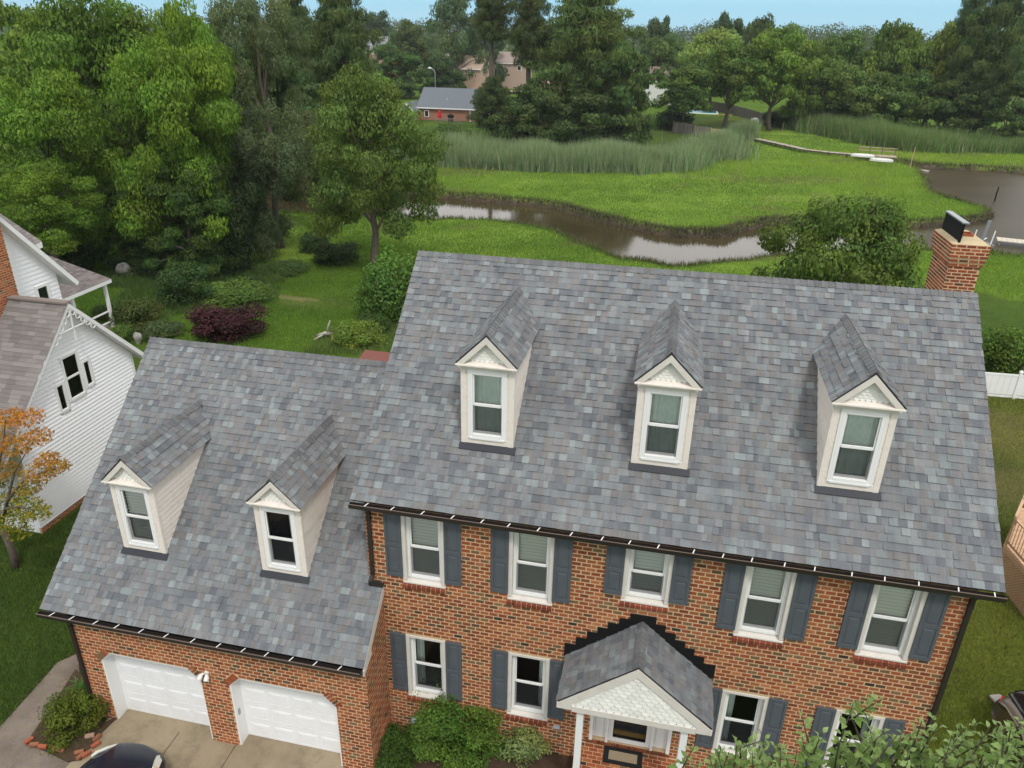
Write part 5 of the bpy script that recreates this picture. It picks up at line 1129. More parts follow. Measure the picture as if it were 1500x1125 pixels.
lawn('undergrowth', -45, -12, 16, 45, 120000, (np.array([.055, .10, .022]), np.array([.13, .20, .05])), 22, lambda x, y: (sdist(x, y, UND)+wob(x, y, 1.2)*.8 < 0), .38)
lawn('undergrowth', -20, -4, 16, 30, 60000, (np.array([.07, .12, .025]), np.array([.16, .22, .06])), 23, lambda x, y: (sdist(x, y, topoly([(455, 520), (470, 492), (520, 478), (560, 470), (600, 440), (600, 535)], -.1))+wob(x, y, 1.2)*.4 < 0), .30)
lawn('dry_grass', 11.5, 22, -8, 26, 60000, (np.array([.26, .20, .10]), np.array([.17, .13, .07])), 19, lambda x, y: (x > 11.4) & (wob(x+9, y, .5)+.5*wob(x, y, 2) > .25), .06)
lawn('bed_weeds', -9.5, -5.5, -5, -.5, 9000, (np.array([.07, .13, .02]), np.array([.12, .20, .03])), 20, lambda x, y: (sdist(x, y, BEDP) < -.03) & (wob(x, y, 2.5) > -.1), .12)
lawn('dry_grass', -16, -7, -9, 4, 90000, (np.array([.22, .18, .09]), np.array([.13, .15, .05])), 21, lambda x, y: (np.abs(sdist(x, y, PATHA)+.04+.10*wob(x, y, 3)) < .09) & (x < -7.4), .06)
lawn('lawn_grass', -40, 14, 20, 40, 300000, (np.array([.095, .185, .024]), np.array([.160, .265, .034])), 10, lambda x, y: (np.hypot((x-DIRT[0])/2.4, (y-DIRT[1])/1.6) > 1+.4*wob(x, y, 2)) & (sdist(x, y, MARSH) > 0) & (height(x, y, True)[1] > 1.5), .10)

# ------------------------------------------------------------------ driveway, path, bed
DW = bpy.data.objects.new('driveway', None); COL.objects.link(DW); DW['kind'] = 'structure'
y0 = -P['G']-.002
def slab(x0, x1, ya, yb): return draped('slab', [(x0, ya), (x1, ya), (x1, yb), (x0, yb)], MAT['concrete'], .03, 1.5, DW)
bed_x = float(BEDP[:, 0].max())
for (x0, x1) in ((-8.6, -4.95), (-4.93, -3.45), (-3.43, .05)):
    for (ya, yb) in ((y0-3.6, y0), (y0-8, y0-3.62), (y0-14, y0-8.02)):
        if x0 < -8 and yb == y0: slab(max(x0, -6.85), x1, ya, yb)
        else: slab(x0, x1, ya, yb)
for a, c in gd: b = MB(); b.box(a, c, y0+.002, -P['G']+.36, GZ-.1, GZ+.012); b.build('apron', MAT['concrete'], DW)
pth = draped('path', [tuple(p) for p in PATHP], MAT['aggregate'], .022, .5); pth['kind'] = 'structure'
bed = draped('planting_bed', [tuple(p) for p in BEDP], MAT['mulch'], .055, .4); bed['kind'] = 'structure'
bed2 = draped('planting_bed', [(.02, -2.6), (4.3, -2.4), (4.4, -.02), (.02, -.02)], MAT['mulch'], .03, .5); bed2['kind'] = 'structure'
k = 0
for (u, v, rz, tone) in ((42, 1084, 70, 0), (50, 1090, 20, 1), (62, 1093, 10, 0), (78, 1096, -5, 0), (88, 1098, 5, 1), (116, 1101, 30, 1), (126, 1104, 60, 0), (131, 1077, 35, 2), (142, 1080, 80, 1), (140, 1090, 60, 0), (118, 1107, 80, 1)):
    p = gz(u, v, -.26); B = MB(); B.c = ((.33, .10, .055), (.28, .12, .07), (.52, .33, .27))[tone]; B.box(-.10, .10, -.045, .045, -.02, .055)
    o = B.build('edging_brick', MAT['brick'], bevel=.008); o.location = (p[0], p[1], hh(p[0], p[1])+.07); o.rotation_euler = (R(rng.uniform(-8, 8)), R(rng.uniform(-6, 6)), R(rz))
    wh = ('at the path corner', 'second from the path corner', 'third from the path corner, along the path', 'in the middle of the path side', 'middle of the path side, beside the shrub', 'near the car', 'nearest the car windshield side')
    lb = ['red brick edging the planting bed '+t for t in ('at its outer path corner', 'next after the outer corner', 'third along the path side', 'in the middle of the path side', 'right of the middle of the path side', 'near the car hood', 'beside the car hood')]+['pale pink loose brick lying on the soil of the planting bed', 'red brick lying right of the pale loose one', 'red brick between the pale loose one and the car', 'red brick partly sunk by the front corner of the car']
    tag(o, lb[k], 'brick', 'bricks edging the planting bed'); k += 1
# lily clump
def strap_leaves(name, label, x, y, z, n, L, wd, col, rs):
    V = []; F = []; t = []
    for i in range(n):
        a = rs.uniform(0, 6.28); bx, by = x+rs.normal()*.10, y+rs.normal()*.16; l = L*rs.uniform(.6, 1.1); out_r = l*rs.uniform(.35, .8); b0 = len(V); pa_ = a+math.pi/2
        for s_ in range(5):
            q = s_/4; r_ = out_r*q**1.3; zz = z+l*.8*math.sin(q*2.1)*.8; w_ = wd*(1-q*.9)
            V += [(bx+r_*math.cos(a)+w_*math.cos(pa_), by+r_*math.sin(a)+w_*math.sin(pa_), zz), (bx+r_*math.cos(a)-w_*math.cos(pa_), by+r_*math.sin(a)-w_*math.sin(pa_), zz)]
        for s_ in range(4): F.append((b0+2*s_, b0+2*s_+1, b0+2*s_+3, b0+2*s_+2)); t.append(np.array(col)*rs.uniform(.7, 1.35))
    o = link(name, npmesh(name, V, F, MAT['leaf'], np.array(t))); o.color = (1, 1, 1, 1); tag(o, label, 'plant'); return o
p = gz(128, 1022, -.3); strap_leaves('lily_plant', 'green lily clump with long arching leaves against the garage downspout', p[0], p[1], hh(*p[:2])+.02, 110, .75, .022, (.085, .19, .035), NR)
p = gz(140, 1040, -.3); strap_leaves('lily_plant', 'smaller bluish green lily clump between the shrub and the garage wall', p[0], p[1], hh(*p[:2])+.02, 50, .5, .02, (.055, .14, .045), NR)

# ------------------------------------------------------------------ cars
def loft(name, st, mat, parent, sub=2):
    """st: list of (y, [(x,z)...] half section from bottom to top centre) mirrored; closed ends"""
    V = []; F = []; n = len(st[0][1]); full = 2*n-1
    for y, sec in st:
        V += [(x, y, z) for x, z in sec]+[(-x, y, z) for x, z in sec[-2::-1]]
    for i in range(len(st)-1):
        for k in range(full-1): F.append((i*full+k, i*full+k+1, (i+1)*full+k+1, (i+1)*full+k))
        F.append((i*full+full-1, i*full, (i+1)*full, (i+1)*full+full-1))
    for e in (0, len(st)-1):
        for k in range(n-1): 
            q = (e*full+k, e*full+k+1, e*full+full-2-k, e*full+full-1-k); F.append(q if len(set(q)) == 4 else tuple(dict.fromkeys(q)))
    me = bpy.data.meshes.new(name); me.from_pydata(V, [], F); me.materials.append(mat); me.polygons.foreach_set('use_smooth', [True]*len(F)); o = link(name, me, parent)
    if sub: m_ = o.modifiers.new('s', 'SUBSURF'); m_.levels = sub; m_.render_levels = sub
    return o
def car(label, loc, rz, paint, suv=False):
    C_ = thing('parked_car', label, 'car', loc, rz); hg = .22 if suv else 0; W = .88
    body = [(-2.28, [(.62, .38), (.74, .5), (.76, .62), (.70, .74+hg*.6), (.35, .80+hg), (0, .81+hg)]), (-2.15, [(.74, .26), (.86, .45), (.87, .70), (.80, .88+hg), (.4, .95+hg), (0, .96+hg)]),
            (-1.3, [(.80, .20), (.90, .45), (.91, .75), (.84, .93+hg), (.4, .99+hg), (0, 1.0+hg)]), (0, [(.80, .20), (.90, .45), (.92, .75), (.84, .92+hg), (.4, .97+hg), (0, .98+hg)]),
            (1.0, [(.80, .20), (.90, .45), (.91, .72), (.83, .88+hg), (.4, .95+hg), (0, .97+hg)]), (1.75, [(.78, .22), (.88, .42), (.87, .62), (.76, .78+hg*.8), (.38, .86+hg), (0, .88+hg)]),
            (2.15, [(.66, .24), (.76, .42), (.75, .56), (.66, .68+hg*.6), (.34, .74+hg*.8), (0, .75+hg*.8)]), (2.36, [(.40, .30), (.52, .42), (.52, .52), (.45, .60+hg*.3), (.25, .63+hg*.4), (0, .64+hg*.4)])]
    loft('body', body, paint, C_)
    roof = [(-1.95 if not suv else -2.1, [(.70, .9+hg), (.66, .95+hg), (.3, .97+hg), (0, .97+hg)]), (-1.3 if not suv else -1.95, [(.78, .9+hg), (.64, 1.28+hg), (.3, 1.36+hg), (0, 1.37+hg)]), (-.4, [(.80, .9+hg), (.62, 1.36+hg), (.3, 1.44+hg), (0, 1.45+hg)]), (.35, [(.80, .88+hg), (.60, 1.30+hg), (.3, 1.37+hg), (0, 1.38+hg)]), (1.15, [(.74, .86+hg), (.66, .92+hg), (.3, .95+hg), (0, .96+hg)])]
    loft('window_glass', roof, MAT['carglass'], C_)
    top = [(y, [(x*.93, z+.012) for x, z in sec[1:]]) for y, sec in roof[1:4]]; loft('roof_panel', top, paint, C_)
    for s in (-1, 1):
        b = MB(); b.beam((s*.76, 1.05, .92+hg), (s*.60, .36, 1.33+hg), .06, .05); b.beam((s*.60, .36, 1.33+hg), (s*.62, -.4, 1.39+hg), .05, .04); b.beam((s*.62, -.4, 1.39+hg), (s*.64, -1.3, 1.31+hg), .05, .04); b.beam((s*.8, -.35, .92+hg), (s*.63, -.4, 1.38+hg), .05, .06); b.build('pillar', paint, C_)
        b = MB(); b.beam((s*.86, .78, .98+hg), (s*1.02, .74, 1.0+hg), .14, .12); b.build('mirror', paint, C_, bevel=.03)
        for y in (-1.35, 1.42):
            w_ = bpy.data.objects.new('wheel', None); COL.objects.link(w_); w_.parent = C_; b = MB(); b.tube([(s*.68, y, .32), (s*.70, y, .32), (s*.88, y, .32), (s*.90, y, .32)], [.27, .32, .32, .27], 24); b.build('tyre', MAT['rubber'], w_, smooth=False)
            b = MB(); b.tube([(s*.895, y, .32), (s*.905, y, .32)], [.20, .19], 16); b.build('rim', MAT['metal'], w_)
        # swept headlight on the front corner
        pts = [(s*.52, 2.215, .60), (s*.66, 2.10, .61), (s*.77, 1.86, .66), (s*.80, 1.70, .735), (s*.70, 1.80, .80), (s*.60, 1.98, .76), (s*.52, 2.12, .69)]
        n_ = Vector((s*.35, .35, .75)).normalized(); hq = hg*.65; b = MB(); b.prism([Vector(p)+n_*-.02+Vector((0, 0, hq)) for p in pts][::s], n_*.06); b.build('headlight', MAT['lamp'], C_, bevel=.012)
        b = MB(); q = Vector((s*.755, 1.84, .70+hq)); b.prism([q+Vector(v)*.045 for v in ((-s, .2, .5), (-s, .4, -.4), (s*.9, -.7, -.3), (s*.9, -.6, .6))][::s], n_*.05); b.build('turn_signal', MAT['amber'], C_)
        b = MB(); b.beam((s*.62, -2.235, .66+hg), (s*.77, -2.13, .68+hg), .05, .14); b.build('tail_light', MAT['red'], C_)
    b = MB(); b.box(-.42, .42, 2.30, 2.36, .40+hg*.3, .50+hg*.3); b.build('grille', MAT['rubber'], C_)
    b = MB(); b.beam((-.66, 1.06, .968+hg), (.66, 1.06, .968+hg), .10, .03); b.build('cowl', MAT['rubber'], C_)
    for s in (-1, 1): b = MB(); b.tube([(s*.6-.3, 1.05, .985+hg), (s*.2-.1, .98, 1.03+hg)], .012, 5); b.build('wiper', MAT['rubber'], C_)
    return C_
pf = gz(205, 1086, .50); car('dark navy blue car parked nose to the left garage door', (pf[0]-.12, pf[1]-2.28, GZ+.03), R(-3), MAT['paintnavy'])
pf = gz(1457, 1048, .6); car('taupe car parked on the grass at the right edge of the picture', (pf[0]+2.38, pf[1]-.25, hh(13, 1)), R(-84), MAT['painttaupe'], True)
b = MB(); b.box(-.16, .16, -.13, .13, 0, .10); o = b.build('stepping_stone', MAT['stone'], bevel=.03); p = gz(1463, 1030, .05); o.location = (p[0], p[1]+.1, p[2]-.03); o.rotation_euler.z = R(20); tag(o, 'pale grey flat concrete block on the grass beside the taupe car', 'paving block')

# ------------------------------------------------------------------ the white neighbour house
NROOF = [(.205, .183, .175), (.228, .205, .195), (.182, .165, .160), (.245, .222, .212)]
def roof_rows(name, pl, length, w0, w1, expo, cols, parent, jit=.08, wmin=.25, wmax=.6, mat='anyroof', slanted=None):
    B = MB(); v = 0
    while v < length:
        a, c_ = w0(v) if callable(w0) else w0, w1(v) if callable(w1) else w1; u = a-rng.uniform(0, .4); t = min(v+expo*1.1, length)
        while u < c_:
            wd = rng.uniform(wmin, wmax); p, q = max(u, a), min(u+wd, c_)
            if q-p > .02:
                k = rng.uniform(1-jit, 1+jit); B.c = tuple(x*k for x in rng.choice(cols))
                B.hexa([pl.p(p, v), pl.p(q, v), pl.p(q, t), pl.p(p, t), pl.p(p, v, .014), pl.p(q, v, .014), pl.p(q, t, .003), pl.p(p, t, .003)], (0,))
            u += wd
        v += expo
    return B.build(name, MAT[mat], parent, 'stuff')
NH = thing('neighbour_house', 'white sided house with brown grey shingle roof and gable facing right, at the left edge', 'house', (0, 0, 0))
X = -13.6; yp, zp = 7.32, 6.93; ye_, ze_ = 10.42, 3.86; slp = (zp-ze_)/(ye_-yp); yn = 2*yp-ye_-1.2; zn = zp-(yp-yn)*slp; y_a, y_b = 4.42, 9.95; zw = zp-.18-(y_b-yp)*slp
core = MB(); core.prism([(X-.02, y_a, -.6), (X-.02, y_b, -.6), (X-.02, y_b, zp-.18-(y_b-yp)*slp), (X-.02, yp, zp-.18), (X-.02, y_a, zp-.18-(yp-y_a)*slp)], (-12, 0, 0)); NW = core.build('wall', MAT['siding'], NH)
z = .22
wins_n = [(6.84, 7.42, 3.72, 5.12), (6.36, 6.60, 3.52, 4.34), (7.66, 7.88, 3.86, 4.66)]
while z < zp-.25:
    zt = z+.135; b = MB(); kq = rng.uniform(.97, 1.02); b.c = (kq,)*3; la = max(y_a, yp-(zp-.2-z)/slp+.0); lb_ = min(y_b, yp+(zp-.2-z)/slp); segs = [(la, lb_)]
    for (a, c_, z0_, z1_) in wins_n:
        if z0_-.08 < zt and z1_+.08 > z:
            ns = []
            for p, q in segs:
                if q <= a-.1 or p >= c_+.1: ns.append((p, q)); continue
                if p < a-.1: ns.append((p, a-.1))
                if q > c_+.1: ns.append((c_+.1, q))
            segs = ns
    for p, q in segs:
        b = MB(); b.c = (kq,)*3
        t0 = max(p, yp-(zp-.2-zt)/slp) if p == la and la > y_a else p; t1 = min(q, yp+(zp-.2-zt)/slp) if q == lb_ and lb_ < y_b else q
        if t1 < t0: t0 = t1 = (t0+t1)/2
        b.hexa([(X-.018, p, z), (X+.034, p, z), (X+.034, q, z), (X-.018, q, z), (X-.018, t0, zt), (X+.002, t0, zt), (X+.002, t1, zt), (X-.018, t1, zt)]); b.build('clapboard', MAT['siding'], NW)
    z = zt
fbk = MB(); fbk.box(X-.05, X+.02, y_a-.02, y_b+.0, -.5, .215); fo = fbk.build('foundation', MAT['mortar'], NH)
brick_mesh(brick_field(Plane((X+.021, y_a, 0), (0, 1, 0), (0, 0, 1)), 0, y_b-y_a, -.4, .21, (), None, .21, .08, .02)).build('bricks', MAT['brick'], fo, 'stuff')
for (a, c_, z0_, z1_) in wins_n:
    wn = bpy.data.objects.new('window', None); COL.objects.link(wn); wn.parent = NH; b = MB(); f = .10
    b.box(X-.01, X+.05, a-f, a, z0_-f, z1_+f); b.box(X-.01, X+.05, c_, c_+f, z0_-f, z1_+f); b.box(X-.01, X+.05, a, c_, z1_, z1_+f); b.box(X-.01, X+.07, a, c_, z0_-f, z0_)
    if c_-a > .5: zm = (z0_+z1_)/2; b.box(X-.005, X+.03, a, c_, zm-.04, zm+.04)
    b.build('frame', MAT['white'], wn, bevel=.008); b = MB(); b.quad((X+.008, a, z0_), (X+.008, c_, z0_), (X+.008, c_, z1_), (X+.008, a, z1_)); b.build('pane', MAT['glass'], wn)
    b = MB(); b.box(X-.012, X-.0, a, c_, z0_, z1_); b.build('dark_room', MAT['dark'], wn)
XR = X+.32
for nm_, y0_, z0_ in (('roof', yn, zn), ('back_roof', ye_, ze_)):
    sgn = 1 if y0_ < yp else -1; b = MB(); nr = Vector((0, -slp*sgn, 1)).normalized()*.14
    b.hexa([(-26, y0_-nr.y, z0_-nr.z), (XR, y0_-nr.y, z0_-nr.z), (XR, yp, zp-.16), (-26, yp, zp-.16), (-26, y0_, z0_), (XR, y0_, z0_), (XR, yp, zp), (-26, yp, zp)]); ro = b.build(nm_, MAT['white'], NH)
    pl = Plane((-26, y0_, z0_+.005), (1, 0, 0), (0, yp-y0_, zp-z0_)) if sgn > 0 else Plane((XR, y0_, z0_+.005), (-1, 0, 0), (0, yp-y0_, zp-z0_))
    roof_rows('shingles', pl, math.hypot(yp-y0_, zp-z0_), 0, XR+26+(.02 if sgn > 0 else 0), .15, NROOF, ro, .07, .2, .5)
b = MB(); b.box(-26, XR, yp-.13, yp+.13, zp-.03, zp+.035); b.build('ridge_cap', varied('ridge_cap_brown', (.22, .185, .17), .95, .1, .1, 4, 40, .3), NH)
# gingerbread fretwork in the gable peak
b = MB(); X2 = XR+.01
def bar(a, c_, w_=.06): b.beam((X2-.02, a[0], a[1]), (X2-.02, c_[0], c_[1]), .03, w_, (1, 0, 0)) if False else b.beam((X2-.03, a[0], a[1]), (X2-.03, c_[0], c_[1]), .05, .03, (0, 0, 1))
bar((yp, zp-.2), (yp, zp-1.25)); bar((yp-.62, zp-.85), (yp+.62, zp-.85))
for s in (-1, 1):
    for k in range(5):
        t = k/5; c0 = (yp+s*(.12+.9*t), zp-.35-1.0*t*slp*.9)
        ring = [(c0[0]+.10*math.cos(a*math.pi/4), c0[1]+.10*math.sin(a*math.pi/4)) for a in range(9)]
        for i in range(8): b.beam((X2-.03, *ring[i]), (X2-.03, *ring[i+1]), .03, .03, (1, 0, 0))
b.build('gable_fretwork', MAT['white'], NH)
b = MB(); b.box(X-.01, X+.035, y_b-.1, y_b+.02, .2, zw); b.build('corner_board', MAT['white'], NH)
# taller rear wing with brick chimney and shallow roof
X = -16.0; b = MB(); yq, zq = 7.2, 10.25; s2 = 1.13; yb2 = 9.95
b.prism([(X, 4.5, 3), (X, yb2, 0), (X, yb2, zq-.2-(yb2-yq)*s2), (X, yq, zq-.2), (X, 4.5, zq-.2-(yq-4.5)*s2)], (-9, 0, 0)); RW = b.build('rear_wing_wall', MAT['siding'], NH)
z = 5.8
while z < zq-.3:
    zt = z+.15; la = max(7.9, yq-(zq-.2-z)/s2); lb_ = min(yb2, yq+(zq-.2-z)/s2); lt = min(yb2, yq+(zq-.2-zt)/s2)
    segs = [(la, lb_, lt)]
    if z < 6.75: segs = [(la, 8.85, 8.85), (9.50, lb_, lt)] 
    for p, q, t1 in segs:
        if q-p > .02: b = MB(); b.hexa([(X+.001, p, z), (X+.022, p, z), (X+.022, q, z), (X+.001, q, z), (X+.001, p, zt), (X+.003, p, zt), (X+.003, max(p+.01, t1), zt), (X+.001, max(p+.01, t1), zt)]); b.build('clapboard', MAT['siding'], RW)
    z = zt
for s in (-1, 1):
    ya = yq+s*3.35; za = zq-3.35*s2; b = MB(); nr = Vector((0, s*s2, 1)).normalized()*.16
    b.hexa([(X-9, ya-nr.y, za-nr.z), (X+.35, ya-nr.y, za-nr.z), (X+.35, yq, zq-.2), (X-9, yq, zq-.2), (X-9, ya, za), (X+.35, ya, za), (X+.35, yq, zq), (X-9, yq, zq)]); ro = b.build('rear_wing_roof', MAT['white'], NH)
    pl = Plane((X-9, ya, za+.004), (1, 0, 0), (0, yq-ya, zq-za)) if s < 0 else Plane((X+.35, ya, za+.004), (-1, 0, 0), (0, yq-ya, zq-za)); roof_rows('shingles', pl, math.hypot(yq-ya, zq-za), 0, 9.36, .2, NROOF, ro)
wn = bpy.data.objects.new('window', None); COL.objects.link(wn); wn.parent = NH; b = MB(); b.box(X, X+.05, 8.87, 8.97, 5.7, 6.75); b.box(X, X+.05, 9.38, 9.48, 5.7, 6.75); b.box(X, X+.05, 8.97, 9.38, 6.65, 6.75); b.build('frame', MAT['white'], wn); b = MB(); b.box(X, X+.012, 8.97, 9.38, 5.7, 6.65); b.build('pane', MAT['carglass'], wn)
# brick chimney on that wing
q = gx(27, 430, X+.55); r_ = gx(2, 335, X+.55); b = MB(); yL = 6.2; yR = float(q[1]); b.box(X+.0, X+.55, yL, yR, 0, 12.6); ch = b.build('side_chimney', MAT['mortar'], NH)
brick_mesh(brick_field(Plane((X+.55, yL, 0), (0, 1, 0), (0, 0, 1)), 0, yR-yL, 5, 11, (), None, .21, .075, .014)+brick_field(Plane((X, yL, 0), (1, 0, 0), (0, 0, 1)), 0, .55, 5, 11, (), None, .21, .075, .014)).build('bricks', varied('old_brick', (1.5, 1.55, 1.65), .95, .1, .3, 6, 70, .5, tint=True), ch, 'stuff')
# shallow roof strip farther back
B0 = gx(48, 360, -18.2); C0 = gx(61, 354, -18.2); A0 = B0+np.array([-4.2, 0, 2.6]); D0 = C0+np.array([-4.2, 0, 2.6])
b = MB(); dz = Vector((0, 0, -.22)); b.hexa([Vector(B0)+dz, Vector(C0)+dz, Vector(D0)+dz, Vector(A0)+dz, B0, C0, D0, A0]); ro = b.build('back_wing_roof', MAT['white'], NH)
pl = Plane(tuple(B0+np.array([0, 0, .01])), tuple(C0-B0), tuple(A0-B0)); roof_rows('shingles', pl, float(np.linalg.norm(A0-B0)), 0, float(np.linalg.norm(C0-B0)), .16, NROOF, ro)
b = MB(); b.prism([(-18.6, B0[1]+.1, 0), (-18.6, C0[1]-.1, 0), (-18.6, C0[1]-.1, B0[2]-.2), (-18.6, B0[1]+.1, B0[2]-.2)], (-5, 0, 0)); b.build('back_wing_wall', MAT['siding'], NH)
# porch with hip-less shed roof on posts
E0 = gz(98, 438, 2.9); E1 = gz(160, 409, 2.9); XE = (E0[0]+E1[0])/2; W0, W1 = XE-3.6, .9
b = MB(); b.hexa([(XE, E0[1]-1.2, 2.74), (XE, E1[1], 2.74), (W0, E1[1], 3.75), (W0, E0[1]-1.2, 3.75), (XE, E0[1]-1.2, 2.92), (XE, E1[1], 2.92), (W0, E1[1], 3.93), (W0, E0[1]-1.2, 3.93)][::1]); ro = b.build('porch_roof', MAT['white'], NH)
roof_rows('shingles', Plane((XE, E0[1]-1.2, 2.925), (0, 1, 0), (-3.6, 0, 1.01)), math.hypot(3.6, 1.01), 0, E1[1]-E0[1]+1.2, .16, [(.165, .145, .14), (.20, .175, .165), (.14, .125, .125)], ro)
b = MB(); b.box(W0-4, XE-.1, E0[1]-2, E1[1]-.1, -.3, .32); b.build('porch_floor', MAT['greywood'], NH)
b = MB(); b.box(W0-5, W0+.1, E0[1]-6, E1[1]-.4, -.3, 3.6); b.build('porch_wall', MAT['siding'], NH)
for yy in (E1[1]-.25, E1[1]-2.6):
    b = MB(); b.box(XE-.35, XE-.2, yy-.075, yy+.075, .3, 2.75); b.build('porch_post', MAT['white'], NH, bevel=.01)
for zz in (1.2, .62): b = MB(); b.box(XE-.31, XE-.24, E1[1]-2.5, E1[1]-.35, zz, zz+.07); b.build('porch_rail', MAT['white'], NH)
b = MB()
# ------------------------------------------------------------------ orange maple in front of the neighbour house
OM = thing('orange_maple', 'small maple with orange and yellow green leaves in front of the white house', 'tree', (0, 0, 0))
base = gz(25, 836, -.15); Yd = base[1]; t0 = Vector(base)
def ptY(u, v, dy=0): return Vector(gy(u, v, Yd+dy))
fork = ptY(2, 772); lim = [([fork, ptY(14, 720, .2), ptY(22, 690, .3), ptY(40, 660, .3)]), ([fork, ptY(10, 735, -.3), ptY(38, 700, -.5), ptY(70, 690, -.6), ptY(90, 684, -.6)]), ([fork, ptY(-10, 720), ptY(5, 650, .4), ptY(8, 615, .4)]), ([fork, ptY(8, 745, -.8), ptY(30, 742, -1.2), ptY(50, 748, -1.3)]), ([fork, ptY(-30, 730, .5), ptY(-50, 660, .5)])]
b = MB(); b.tube([t0+Vector((0, 0, -.1)), t0.lerp(fork, .5)+Vector((.08, 0, 0)), fork], [.14, .10, .085], 8); b.build('trunk', MAT['bark'], OM, smooth=True)
for L_ in lim: b = MB(); b.tube(L_, [.06, .04, .025, .012][:len(L_)] if len(L_) == 4 else [.06, .04, .025, .018, .01][:len(L_)], 6); b.build('limb', MAT['bark'], OM, smooth=True)
rs = np.random.RandomState(21); cen = []; colr = []
ORA = np.array([.58, .19, .02]); YG = np.array([.30, .27, .02]); PK = np.array([.50, .20, .08]); GR = np.array([.12, .17, .02])
for (u, v, dy, r_, mixc) in [(40, 612, .3, .42, 0), (12, 610, .5, .4, .1), (52, 640, .1, .40, .15), (20, 655, .2, .45, .2), (60, 690, -.5, .45, .3), (85, 684, -.6, .30, .4), (70, 672, -.4, .3, .2), (5, 690, .4, .45, .4), (45, 712, -.3, .35, .6), (8, 740, 0, .5, .8), (40, 745, -.9, .42, .9), (15, 765, -.8, .42, .95), (58, 752, -1.2, .3, .9), (28, 725, .3, .35, .8), (-30, 640, .4, .9, .3), (-40, 720, .3, .9, .7), (30, 780, -.9, .3, 1)]:
    c0 = np.array(ptY(u, v, dy)); n = int(1500*r_**1.5); d = rs.normal(size=(n, 3)); d /= np.linalg.norm(d, axis=1, keepdims=True); p = c0+d*(r_*rs.uniform(.2, 1, n)**.5)[:, None]*np.array([1.15, 1.15, .55]); cen.append(p)
    m_ = np.clip(mixc+.15+rs.uniform(-.3, .3, n), 0, 1)[:, None]; c = np.where(rs.uniform(size=(n, 1)) < .25, PK, ORA)*(1-m_)+np.where(rs.uniform(size=(n, 1)) < .5, YG, GR)*m_; colr.append(c*rs.uniform(.7, 1.25, (n, 1)))
cen = np.concatenate(cen); colr = np.concatenate(colr); nr = rs.normal(size=cen.shape)*.6; nr[:, 2] += .8; nr /= np.linalg.norm(nr, axis=1, keepdims=True)
V, F = leaf_quads(cen, nr, .085, .6, rs); o = link('crown', npmesh('crown', V, F, MAT['leaf'], colr), OM); o.color = (1, 1, 1, 1)

# ------------------------------------------------------------------ foreground tree at the lower right, its shoots just below the drone
FT = thing('apple_tree', 'light green leafy tree top with upright shoots in the lower right foreground', 'tree', (0, 0, 0))
rs = np.random.RandomState(9); tips = []
TIPV = [(1018, 1092), (1080, 1080), (1112, 1068), (1172, 1038), (1205, 1070), (1250, 1030), (1268, 1045), (1292, 1024), (1318, 1072), (1372, 1046), (1395, 1075), (1432, 1056), (1455, 1080), (1482, 1060), (1500, 1052), (1340, 1090), (1150, 1088), (1050, 1108), (1225, 1085)]
for u, v in TIPV: tips.append((u, v, rs.uniform(6.4, 7.6)))
for _ in range(560): u = rs.uniform(1000, 1640); tips.append((u, rs.uniform(1056+max(0, (1240-u)*.20), 1340), rs.uniform(6.4, 8.4)))
TP_ = np.array([CAM+ray(u, v)/np.linalg.norm(ray(u, v))*d for u, v, d in tips]); mc = TP_.mean(0)
trunk_base = Vector((mc[0]+.2, mc[1]-.1, hh(mc[0], mc[1])-.1)); hub = Vector((mc[0], mc[1], TP_[:, 2].min()-2.6)); b = MB(); b.tube([trunk_base, trunk_base.lerp(hub, .5)+Vector((.12, .05, 0)), hub], [.17, .13, .10], 10); b.build('trunk', MAT['bark'], FT, smooth=True)
LC = []; LN = []; LT = []; LD = []; tw = MB()
mains = []
sel = TP_[np.random.RandomState(2).choice(len(TP_), 26, False)]
for q in sel:
    e = Vector(q)+Vector((0, 0, -1.15)); mains.append(e); b = MB(); b.tube([hub, hub.lerp(e, .5)+Vector((0, 0, -.25)), e], [.05, .032, .016], 6); b.build('limb', MAT['bark'], FT, smooth=True)
for (u, v, d) in tips:
    r_ = ray(u, v); r_ = r_/np.linalg.norm(r_); tp = Vector(CAM+r_*d*.98); L = rs.uniform(.5, .95); base_ = tp+Vector((rs.normal()*.14, rs.normal()*.14, -L)); mid = tp.lerp(base_, .5)+Vector((rs.normal()*.03, rs.normal()*.03, 0)); tw.tube([base_, mid, tp], [.009, .006, .003], 4, False)
    mn = min(mains, key=lambda q: (q-base_).length); tw.tube([mn, mn.lerp(base_, .6)+Vector((0, 0, -.1)), base_], [.012, .009, .007], 4, False)
    n = int(L/.034)
    for i in range(n):
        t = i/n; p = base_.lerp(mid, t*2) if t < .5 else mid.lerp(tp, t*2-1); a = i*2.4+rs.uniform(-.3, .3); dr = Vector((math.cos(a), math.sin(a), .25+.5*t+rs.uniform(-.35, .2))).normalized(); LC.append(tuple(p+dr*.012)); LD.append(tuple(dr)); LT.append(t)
tw.build('twigs', MAT['bark'], FT, 'stuff')
LC = np.array(LC); LD = np.array(LD); LT = np.array(LT); n = len(LC); up = np.array([0, 0, 1.]); side = np.cross(LD, up+rs.normal(size=(n, 3))*.3); side /= np.linalg.norm(side, axis=1, keepdims=True); nn_ = np.cross(side, LD); L = (.088*(1-.45*LT**2)*rs.uniform(.75, 1.25, n))[:, None]; Wd = L*.30
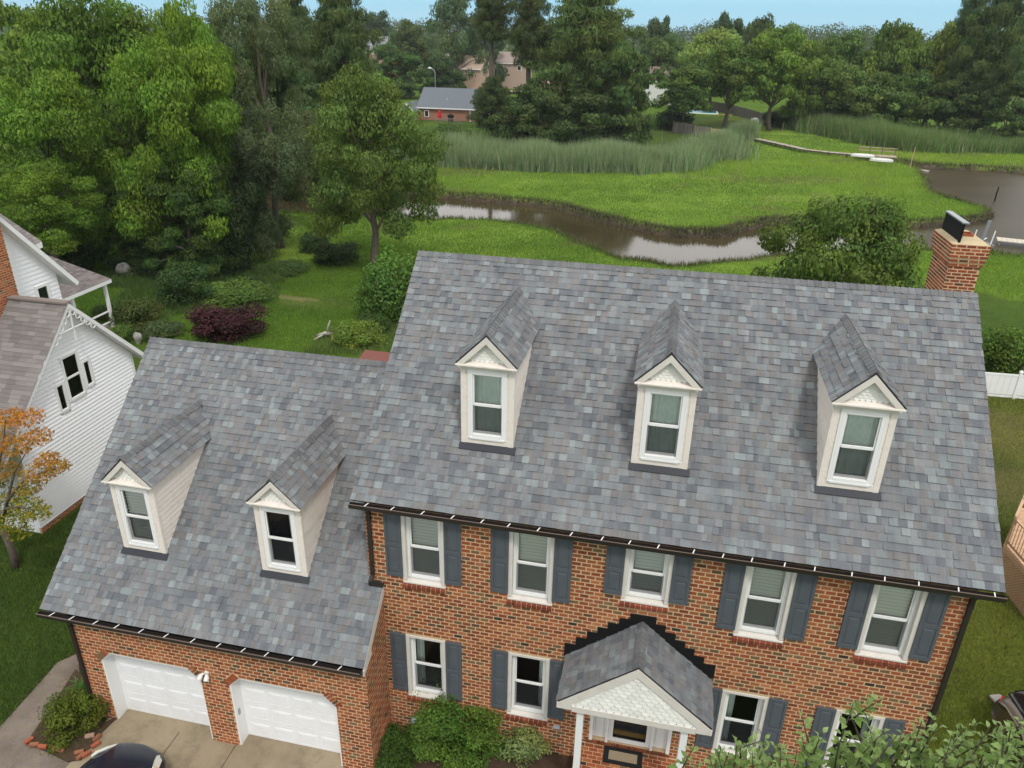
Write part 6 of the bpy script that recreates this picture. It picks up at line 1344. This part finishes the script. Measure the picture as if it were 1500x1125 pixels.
P0 = LC; P1 = LC+LD*L*.5+nn_*L*.06; P2 = LC+LD*L-nn_*L*.22*rs.uniform(.2, 1.2, (n, 1)); SL = P1+side*Wd+nn_*L*.10; SR = P1-side*Wd+nn_*L*.10; SL2 = LC+LD*L*.22+side*Wd*.8+nn_*L*.05; SR2 = LC+LD*L*.22-side*Wd*.8+nn_*L*.05
V = np.stack([P0, SL2, SL, P2, SR, SR2, P1-nn_*L*.02], 1).reshape(-1, 3); o7 = np.arange(n)[:, None]*7
F = np.concatenate([o7+np.array([0, 1, 2, 6]), o7+np.array([0, 6, 4, 5]), np.c_[o7+2, o7+3, o7+6, o7+6][:, :4]]); 
F = np.concatenate([o7+np.array([0, 1, 2, 6]), o7+np.array([0, 6, 4, 5]), o7+np.array([6, 2, 3, 4])])
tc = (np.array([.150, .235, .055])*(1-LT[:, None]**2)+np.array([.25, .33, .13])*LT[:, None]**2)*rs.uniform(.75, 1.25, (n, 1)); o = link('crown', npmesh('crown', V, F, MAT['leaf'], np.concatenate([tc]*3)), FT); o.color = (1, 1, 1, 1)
# lower, outer foliage of the same tree, below the frame
me, tg = PROTO['broad'][0]; o = link('lower_crown', me, FT, (mc[0], mc[1], hub.z-.3)); o.scale = (1.9, 1.6, TP_[:, 2].min()-hub.z-.6); o.color = (.13, .18, .05, 1)

# ------------------------------------------------------------------ right side: deck, vinyl fence
DK = thing('wooden_deck', 'new cedar deck with railing and lattice skirt at the right edge', 'deck', (0, 0, 0))
c0 = Vector(gz(1472, 797, 1.25)); c1 = Vector(gz(1501, 729, 1.25)); c2 = Vector(gz(1503, 833, 1.25)); u1 = (c1-c0).normalized(); u2 = (c2-c0).normalized()
def dk(a, c_, z): return c0+u1*a+u2*c_+Vector((0, 0, z))
L1, L2 = 2.6, 2.2; e1 = c0+u1*L1; e2 = c0+u2*L2; XE_ = c0.x+6.5; nb = 36
for k in range(nb):
    ya, yb = e2.y+(e1.y-e2.y)*k/nb, e2.y+(e1.y-e2.y)*(k+1)/nb-.012; ym = (ya+yb)/2
    xl_ = (c0.x+(e2.x-c0.x)*(c0.y-ym)/(c0.y-e2.y)) if ym < c0.y else (c0.x+(e1.x-c0.x)*(ym-c0.y)/(e1.y-c0.y))
    b = MB(); b.c = (rng.uniform(.85, 1.15),)*3; b.box(xl_, XE_, ya, yb, c0.z-.04, c0.z); b.build('plank', MAT['wood'], DK)
b = MB()
for p, q in ((c0, e1), (c0, e2), (e1, Vector((XE_, e1.y, c0.z))), (e2, Vector((XE_, e2.y, c0.z)))): b.beam(p-Vector((0, 0, .13)), q-Vector((0, 0, .13)), .05, .17)
b.build('rim_joist', MAT['wood'], DK)
for (fn, Lr) in ((lambda t, z, o=0: dk(t, .02+o, z), L1), (lambda t, z, o=0: dk(.02+o, t, z), L2)):
    b = MB(); b.hexa([fn(0, .92, -.03), fn(Lr, .92, -.03), fn(Lr, .92, .11), fn(0, .92, .11), fn(0, .96, -.03), fn(Lr, .96, -.03), fn(Lr, .96, .11), fn(0, .96, .11)]); b.build('hand_rail', MAT['wood'], DK)
    b = MB(); b.hexa([fn(0, .08, 0), fn(Lr, .08, 0), fn(Lr, .08, .04), fn(0, .08, .04), fn(0, .16, 0), fn(Lr, .16, 0), fn(Lr, .16, .04), fn(0, .16, .04)]); b.build('bottom_rail', MAT['wood'], DK)
    t = .14
    while t < Lr: b = MB(); b.hexa([fn(t, .1, .0), fn(t+.035, .1, .0), fn(t+.035, .1, .035), fn(t, .1, .035), fn(t, .92, 0), fn(t+.035, .92, 0), fn(t+.035, .92, .035), fn(t, .92, .035)]); b.build('baluster', MAT['wood'], DK); t += .135
    t = 0
    while t < Lr+.01: b = MB(); b.hexa([fn(t, -1.25, 0), fn(t+.09, -1.25, 0), fn(t+.09, -1.25, .09), fn(t, -1.25, .09), fn(t, 1.0, 0), fn(t+.09, 1.0, 0), fn(t+.09, 1.0, .09), fn(t, 1.0, .09)]); b.build('post', MAT['wood'], DK); t += 1.4
b = MB()
t = -1.1
while t < L2+1.1:
    for s in (1, -1):
        pts = []
        a, c_ = (t, t+1.05) if s > 0 else (t+1.05, t)
        p0, p1 = [a, -1.28], [c_, -.23]
        def clipx(p0, p1):
            out_ = []
            for p, q in ((p0, p1), (p1, p0)):
                x, z = p
                if x < 0: f = (0-x)/(q[0]-x) if q[0] != x else 2; x, z = 0, z+(q[1]-z)*f
                if x > L2: f = (L2-x)/(q[0]-x); x, z = L2, z+(q[1]-z)*f
                out_.append((x, z))
            return out_
        if max(a, c_) > 0 and min(a, c_) < L2:
            q0, q1 = clipx(p0, p1); b.beam(dk(-.012 if s > 0 else -.022, q0[0], q0[1]), dk(-.012 if s > 0 else -.022, q1[0], q1[1]), .008, .035, tuple(u2.cross(Vector((0, 0, 1)))) if False else (0, 0, 1))
    t += .105
b.build('lattice', MAT['wood'], DK, 'stuff')
VF = thing('vinyl_fence', 'white vinyl privacy fence behind the house at the right edge', 'fence', (0, 0, 0))
F0 = gz(1436, 577, 0); F1 = gz(1510, 583, 0); e = Vector(F1-F0).normalized(); F0v = Vector((F0[0], F0[1], hh(*F0[:2])))
for k in range(-2, 8):
    a = F0v+e*(k*1.75-.3); b = MB(); b.hexa([a+Vector(q) for q in [(-.06, -.06, -.1), (.06, -.06, -.1), (.06, .06, -.1), (-.06, .06, -.1), (-.06, -.06, 1.35), (.06, -.06, 1.35), (.06, .06, 1.35), (-.06, .06, 1.35)]]); b.hexa([a+Vector(q) for q in [(-.08, -.08, 1.35), (.08, -.08, 1.35), (.08, .08, 1.35), (-.08, .08, 1.35), (-.02, -.02, 1.43), (.02, -.02, 1.43), (.02, .02, 1.43), (-.02, .02, 1.43)]]); b.build('post', MAT['white'], VF)
    for zz in (.08, 1.16): b = MB(); b.beam(a+e*.06+Vector((0, 0, zz)), a+e*1.69+Vector((0, 0, zz)), .05, .10); b.build('rail', MAT['white'], VF)
    for j in range(6): b = MB(); p = a+e*(.06+j*.2717); q = p+e*.262; b.beam(p+Vector((0, 0, .64)), q+Vector((0, 0, .64)), .03, .94); b.build('panel', MAT['white'], VF)

# ------------------------------------------------------------------ back yard bits
b = MB(); rs_ = random.Random(3)
def rock(name, label, p, r, mat, cat='rock', sc=(1, 1, 1)):
    import bmesh; bm = bmesh.new(); bmesh.ops.create_icosphere(bm, subdivisions=3, radius=1)
    for v in bm.verts:
        c = v.co; k = 1+.22*math.sin(c.x*3+p[0])*math.sin(c.y*4+1)+.15*math.sin(c.z*5+p[1])+.06*math.sin(c.x*11)*math.sin(c.y*9); v.co = Vector((c.x*sc[0], c.y*sc[1], c.z*sc[2]))*k*r
    me = bpy.data.meshes.new(name); bm.to_mesh(me); bm.free(); me.materials.append(mat); o = link(name, me, None, (p[0], p[1], p[2])); tag(o, label, cat); return o
p = gz(180, 391, -.3); rock('boulder', 'pale grey pointed boulder under the dark trees at the left', (p[0], p[1], hh(*p[:2])+.35), .55, MAT['stone'], sc=(.8, .7, 1.25))
p = gz(192, 393, -.3); rock('boulder', 'small pale stone lying right of the pointed boulder', (p[0], p[1], hh(*p[:2])+.12), .33, MAT['stone'], sc=(1.3, .8, .5))
p = gz(203, 503, 0); rock('garden_statue', 'small weathered grey stone ornament in the plants near the white gable', (p[0], p[1], hh(*p[:2])+.3), .28, MAT['stone'], 'garden ornament', (.7, .7, 1.3))
DF = thing('driftwood', 'bleached driftwood branch lying at the edge of the back lawn', 'driftwood', tuple(gz(482, 496, .1)))
b = MB(); b.tube([(-.7, .1, .05), (-.2, 0, .28), (.3, .05, .3), (.9, -.15, .2), (1.3, -.2, .3)], [.09, .11, .1, .07, .02], 7); b.tube([(-.1, 0, .28), (0, .1, .75), (.1, .12, 1.0)], [.07, .05, .02], 6); b.tube([(.4, 0, .3), (.8, .4, .45)], [.06, .02], 6); b.tube([(-.3, 0, .2), (-.7, -.4, .0)], [.07, .03], 6); b.tube([(.2, .0, .25), (.35, -.35, 0)], [.06, .03], 6); b.build('branch', varied('bleached_wood', (.42, .39, .35), .9, .1, .2, 8, 60, .4), DF, smooth=True)
SHD = thing('garden_shed', 'low shed with dull red brown roof showing between the two roofs', 'shed', tuple(gz(562, 528, 1.6)*np.array([1, 1, 0])))
b = MB(); b.box(-1, 1, -.7, .9, -.4, 1.45); b.build('wall', MAT['greywood'], SHD); b = MB(); b.c = (.20, .085, .07); b.hexa([(-1.15, -.9, 1.42), (1.15, -.9, 1.42), (.9, .1, 1.9), (-.9, .1, 1.9), (-1.15, -.9, 1.5), (1.15, -.9, 1.5), (.9, .1, 1.98), (-.9, .1, 1.98)]); b.hexa([(-1.15, 1.1, 1.42), (-.9, .1, 1.9), (.9, .1, 1.9), (1.15, 1.1, 1.42), (-1.15, 1.1, 1.5), (-.9, .1, 1.98), (.9, .1, 1.98), (1.15, 1.1, 1.5)]); b.build('roof', MAT['anyroof'], SHD)

# ------------------------------------------------------------------ far houses
def far_house(name, label, u, v, Y, w_, d_, hw_, rh, rz, wall, roof, nwin=3, hip=False, gable_col=None):
    p = gy(u, v, Y); z0 = hh(p[0], p[1]); ze = p[2]                       # (u, v) marks the middle of the near eave
    z1 = ze; zg = ze-hw_; H = thing(name, label, 'house', (p[0], p[1], 0), R(rz)); b = MB(); b.c = wall
    b.box(-w_/2, w_/2, .4, d_-.4, min(z0, zg)-1, z1); b.build('wall', MAT['plain'], H); b = MB(); b.c = gable_col or wall
    for x in (-w_/2, w_/2-.2): b.prism([(x, .4, z1), (x, d_-.4, z1), (x, d_/2, z1+rh-.1)], (.2, 0, 0))
    b.build('gable', MAT['plain'], H)
    for s in (0, 1):
        ya = 0 if s == 0 else d_; b = MB(); b.c = roof; hi = w_*.18 if hip else 0
        b.hexa([(-w_/2-.4, ya, z1-.25), (w_/2+.4, ya, z1-.25), (w_/2+.4-hi, d_/2, z1+rh-.15), (-w_/2-.4+hi, d_/2, z1+rh-.15), (-w_/2-.4, ya, z1-.02), (w_/2+.4, ya, z1-.02), (w_/2+.4-hi, d_/2, z1+rh), (-w_/2-.4+hi, d_/2, z1+rh)]); b.build('roof', MAT['anyroof'], H)
    b = MB(); b.box(-w_/2-.45, w_/2+.45, -.08, .0, z1-.28, z1-.06); b.build('fascia', MAT['white'], H)
    for k in range(nwin):
        x = -w_/2+w_*(k+.5)/nwin; wn = bpy.data.objects.new('window', None); COL.objects.link(wn); wn.parent = H; b = MB(); b.box(x-.65, x+.65, .33, .4, z1-2.1, z1-.7); b.build('frame', MAT['white'], wn); b = MB(); b.box(x-.5, x+.5, .31, .34, z1-1.95, z1-.85); b.build('pane', MAT['carglass'], wn)
    return H, z1
BRK = (.36, .18, .125); TAN = (.42, .30, .20); WH = (.72, .72, .70); GRF = (.15, .16, .175)
FH, z1 = far_house('ranch_house', 'brick ranch house with blue grey roof and red umbrella on its deck', 655, 158, 141, 12, 10, 3.9, 3.4, 0, BRK, (.15, .17, .19), 0)
for x, y_, hgt in ((-1.2, 3.6, 1.3), (.2, 3.0, .9), (-.6, 2.2, .8)): b = MB(); b.tube([(x, y_, z1+.3), (x, y_, z1+1.2+hgt*.4)], .09, 8); b.build('vent_pipe', MAT['foam'], FH)
b = MB(); b.box(4.55, 4.75, .3, .42, z1-3.6, z1); b.build('corner_trim', MAT['white'], FH); b = MB(); b.box(-4.9, -3.9, .28, .36, z1-1.9, z1-.6); b.build('window', MAT['white'], FH); b = MB(); b.box(-4.75, -4.05, .25, .3, z1-1.75, z1-.75); b.build('pane', MAT['carglass'], FH)
b = MB(); b.c = BRK; b.box(-9.5, -5.9, -3.0, 4, z1-4, z1-.6); b.build('side_wing', MAT['plain'], FH); b = MB(); b.c = (.15, .17, .19); b.hexa([(-10, -3.3, z1-.7), (-5.6, -3.3, z1-.7), (-5.6, 4, z1-.7), (-10, 4, z1-.7), (-7.8, -3.3, z1+.9), (-7.7, -3.3, z1+.9), (-7.7, 4, z1+.9), (-7.8, 4, z1+.9)]); b.build('side_roof', MAT['anyroof'], FH)
b = MB(); b.beam((-5.6, -3.35, z1-.7), (-7.75, -3.35, z1+.9), .1, .3); b.build('rake_board', MAT['white'], FH)
dkx, dky = FH.location.x, FH.location.y
b = MB(); b.box(-1.5, 4, -3.4, .3, z1-2.75, z1-2.6); o = b.build('deck_platform', MAT['greywood'], FH)
for k in range(22): b = MB(); x = -1.5+k*.26; b.box(x, x+.06, -3.4, -3.34, z1-2.6, z1-1.75); b.build('deck_baluster', MAT['greywood'], FH)
b = MB(); b.box(-1.5, 4, -3.42, -3.32, z1-1.75, z1-1.66); b.build('deck_rail', MAT['greywood'], FH)
b = MB()
for x in (-1.4, 1.2, 3.9): b.box(x, x+.12, -3.4, -3.28, z1-5, z1-2.75)
b.build('deck_post', MAT['greywood'], FH)
um = thing('patio_umbrella', 'closed red patio umbrella standing on the ranch house deck', 'umbrella', (dkx-1.1, dky-1.6, z1-2.6)); b = MB(); b.tube([(0, 0, 0), (0, 0, 2.6)], .04, 8); b.build('pole', MAT['metal'], um); b = MB(); b.tube([(0, 0, .7), (0, 0, 1.2), (0, 0, 2.0), (0, 0, 2.55)], [.42, .38, .22, .05], 8); b.build('canopy', MAT['red'], um)
gr = thing('grill', 'black domed barbecue grill on the ranch house deck', 'grill', (dkx+1.2, dky-1.6, z1-2.6)); b = MB(); b.tube([(-.5, 0, 1.0), (-.4, 0, 1.15), (0, 0, 1.3), (.4, 0, 1.15), (.5, 0, 1.0)], [.25, .36, .4, .36, .25], 10); b.build('lid', MAT['rubber'], gr, smooth=True); b = MB(); b.box(-.45, .45, -.25, .25, .1, .85); b.build('cart', MAT['rubber'], gr); b = MB(); b.box(-.9, .9, -.22, .22, .9, .96); b.build('side_shelf', MAT['metal'], gr)
far_house('tan_house', 'tan roofed house with white gable, beyond the street lamp', 672, 100, 215, 13, 12, 4, 3.4, -8, (.46, .33, .26), (.42, .32, .25), 2, False, (.55, .48, .40))
far_house('tan_house', 'pinkish brown long roofed house right of the tallest pine trunk', 735, 92, 232, 16, 11, 4, 3.0, 4, (.46, .34, .28), (.33, .27, .24), 3)
far_house('grey_house', 'brick house with grey roof and white gable behind the tan one', 688, 85, 262, 17, 12, 4.5, 3.0, 0, (.42, .25, .19), (.20, .21, .22), 4, False, WH)
far_house('grey_house', 'small grey house high behind the others near the tall pine', 690, 68, 330, 14, 11, 5, 4.0, 10, (.48, .50, .50), (.16, .17, .18), 3)
far_house('white_house', 'white and grey roofed houses gap on the left of the street trees', 540, 72, 250, 11, 10, 4, 4, -25, WH, (.26, .27, .29), 2)
far_house('brown_house', 'brown roofed brick house below the white one, left of the street trees', 538, 98, 190, 9, 9, 3.5, 3.0, -20, (.32, .10, .06), (.20, .13, .10), 1)
far_house('pink_house', 'house with pinkish grey roof peeking right of the pine grove', 968, 118, 190, 13, 9, 3, 3.0, 24, WH, (.24, .17, .17), 2)
far_house('tan_house', 'brick house glimpsed through the pine grove', 835, 138, 165, 15, 9, 3, 2.4, 0, (.44, .24, .18), (.36, .25, .21), 3)
far_house('white_house', 'white garage glimpsed through the right shore wood', 1205, 148, 205, 12, 9, 3, 2.0, 6, WH, (.30, .30, .31), 1)
far_house('grey_house', 'grey roof glimpsed through the leaves at the upper left', 62, 140, 85, 7, 7, 3, 2.0, -20, (.5, .5, .48), (.20, .21, .24), 1)
# street lamps
for (u, v, Y, lb) in ((637, 100, 175, 'grey street lamp with curved arm beyond the ranch house'), (66, 108, 95, 'street lamp with curved arm glimpsed between the left trees')):
    p = gy(u, v, Y); z0 = hh(*p[:2]); SLm = thing('street_lamp', lb, 'street lamp', (p[0], p[1], z0)); hgt = p[2]-z0; b = MB(); b.tube([(0, 0, 0), (0, 0, hgt-1.0), (-.25, 0, hgt-.4), (-.9, 0, hgt-.05)], [.16, .11, .09, .07], 8); b.build('pole', MAT['metal'], SLm, smooth=True); b = MB(); b.tube([(-.8, 0, hgt-.05), (-1.3, 0, hgt+.05), (-1.75, 0, hgt-.05)], [.10, .24, .12], 8); b.build('lamp_head', MAT['foam'], SLm, smooth=True)
st = MB(); a = gz(640, 132, 0); st.quad((a[0]-40, a[1]+2, .02), (a[0]+60, a[1]+2, .02), (a[0]+60, a[1]+9, .02), (a[0]-40, a[1]+9, .02)); st.build('street', MAT['concrete'], kind='structure')
def simple_bin(label, u, v, z, c):
    p = gz(u, v, z); T_ = thing('recycling_bin', label, 'bin', tuple(p)); b = MB(); b.hexa([(-.3, -.3, 0), (.3, -.3, 0), (.3, .3, 0), (-.3, .3, 0), (-.4, -.4, 1.1), (.4, -.4, 1.1), (.4, .4, 1.1), (-.4, .4, 1.1)]); b.build('body', MAT[c], T_); b = MB(); b.box(-.44, .44, -.46, .44, 1.1, 1.2); b.build('lid', MAT[c], T_)
simple_bin('blue wheeled bin, left one, beside the far street', 662, 128, 0, 'blue'); simple_bin('blue wheeled bin, right one, beside the far street', 666, 129, 0, 'blue')
for (u, v, Y, lb, pm) in ((704, 158, 150, 'white car parked behind the pine trunk, by the ranch house', 'foam'), (733, 166, 146, 'dark blue car parked deep in the pine grove', 'paintnavy')):
    p = gy(u, v, Y); car(lb, (p[0], p[1], hh(*p[:2])), R(75), MAT[pm])

# pool, fences, boats
pc = gz(1022, 167, -.8); PL = thing('swimming_pool', 'turquoise swimming pool with pale edge under the trees', 'swimming pool', (pc[0], pc[1], hh(*pc[:2])+.03))
b = MB(); b.box(-4.4, 4.4, -3.4, 3.4, -.3, .18); b.build('coping', MAT['foam'], PL, bevel=.05); b = MB(); b.box(-4.0, 4.0, -3.0, 3.0, .0, .19); b.build('pool_water', MAT['poolwater'], PL)
def picket(label, pts, hgt, mat, tone, wd=.14, gap=.02, name='wood_fence'):
    T_ = thing(name, label, 'fence', (0, 0, 0)); n_ = 0
    for i in range(len(pts)-1):
        a, c_ = np.array(pts[i]), np.array(pts[i+1]); L = np.hypot(*(c_-a)[:2]); d = (c_-a)/L; k = int(L/(wd+gap))
        for j in range(k):
            p = a+d*(j*(wd+gap)); q = p+d*wd; z = hh(p[0], p[1]); b = MB(); kk = rng.uniform(.8, 1.2); b.c = tuple(t*kk for t in tone); b.beam((p[0], p[1], z+hgt/2), (q[0], q[1], z+hgt/2), .04, hgt*rng.uniform(.97, 1.03)); b.build('picket', MAT[mat], T_); n_ += 1
        b = MB(); z0 = hh(*a[:2]); z1 = hh(*c_[:2])
        for zz in (.35, hgt-.35): b.beam((a[0], a[1]+.06, z0+zz), (c_[0], c_[1]+.06, z1+zz), .06, .09)
        b.build('rail', MAT[mat], T_)
        for j in range(int(L/2.4)+1): p = a+d*j*2.4; z = hh(p[0], p[1]); b = MB(); b.c = tone; b.box(p[0]-.07, p[0]+.07, p[1]+.05, p[1]+.19, z, z+hgt+.1); b.build('post', MAT[mat], T_)
gp = lambda u, v: tuple(gz(u, v, -.9)[:2])
picket('weathered grey board fence stretch left of the new pale one', [gp(1016, 196), gp(1041, 199)], 1.7, 'greywood', (1, 1, 1))
picket('new pale orange picket fence stretch at the reed bed', [gp(1041, 199), gp(1062, 201)], 1.6, 'wood', (1.25, 1.2, 1.1), .12, .06)
picket('long dark weathered fence behind the pool and the boat', [gp(1032, 163), gp(1060, 168), gp(1090, 176), gp(1110, 182), gp(1135, 188)], 2.0, 'greywood', (.55, .55, .58), .22, .01)
picket('dark weathered fence left of the pool, by the grove', [gp(985, 192), gp(1014, 195)], 1.8, 'greywood', (.5, .5, .55), .2, .01)
def hull(name, label, p, rz, L, W_, H_, mat, flip=True, cat='boat', tilt=0):
    T_ = thing(name, label, cat, tuple(p), rz); V = []; F = []; n = 12; m_ = 8
    for i in range(n+1):
        t = i/n*2-1; wv = (W_/2)*(1-abs(t)**2.6)+.02; hv = H_*(1-.25*abs(t)**2)
        for k in range(m_+1): a = math.pi*k/m_; V.append((t*L/2, wv*math.cos(a), hv*math.sin(a)**.8 if flip else hv*(1-math.sin(a)**.8)))
    for i in range(n):
        for k in range(m_): a = i*(m_+1)+k; F.append((a, a+1, a+m_+2, a+m_+1))
    o = link('hull', npmesh('hull', V, F, mat, smooth=True), T_); so_ = o.modifiers.new('t', 'SOLIDIFY'); so_.thickness = .03
    b = MB(); b.tube([(t*L/2, (W_/2)*(1-abs(t)**2.6)+.03, 0 if flip else H_) for t in np.linspace(-1, 1, 13)], .04, 6); b.tube([(t*L/2, -(W_/2)*(1-abs(t)**2.6)-.03, 0 if flip else H_) for t in np.linspace(-1, 1, 13)], .04, 6); b.build('gunwale', mat, T_)
    b = MB(); b.box(-L*.4, L*.4, -.02, .02, H_*.9 if flip else 0, H_*1.02 if flip else .05); b.build('keel', mat, T_)
    return T_
p = gz(1115, 182, -.9); hull('rowing_boat', 'upturned white rowing boat on the lawn behind the reeds', (p[0], p[1], hh(*p[:2])+.1), R(-25), 4.4, 1.6, .8, MAT['foam'])
bn = thing('bench', 'light wooden bench on the lawn right of the pool', 'bench', tuple(np.array(gz(1061, 174, -.9))*[1, 1, 0]+[0, 0, hh(*gz(1061, 174, -.9)[:2])]), R(-12)); b = MB(); b.box(-1.6, 1.6, -.2, .2, .42, .5); b.build('seat', MAT['wood'], bn)
for x in (-1.3, 1.3): b = MB(); b.box(x-.06, x+.06, -.18, .18, 0, .42); b.build('leg', MAT['wood'], bn)

# boardwalk dock over the marsh
dkp = [gz(u, v, -.85) for u, v in ((1107, 203), (1140, 210), (1180, 219), (1215, 223), (1250, 226), (1300, 234))]
DOCK = thing('boardwalk', 'long weathered boardwalk on posts crossing the marsh to the creek', 'boardwalk', (0, 0, 0)); cnt = 0
for i in range(len(dkp)-1):
    a, c_ = Vector(dkp[i]), Vector(dkp[i+1]); d = (c_-a); L = d.length; d.normalize(); sd_ = d.cross(Vector((0, 0, 1))).normalized(); n = int(L/.22)
    for j in range(n):
        p = a+d*(j*L/n); q = a+d*((j+1)*L/n-.02); kk = rng.uniform(1.2, 1.8); b = MB(); b.c = (kk, kk, kk*(1.0 if i != 2 else .85)); w_ = .62
        b.hexa([p-sd_*w_, q-sd_*w_, q+sd_*w_, p+sd_*w_, *[v_+Vector((0, 0, .05)) for v_ in (p-sd_*w_, q-sd_*w_, q+sd_*w_, p+sd_*w_)]]); b.build('plank', MAT['greywood'], DOCK)
    for s in (-1, 1): b = MB(); b.c = (.6, .6, .6); b.beam(a+sd_*s*.5-Vector((0, 0, .10)), c_+sd_*s*.5-Vector((0, 0, .10)), .08, .18); b.build('joist', MAT['greywood'], DOCK)
    for j in range(int(L/2.6)+1):
        for s in (-1, 1): p = a+d*j*2.6+sd_*s*.55; b = MB(); b.c = (.45, .43, .42); b.tube([p-Vector((0, 0, 2.0)), p+Vector((0, 0, .08))], .09, 7); b.build('post', MAT['greywood'], DOCK)
p = gz(1283, 225, -.4); PD = thing('pier_platform', 'wooden pier platform with bench rail at the end of the boardwalk', 'pier', (p[0], p[1], -.7), R(-8))
for k in range(14): b = MB(); kk = rng.uniform(1, 1.6); b.c = (kk, kk*.95, kk*.85); b.box(-2.6+k*.39, -2.6+k*.39+.37, -1.2, 1.2, 0, .06); b.build('plank', MAT['greywood'], PD)
for zz in (.5, .95): b = MB(); b.c = (1.5, 1.3, 1.05); b.box(-2.6, 2.9, 1.15, 1.25, zz, zz+.14); b.build('rail', MAT['greywood'], PD)
for x in (-2.5, -.8, .9, 2.7):
    for y_ in (-1.1, 1.2): b = MB(); b.c = (.7, .65, .6); b.box(x-.07, x+.07, y_-.07, y_+.07, -1.5, 1.1 if y_ > 0 else 0); b.build('post', MAT['greywood'], PD)
MAT['boat'] = varied('boat_gelcoat', (.62, .62, .60), .5, .3, .2, 3, 40, .1); p = gz(1264, 225, -.2); hull('white_canoe', 'upturned white boat on the pier, the one nearer the boardwalk', (p[0], p[1]-.1, -.62), R(-9), 3.3, .75, .42, MAT['boat'])
p = gz(1297, 231, -.2); hull('white_canoe', 'upturned white boat at the outer end of the pier', (p[0]-.6, p[1]-.6, -.63), R(-11), 3.1, .75, .42, MAT['boat'])
fl_ = gz(1340, 249, WATER_Z+.2); FD = thing('floating_dock', 'small grey floating dock at the muddy bank beyond the pier', 'dock', (fl_[0], fl_[1], WATER_Z), R(-30)); b = MB(); b.box(-1.8, 1.8, -.6, .6, -.1, .25); b.build('float', MAT['metal'], FD)
for k in range(9): b = MB(); b.c = (1.6,)*3; b.box(-1.8+k*.4, -1.8+k*.4+.38, -.62, .62, .25, .3); b.build('plank', MAT['greywood'], FD)
def stake(label, u0, v0, hgt, r_, mat, z=WATER_Z):
    p = gz(u0, v0, z); b = MB(); b.tube([(0, 0, -.5), (0, 0, hgt*.5), (.03*hgt, 0, hgt)], [r_, r_*.9, r_*.7], 7); o = b.build('stake', mat); o.location = p; tag(o, label, 'post')
stake('thin pale stake standing in the marsh right of the pier', 1333, 246, 2.9, .06, MAT['wood'], MARSH_Z); stake('dark leaning stake standing in the brown water', 1457, 294, 1.6, .09, MAT['dark'])
stake('short pale post in the reeds behind the boardwalk start', 1146, 192, 1.6, .10, MAT['greywood'], -1.0)
# boat lift and little dock on the near right shore
bl = gz(1438, 356, WATER_Z+.3); BL = thing('boat_lift', 'galvanised boat lift frame standing in the water behind the chimney', 'boat lift', (bl[0], bl[1], WATER_Z), R(10))
for (nm_, a, c_, r_, mt_) in (('post', (0, .3, -.5), (.35, .3, 2.3), .16, 'metal'), ('guide_pole', (-.9, 0, -.2), (-.75, 0, 1.5), .06, 'foam'), ('guide_pole', (.6, -.3, -.2), (.75, -.3, 1.5), .06, 'foam'), ('brace', (-.6, 0, .1), (.5, .3, .7), .06, 'metal')): b = MB(); b.tube([a, c_], r_, 8); b.build(nm_, MAT[mt_], BL)
for q in (((-2.2, -.4, .2), (.9, -.4, .2)), ((-2.2, .5, .2), (.9, .5, .2)), ((-1.9, -.6, .2), (-1.9, .7, .2)), ((-.4, -.6, .2), (-.4, .7, .2)), ((.7, -.6, .2), (.7, .7, .2))): b = MB(); b.beam(*q, .14, .12); b.build('cradle_beam', MAT['metal'], BL)
bd = gz(1490, 352, -1.5); ND = thing('small_dock', 'pale grey plank dock beside the boat lift at the right edge', 'dock', (bd[0], bd[1], -1.6), R(-14))
for k in range(12): b = MB(); b.c = (2.2, 2.2, 2.2); b.box(-1.6+k*.4, -1.6+k*.4+.38, -.8, .8, 0, .06); b.build('plank', MAT['greywood'], ND)
for x in (-1.4, 1.4, 3): b = MB(); b.box(x-.07, x+.07, -.75, -.6, -1.4, .05); b.build('post', MAT['greywood'], ND)
# red and white bits behind the left trees: skipped where nothing can be told apart
# ------------------------------------------------------------------ air
b = MB(); b.box(-2600, 2600, -2600, 2600, -6, 70); hz = b.build('haze', MAT['dark'], kind='stuff'); hm = bpy.data.materials.new('haze'); hm.use_nodes = True; hm.node_tree.nodes.clear()
vo = hm.node_tree.nodes.new('ShaderNodeVolumePrincipled'); vo.inputs['Color'].default_value = (.86, .93, 1, 1); vo.inputs['Density'].default_value = .00014; oo = hm.node_tree.nodes.new('ShaderNodeOutputMaterial'); hm.node_tree.links.new(vo.outputs[0], oo.inputs['Volume']); hz.data.materials.clear(); hz.data.materials.append(hm)
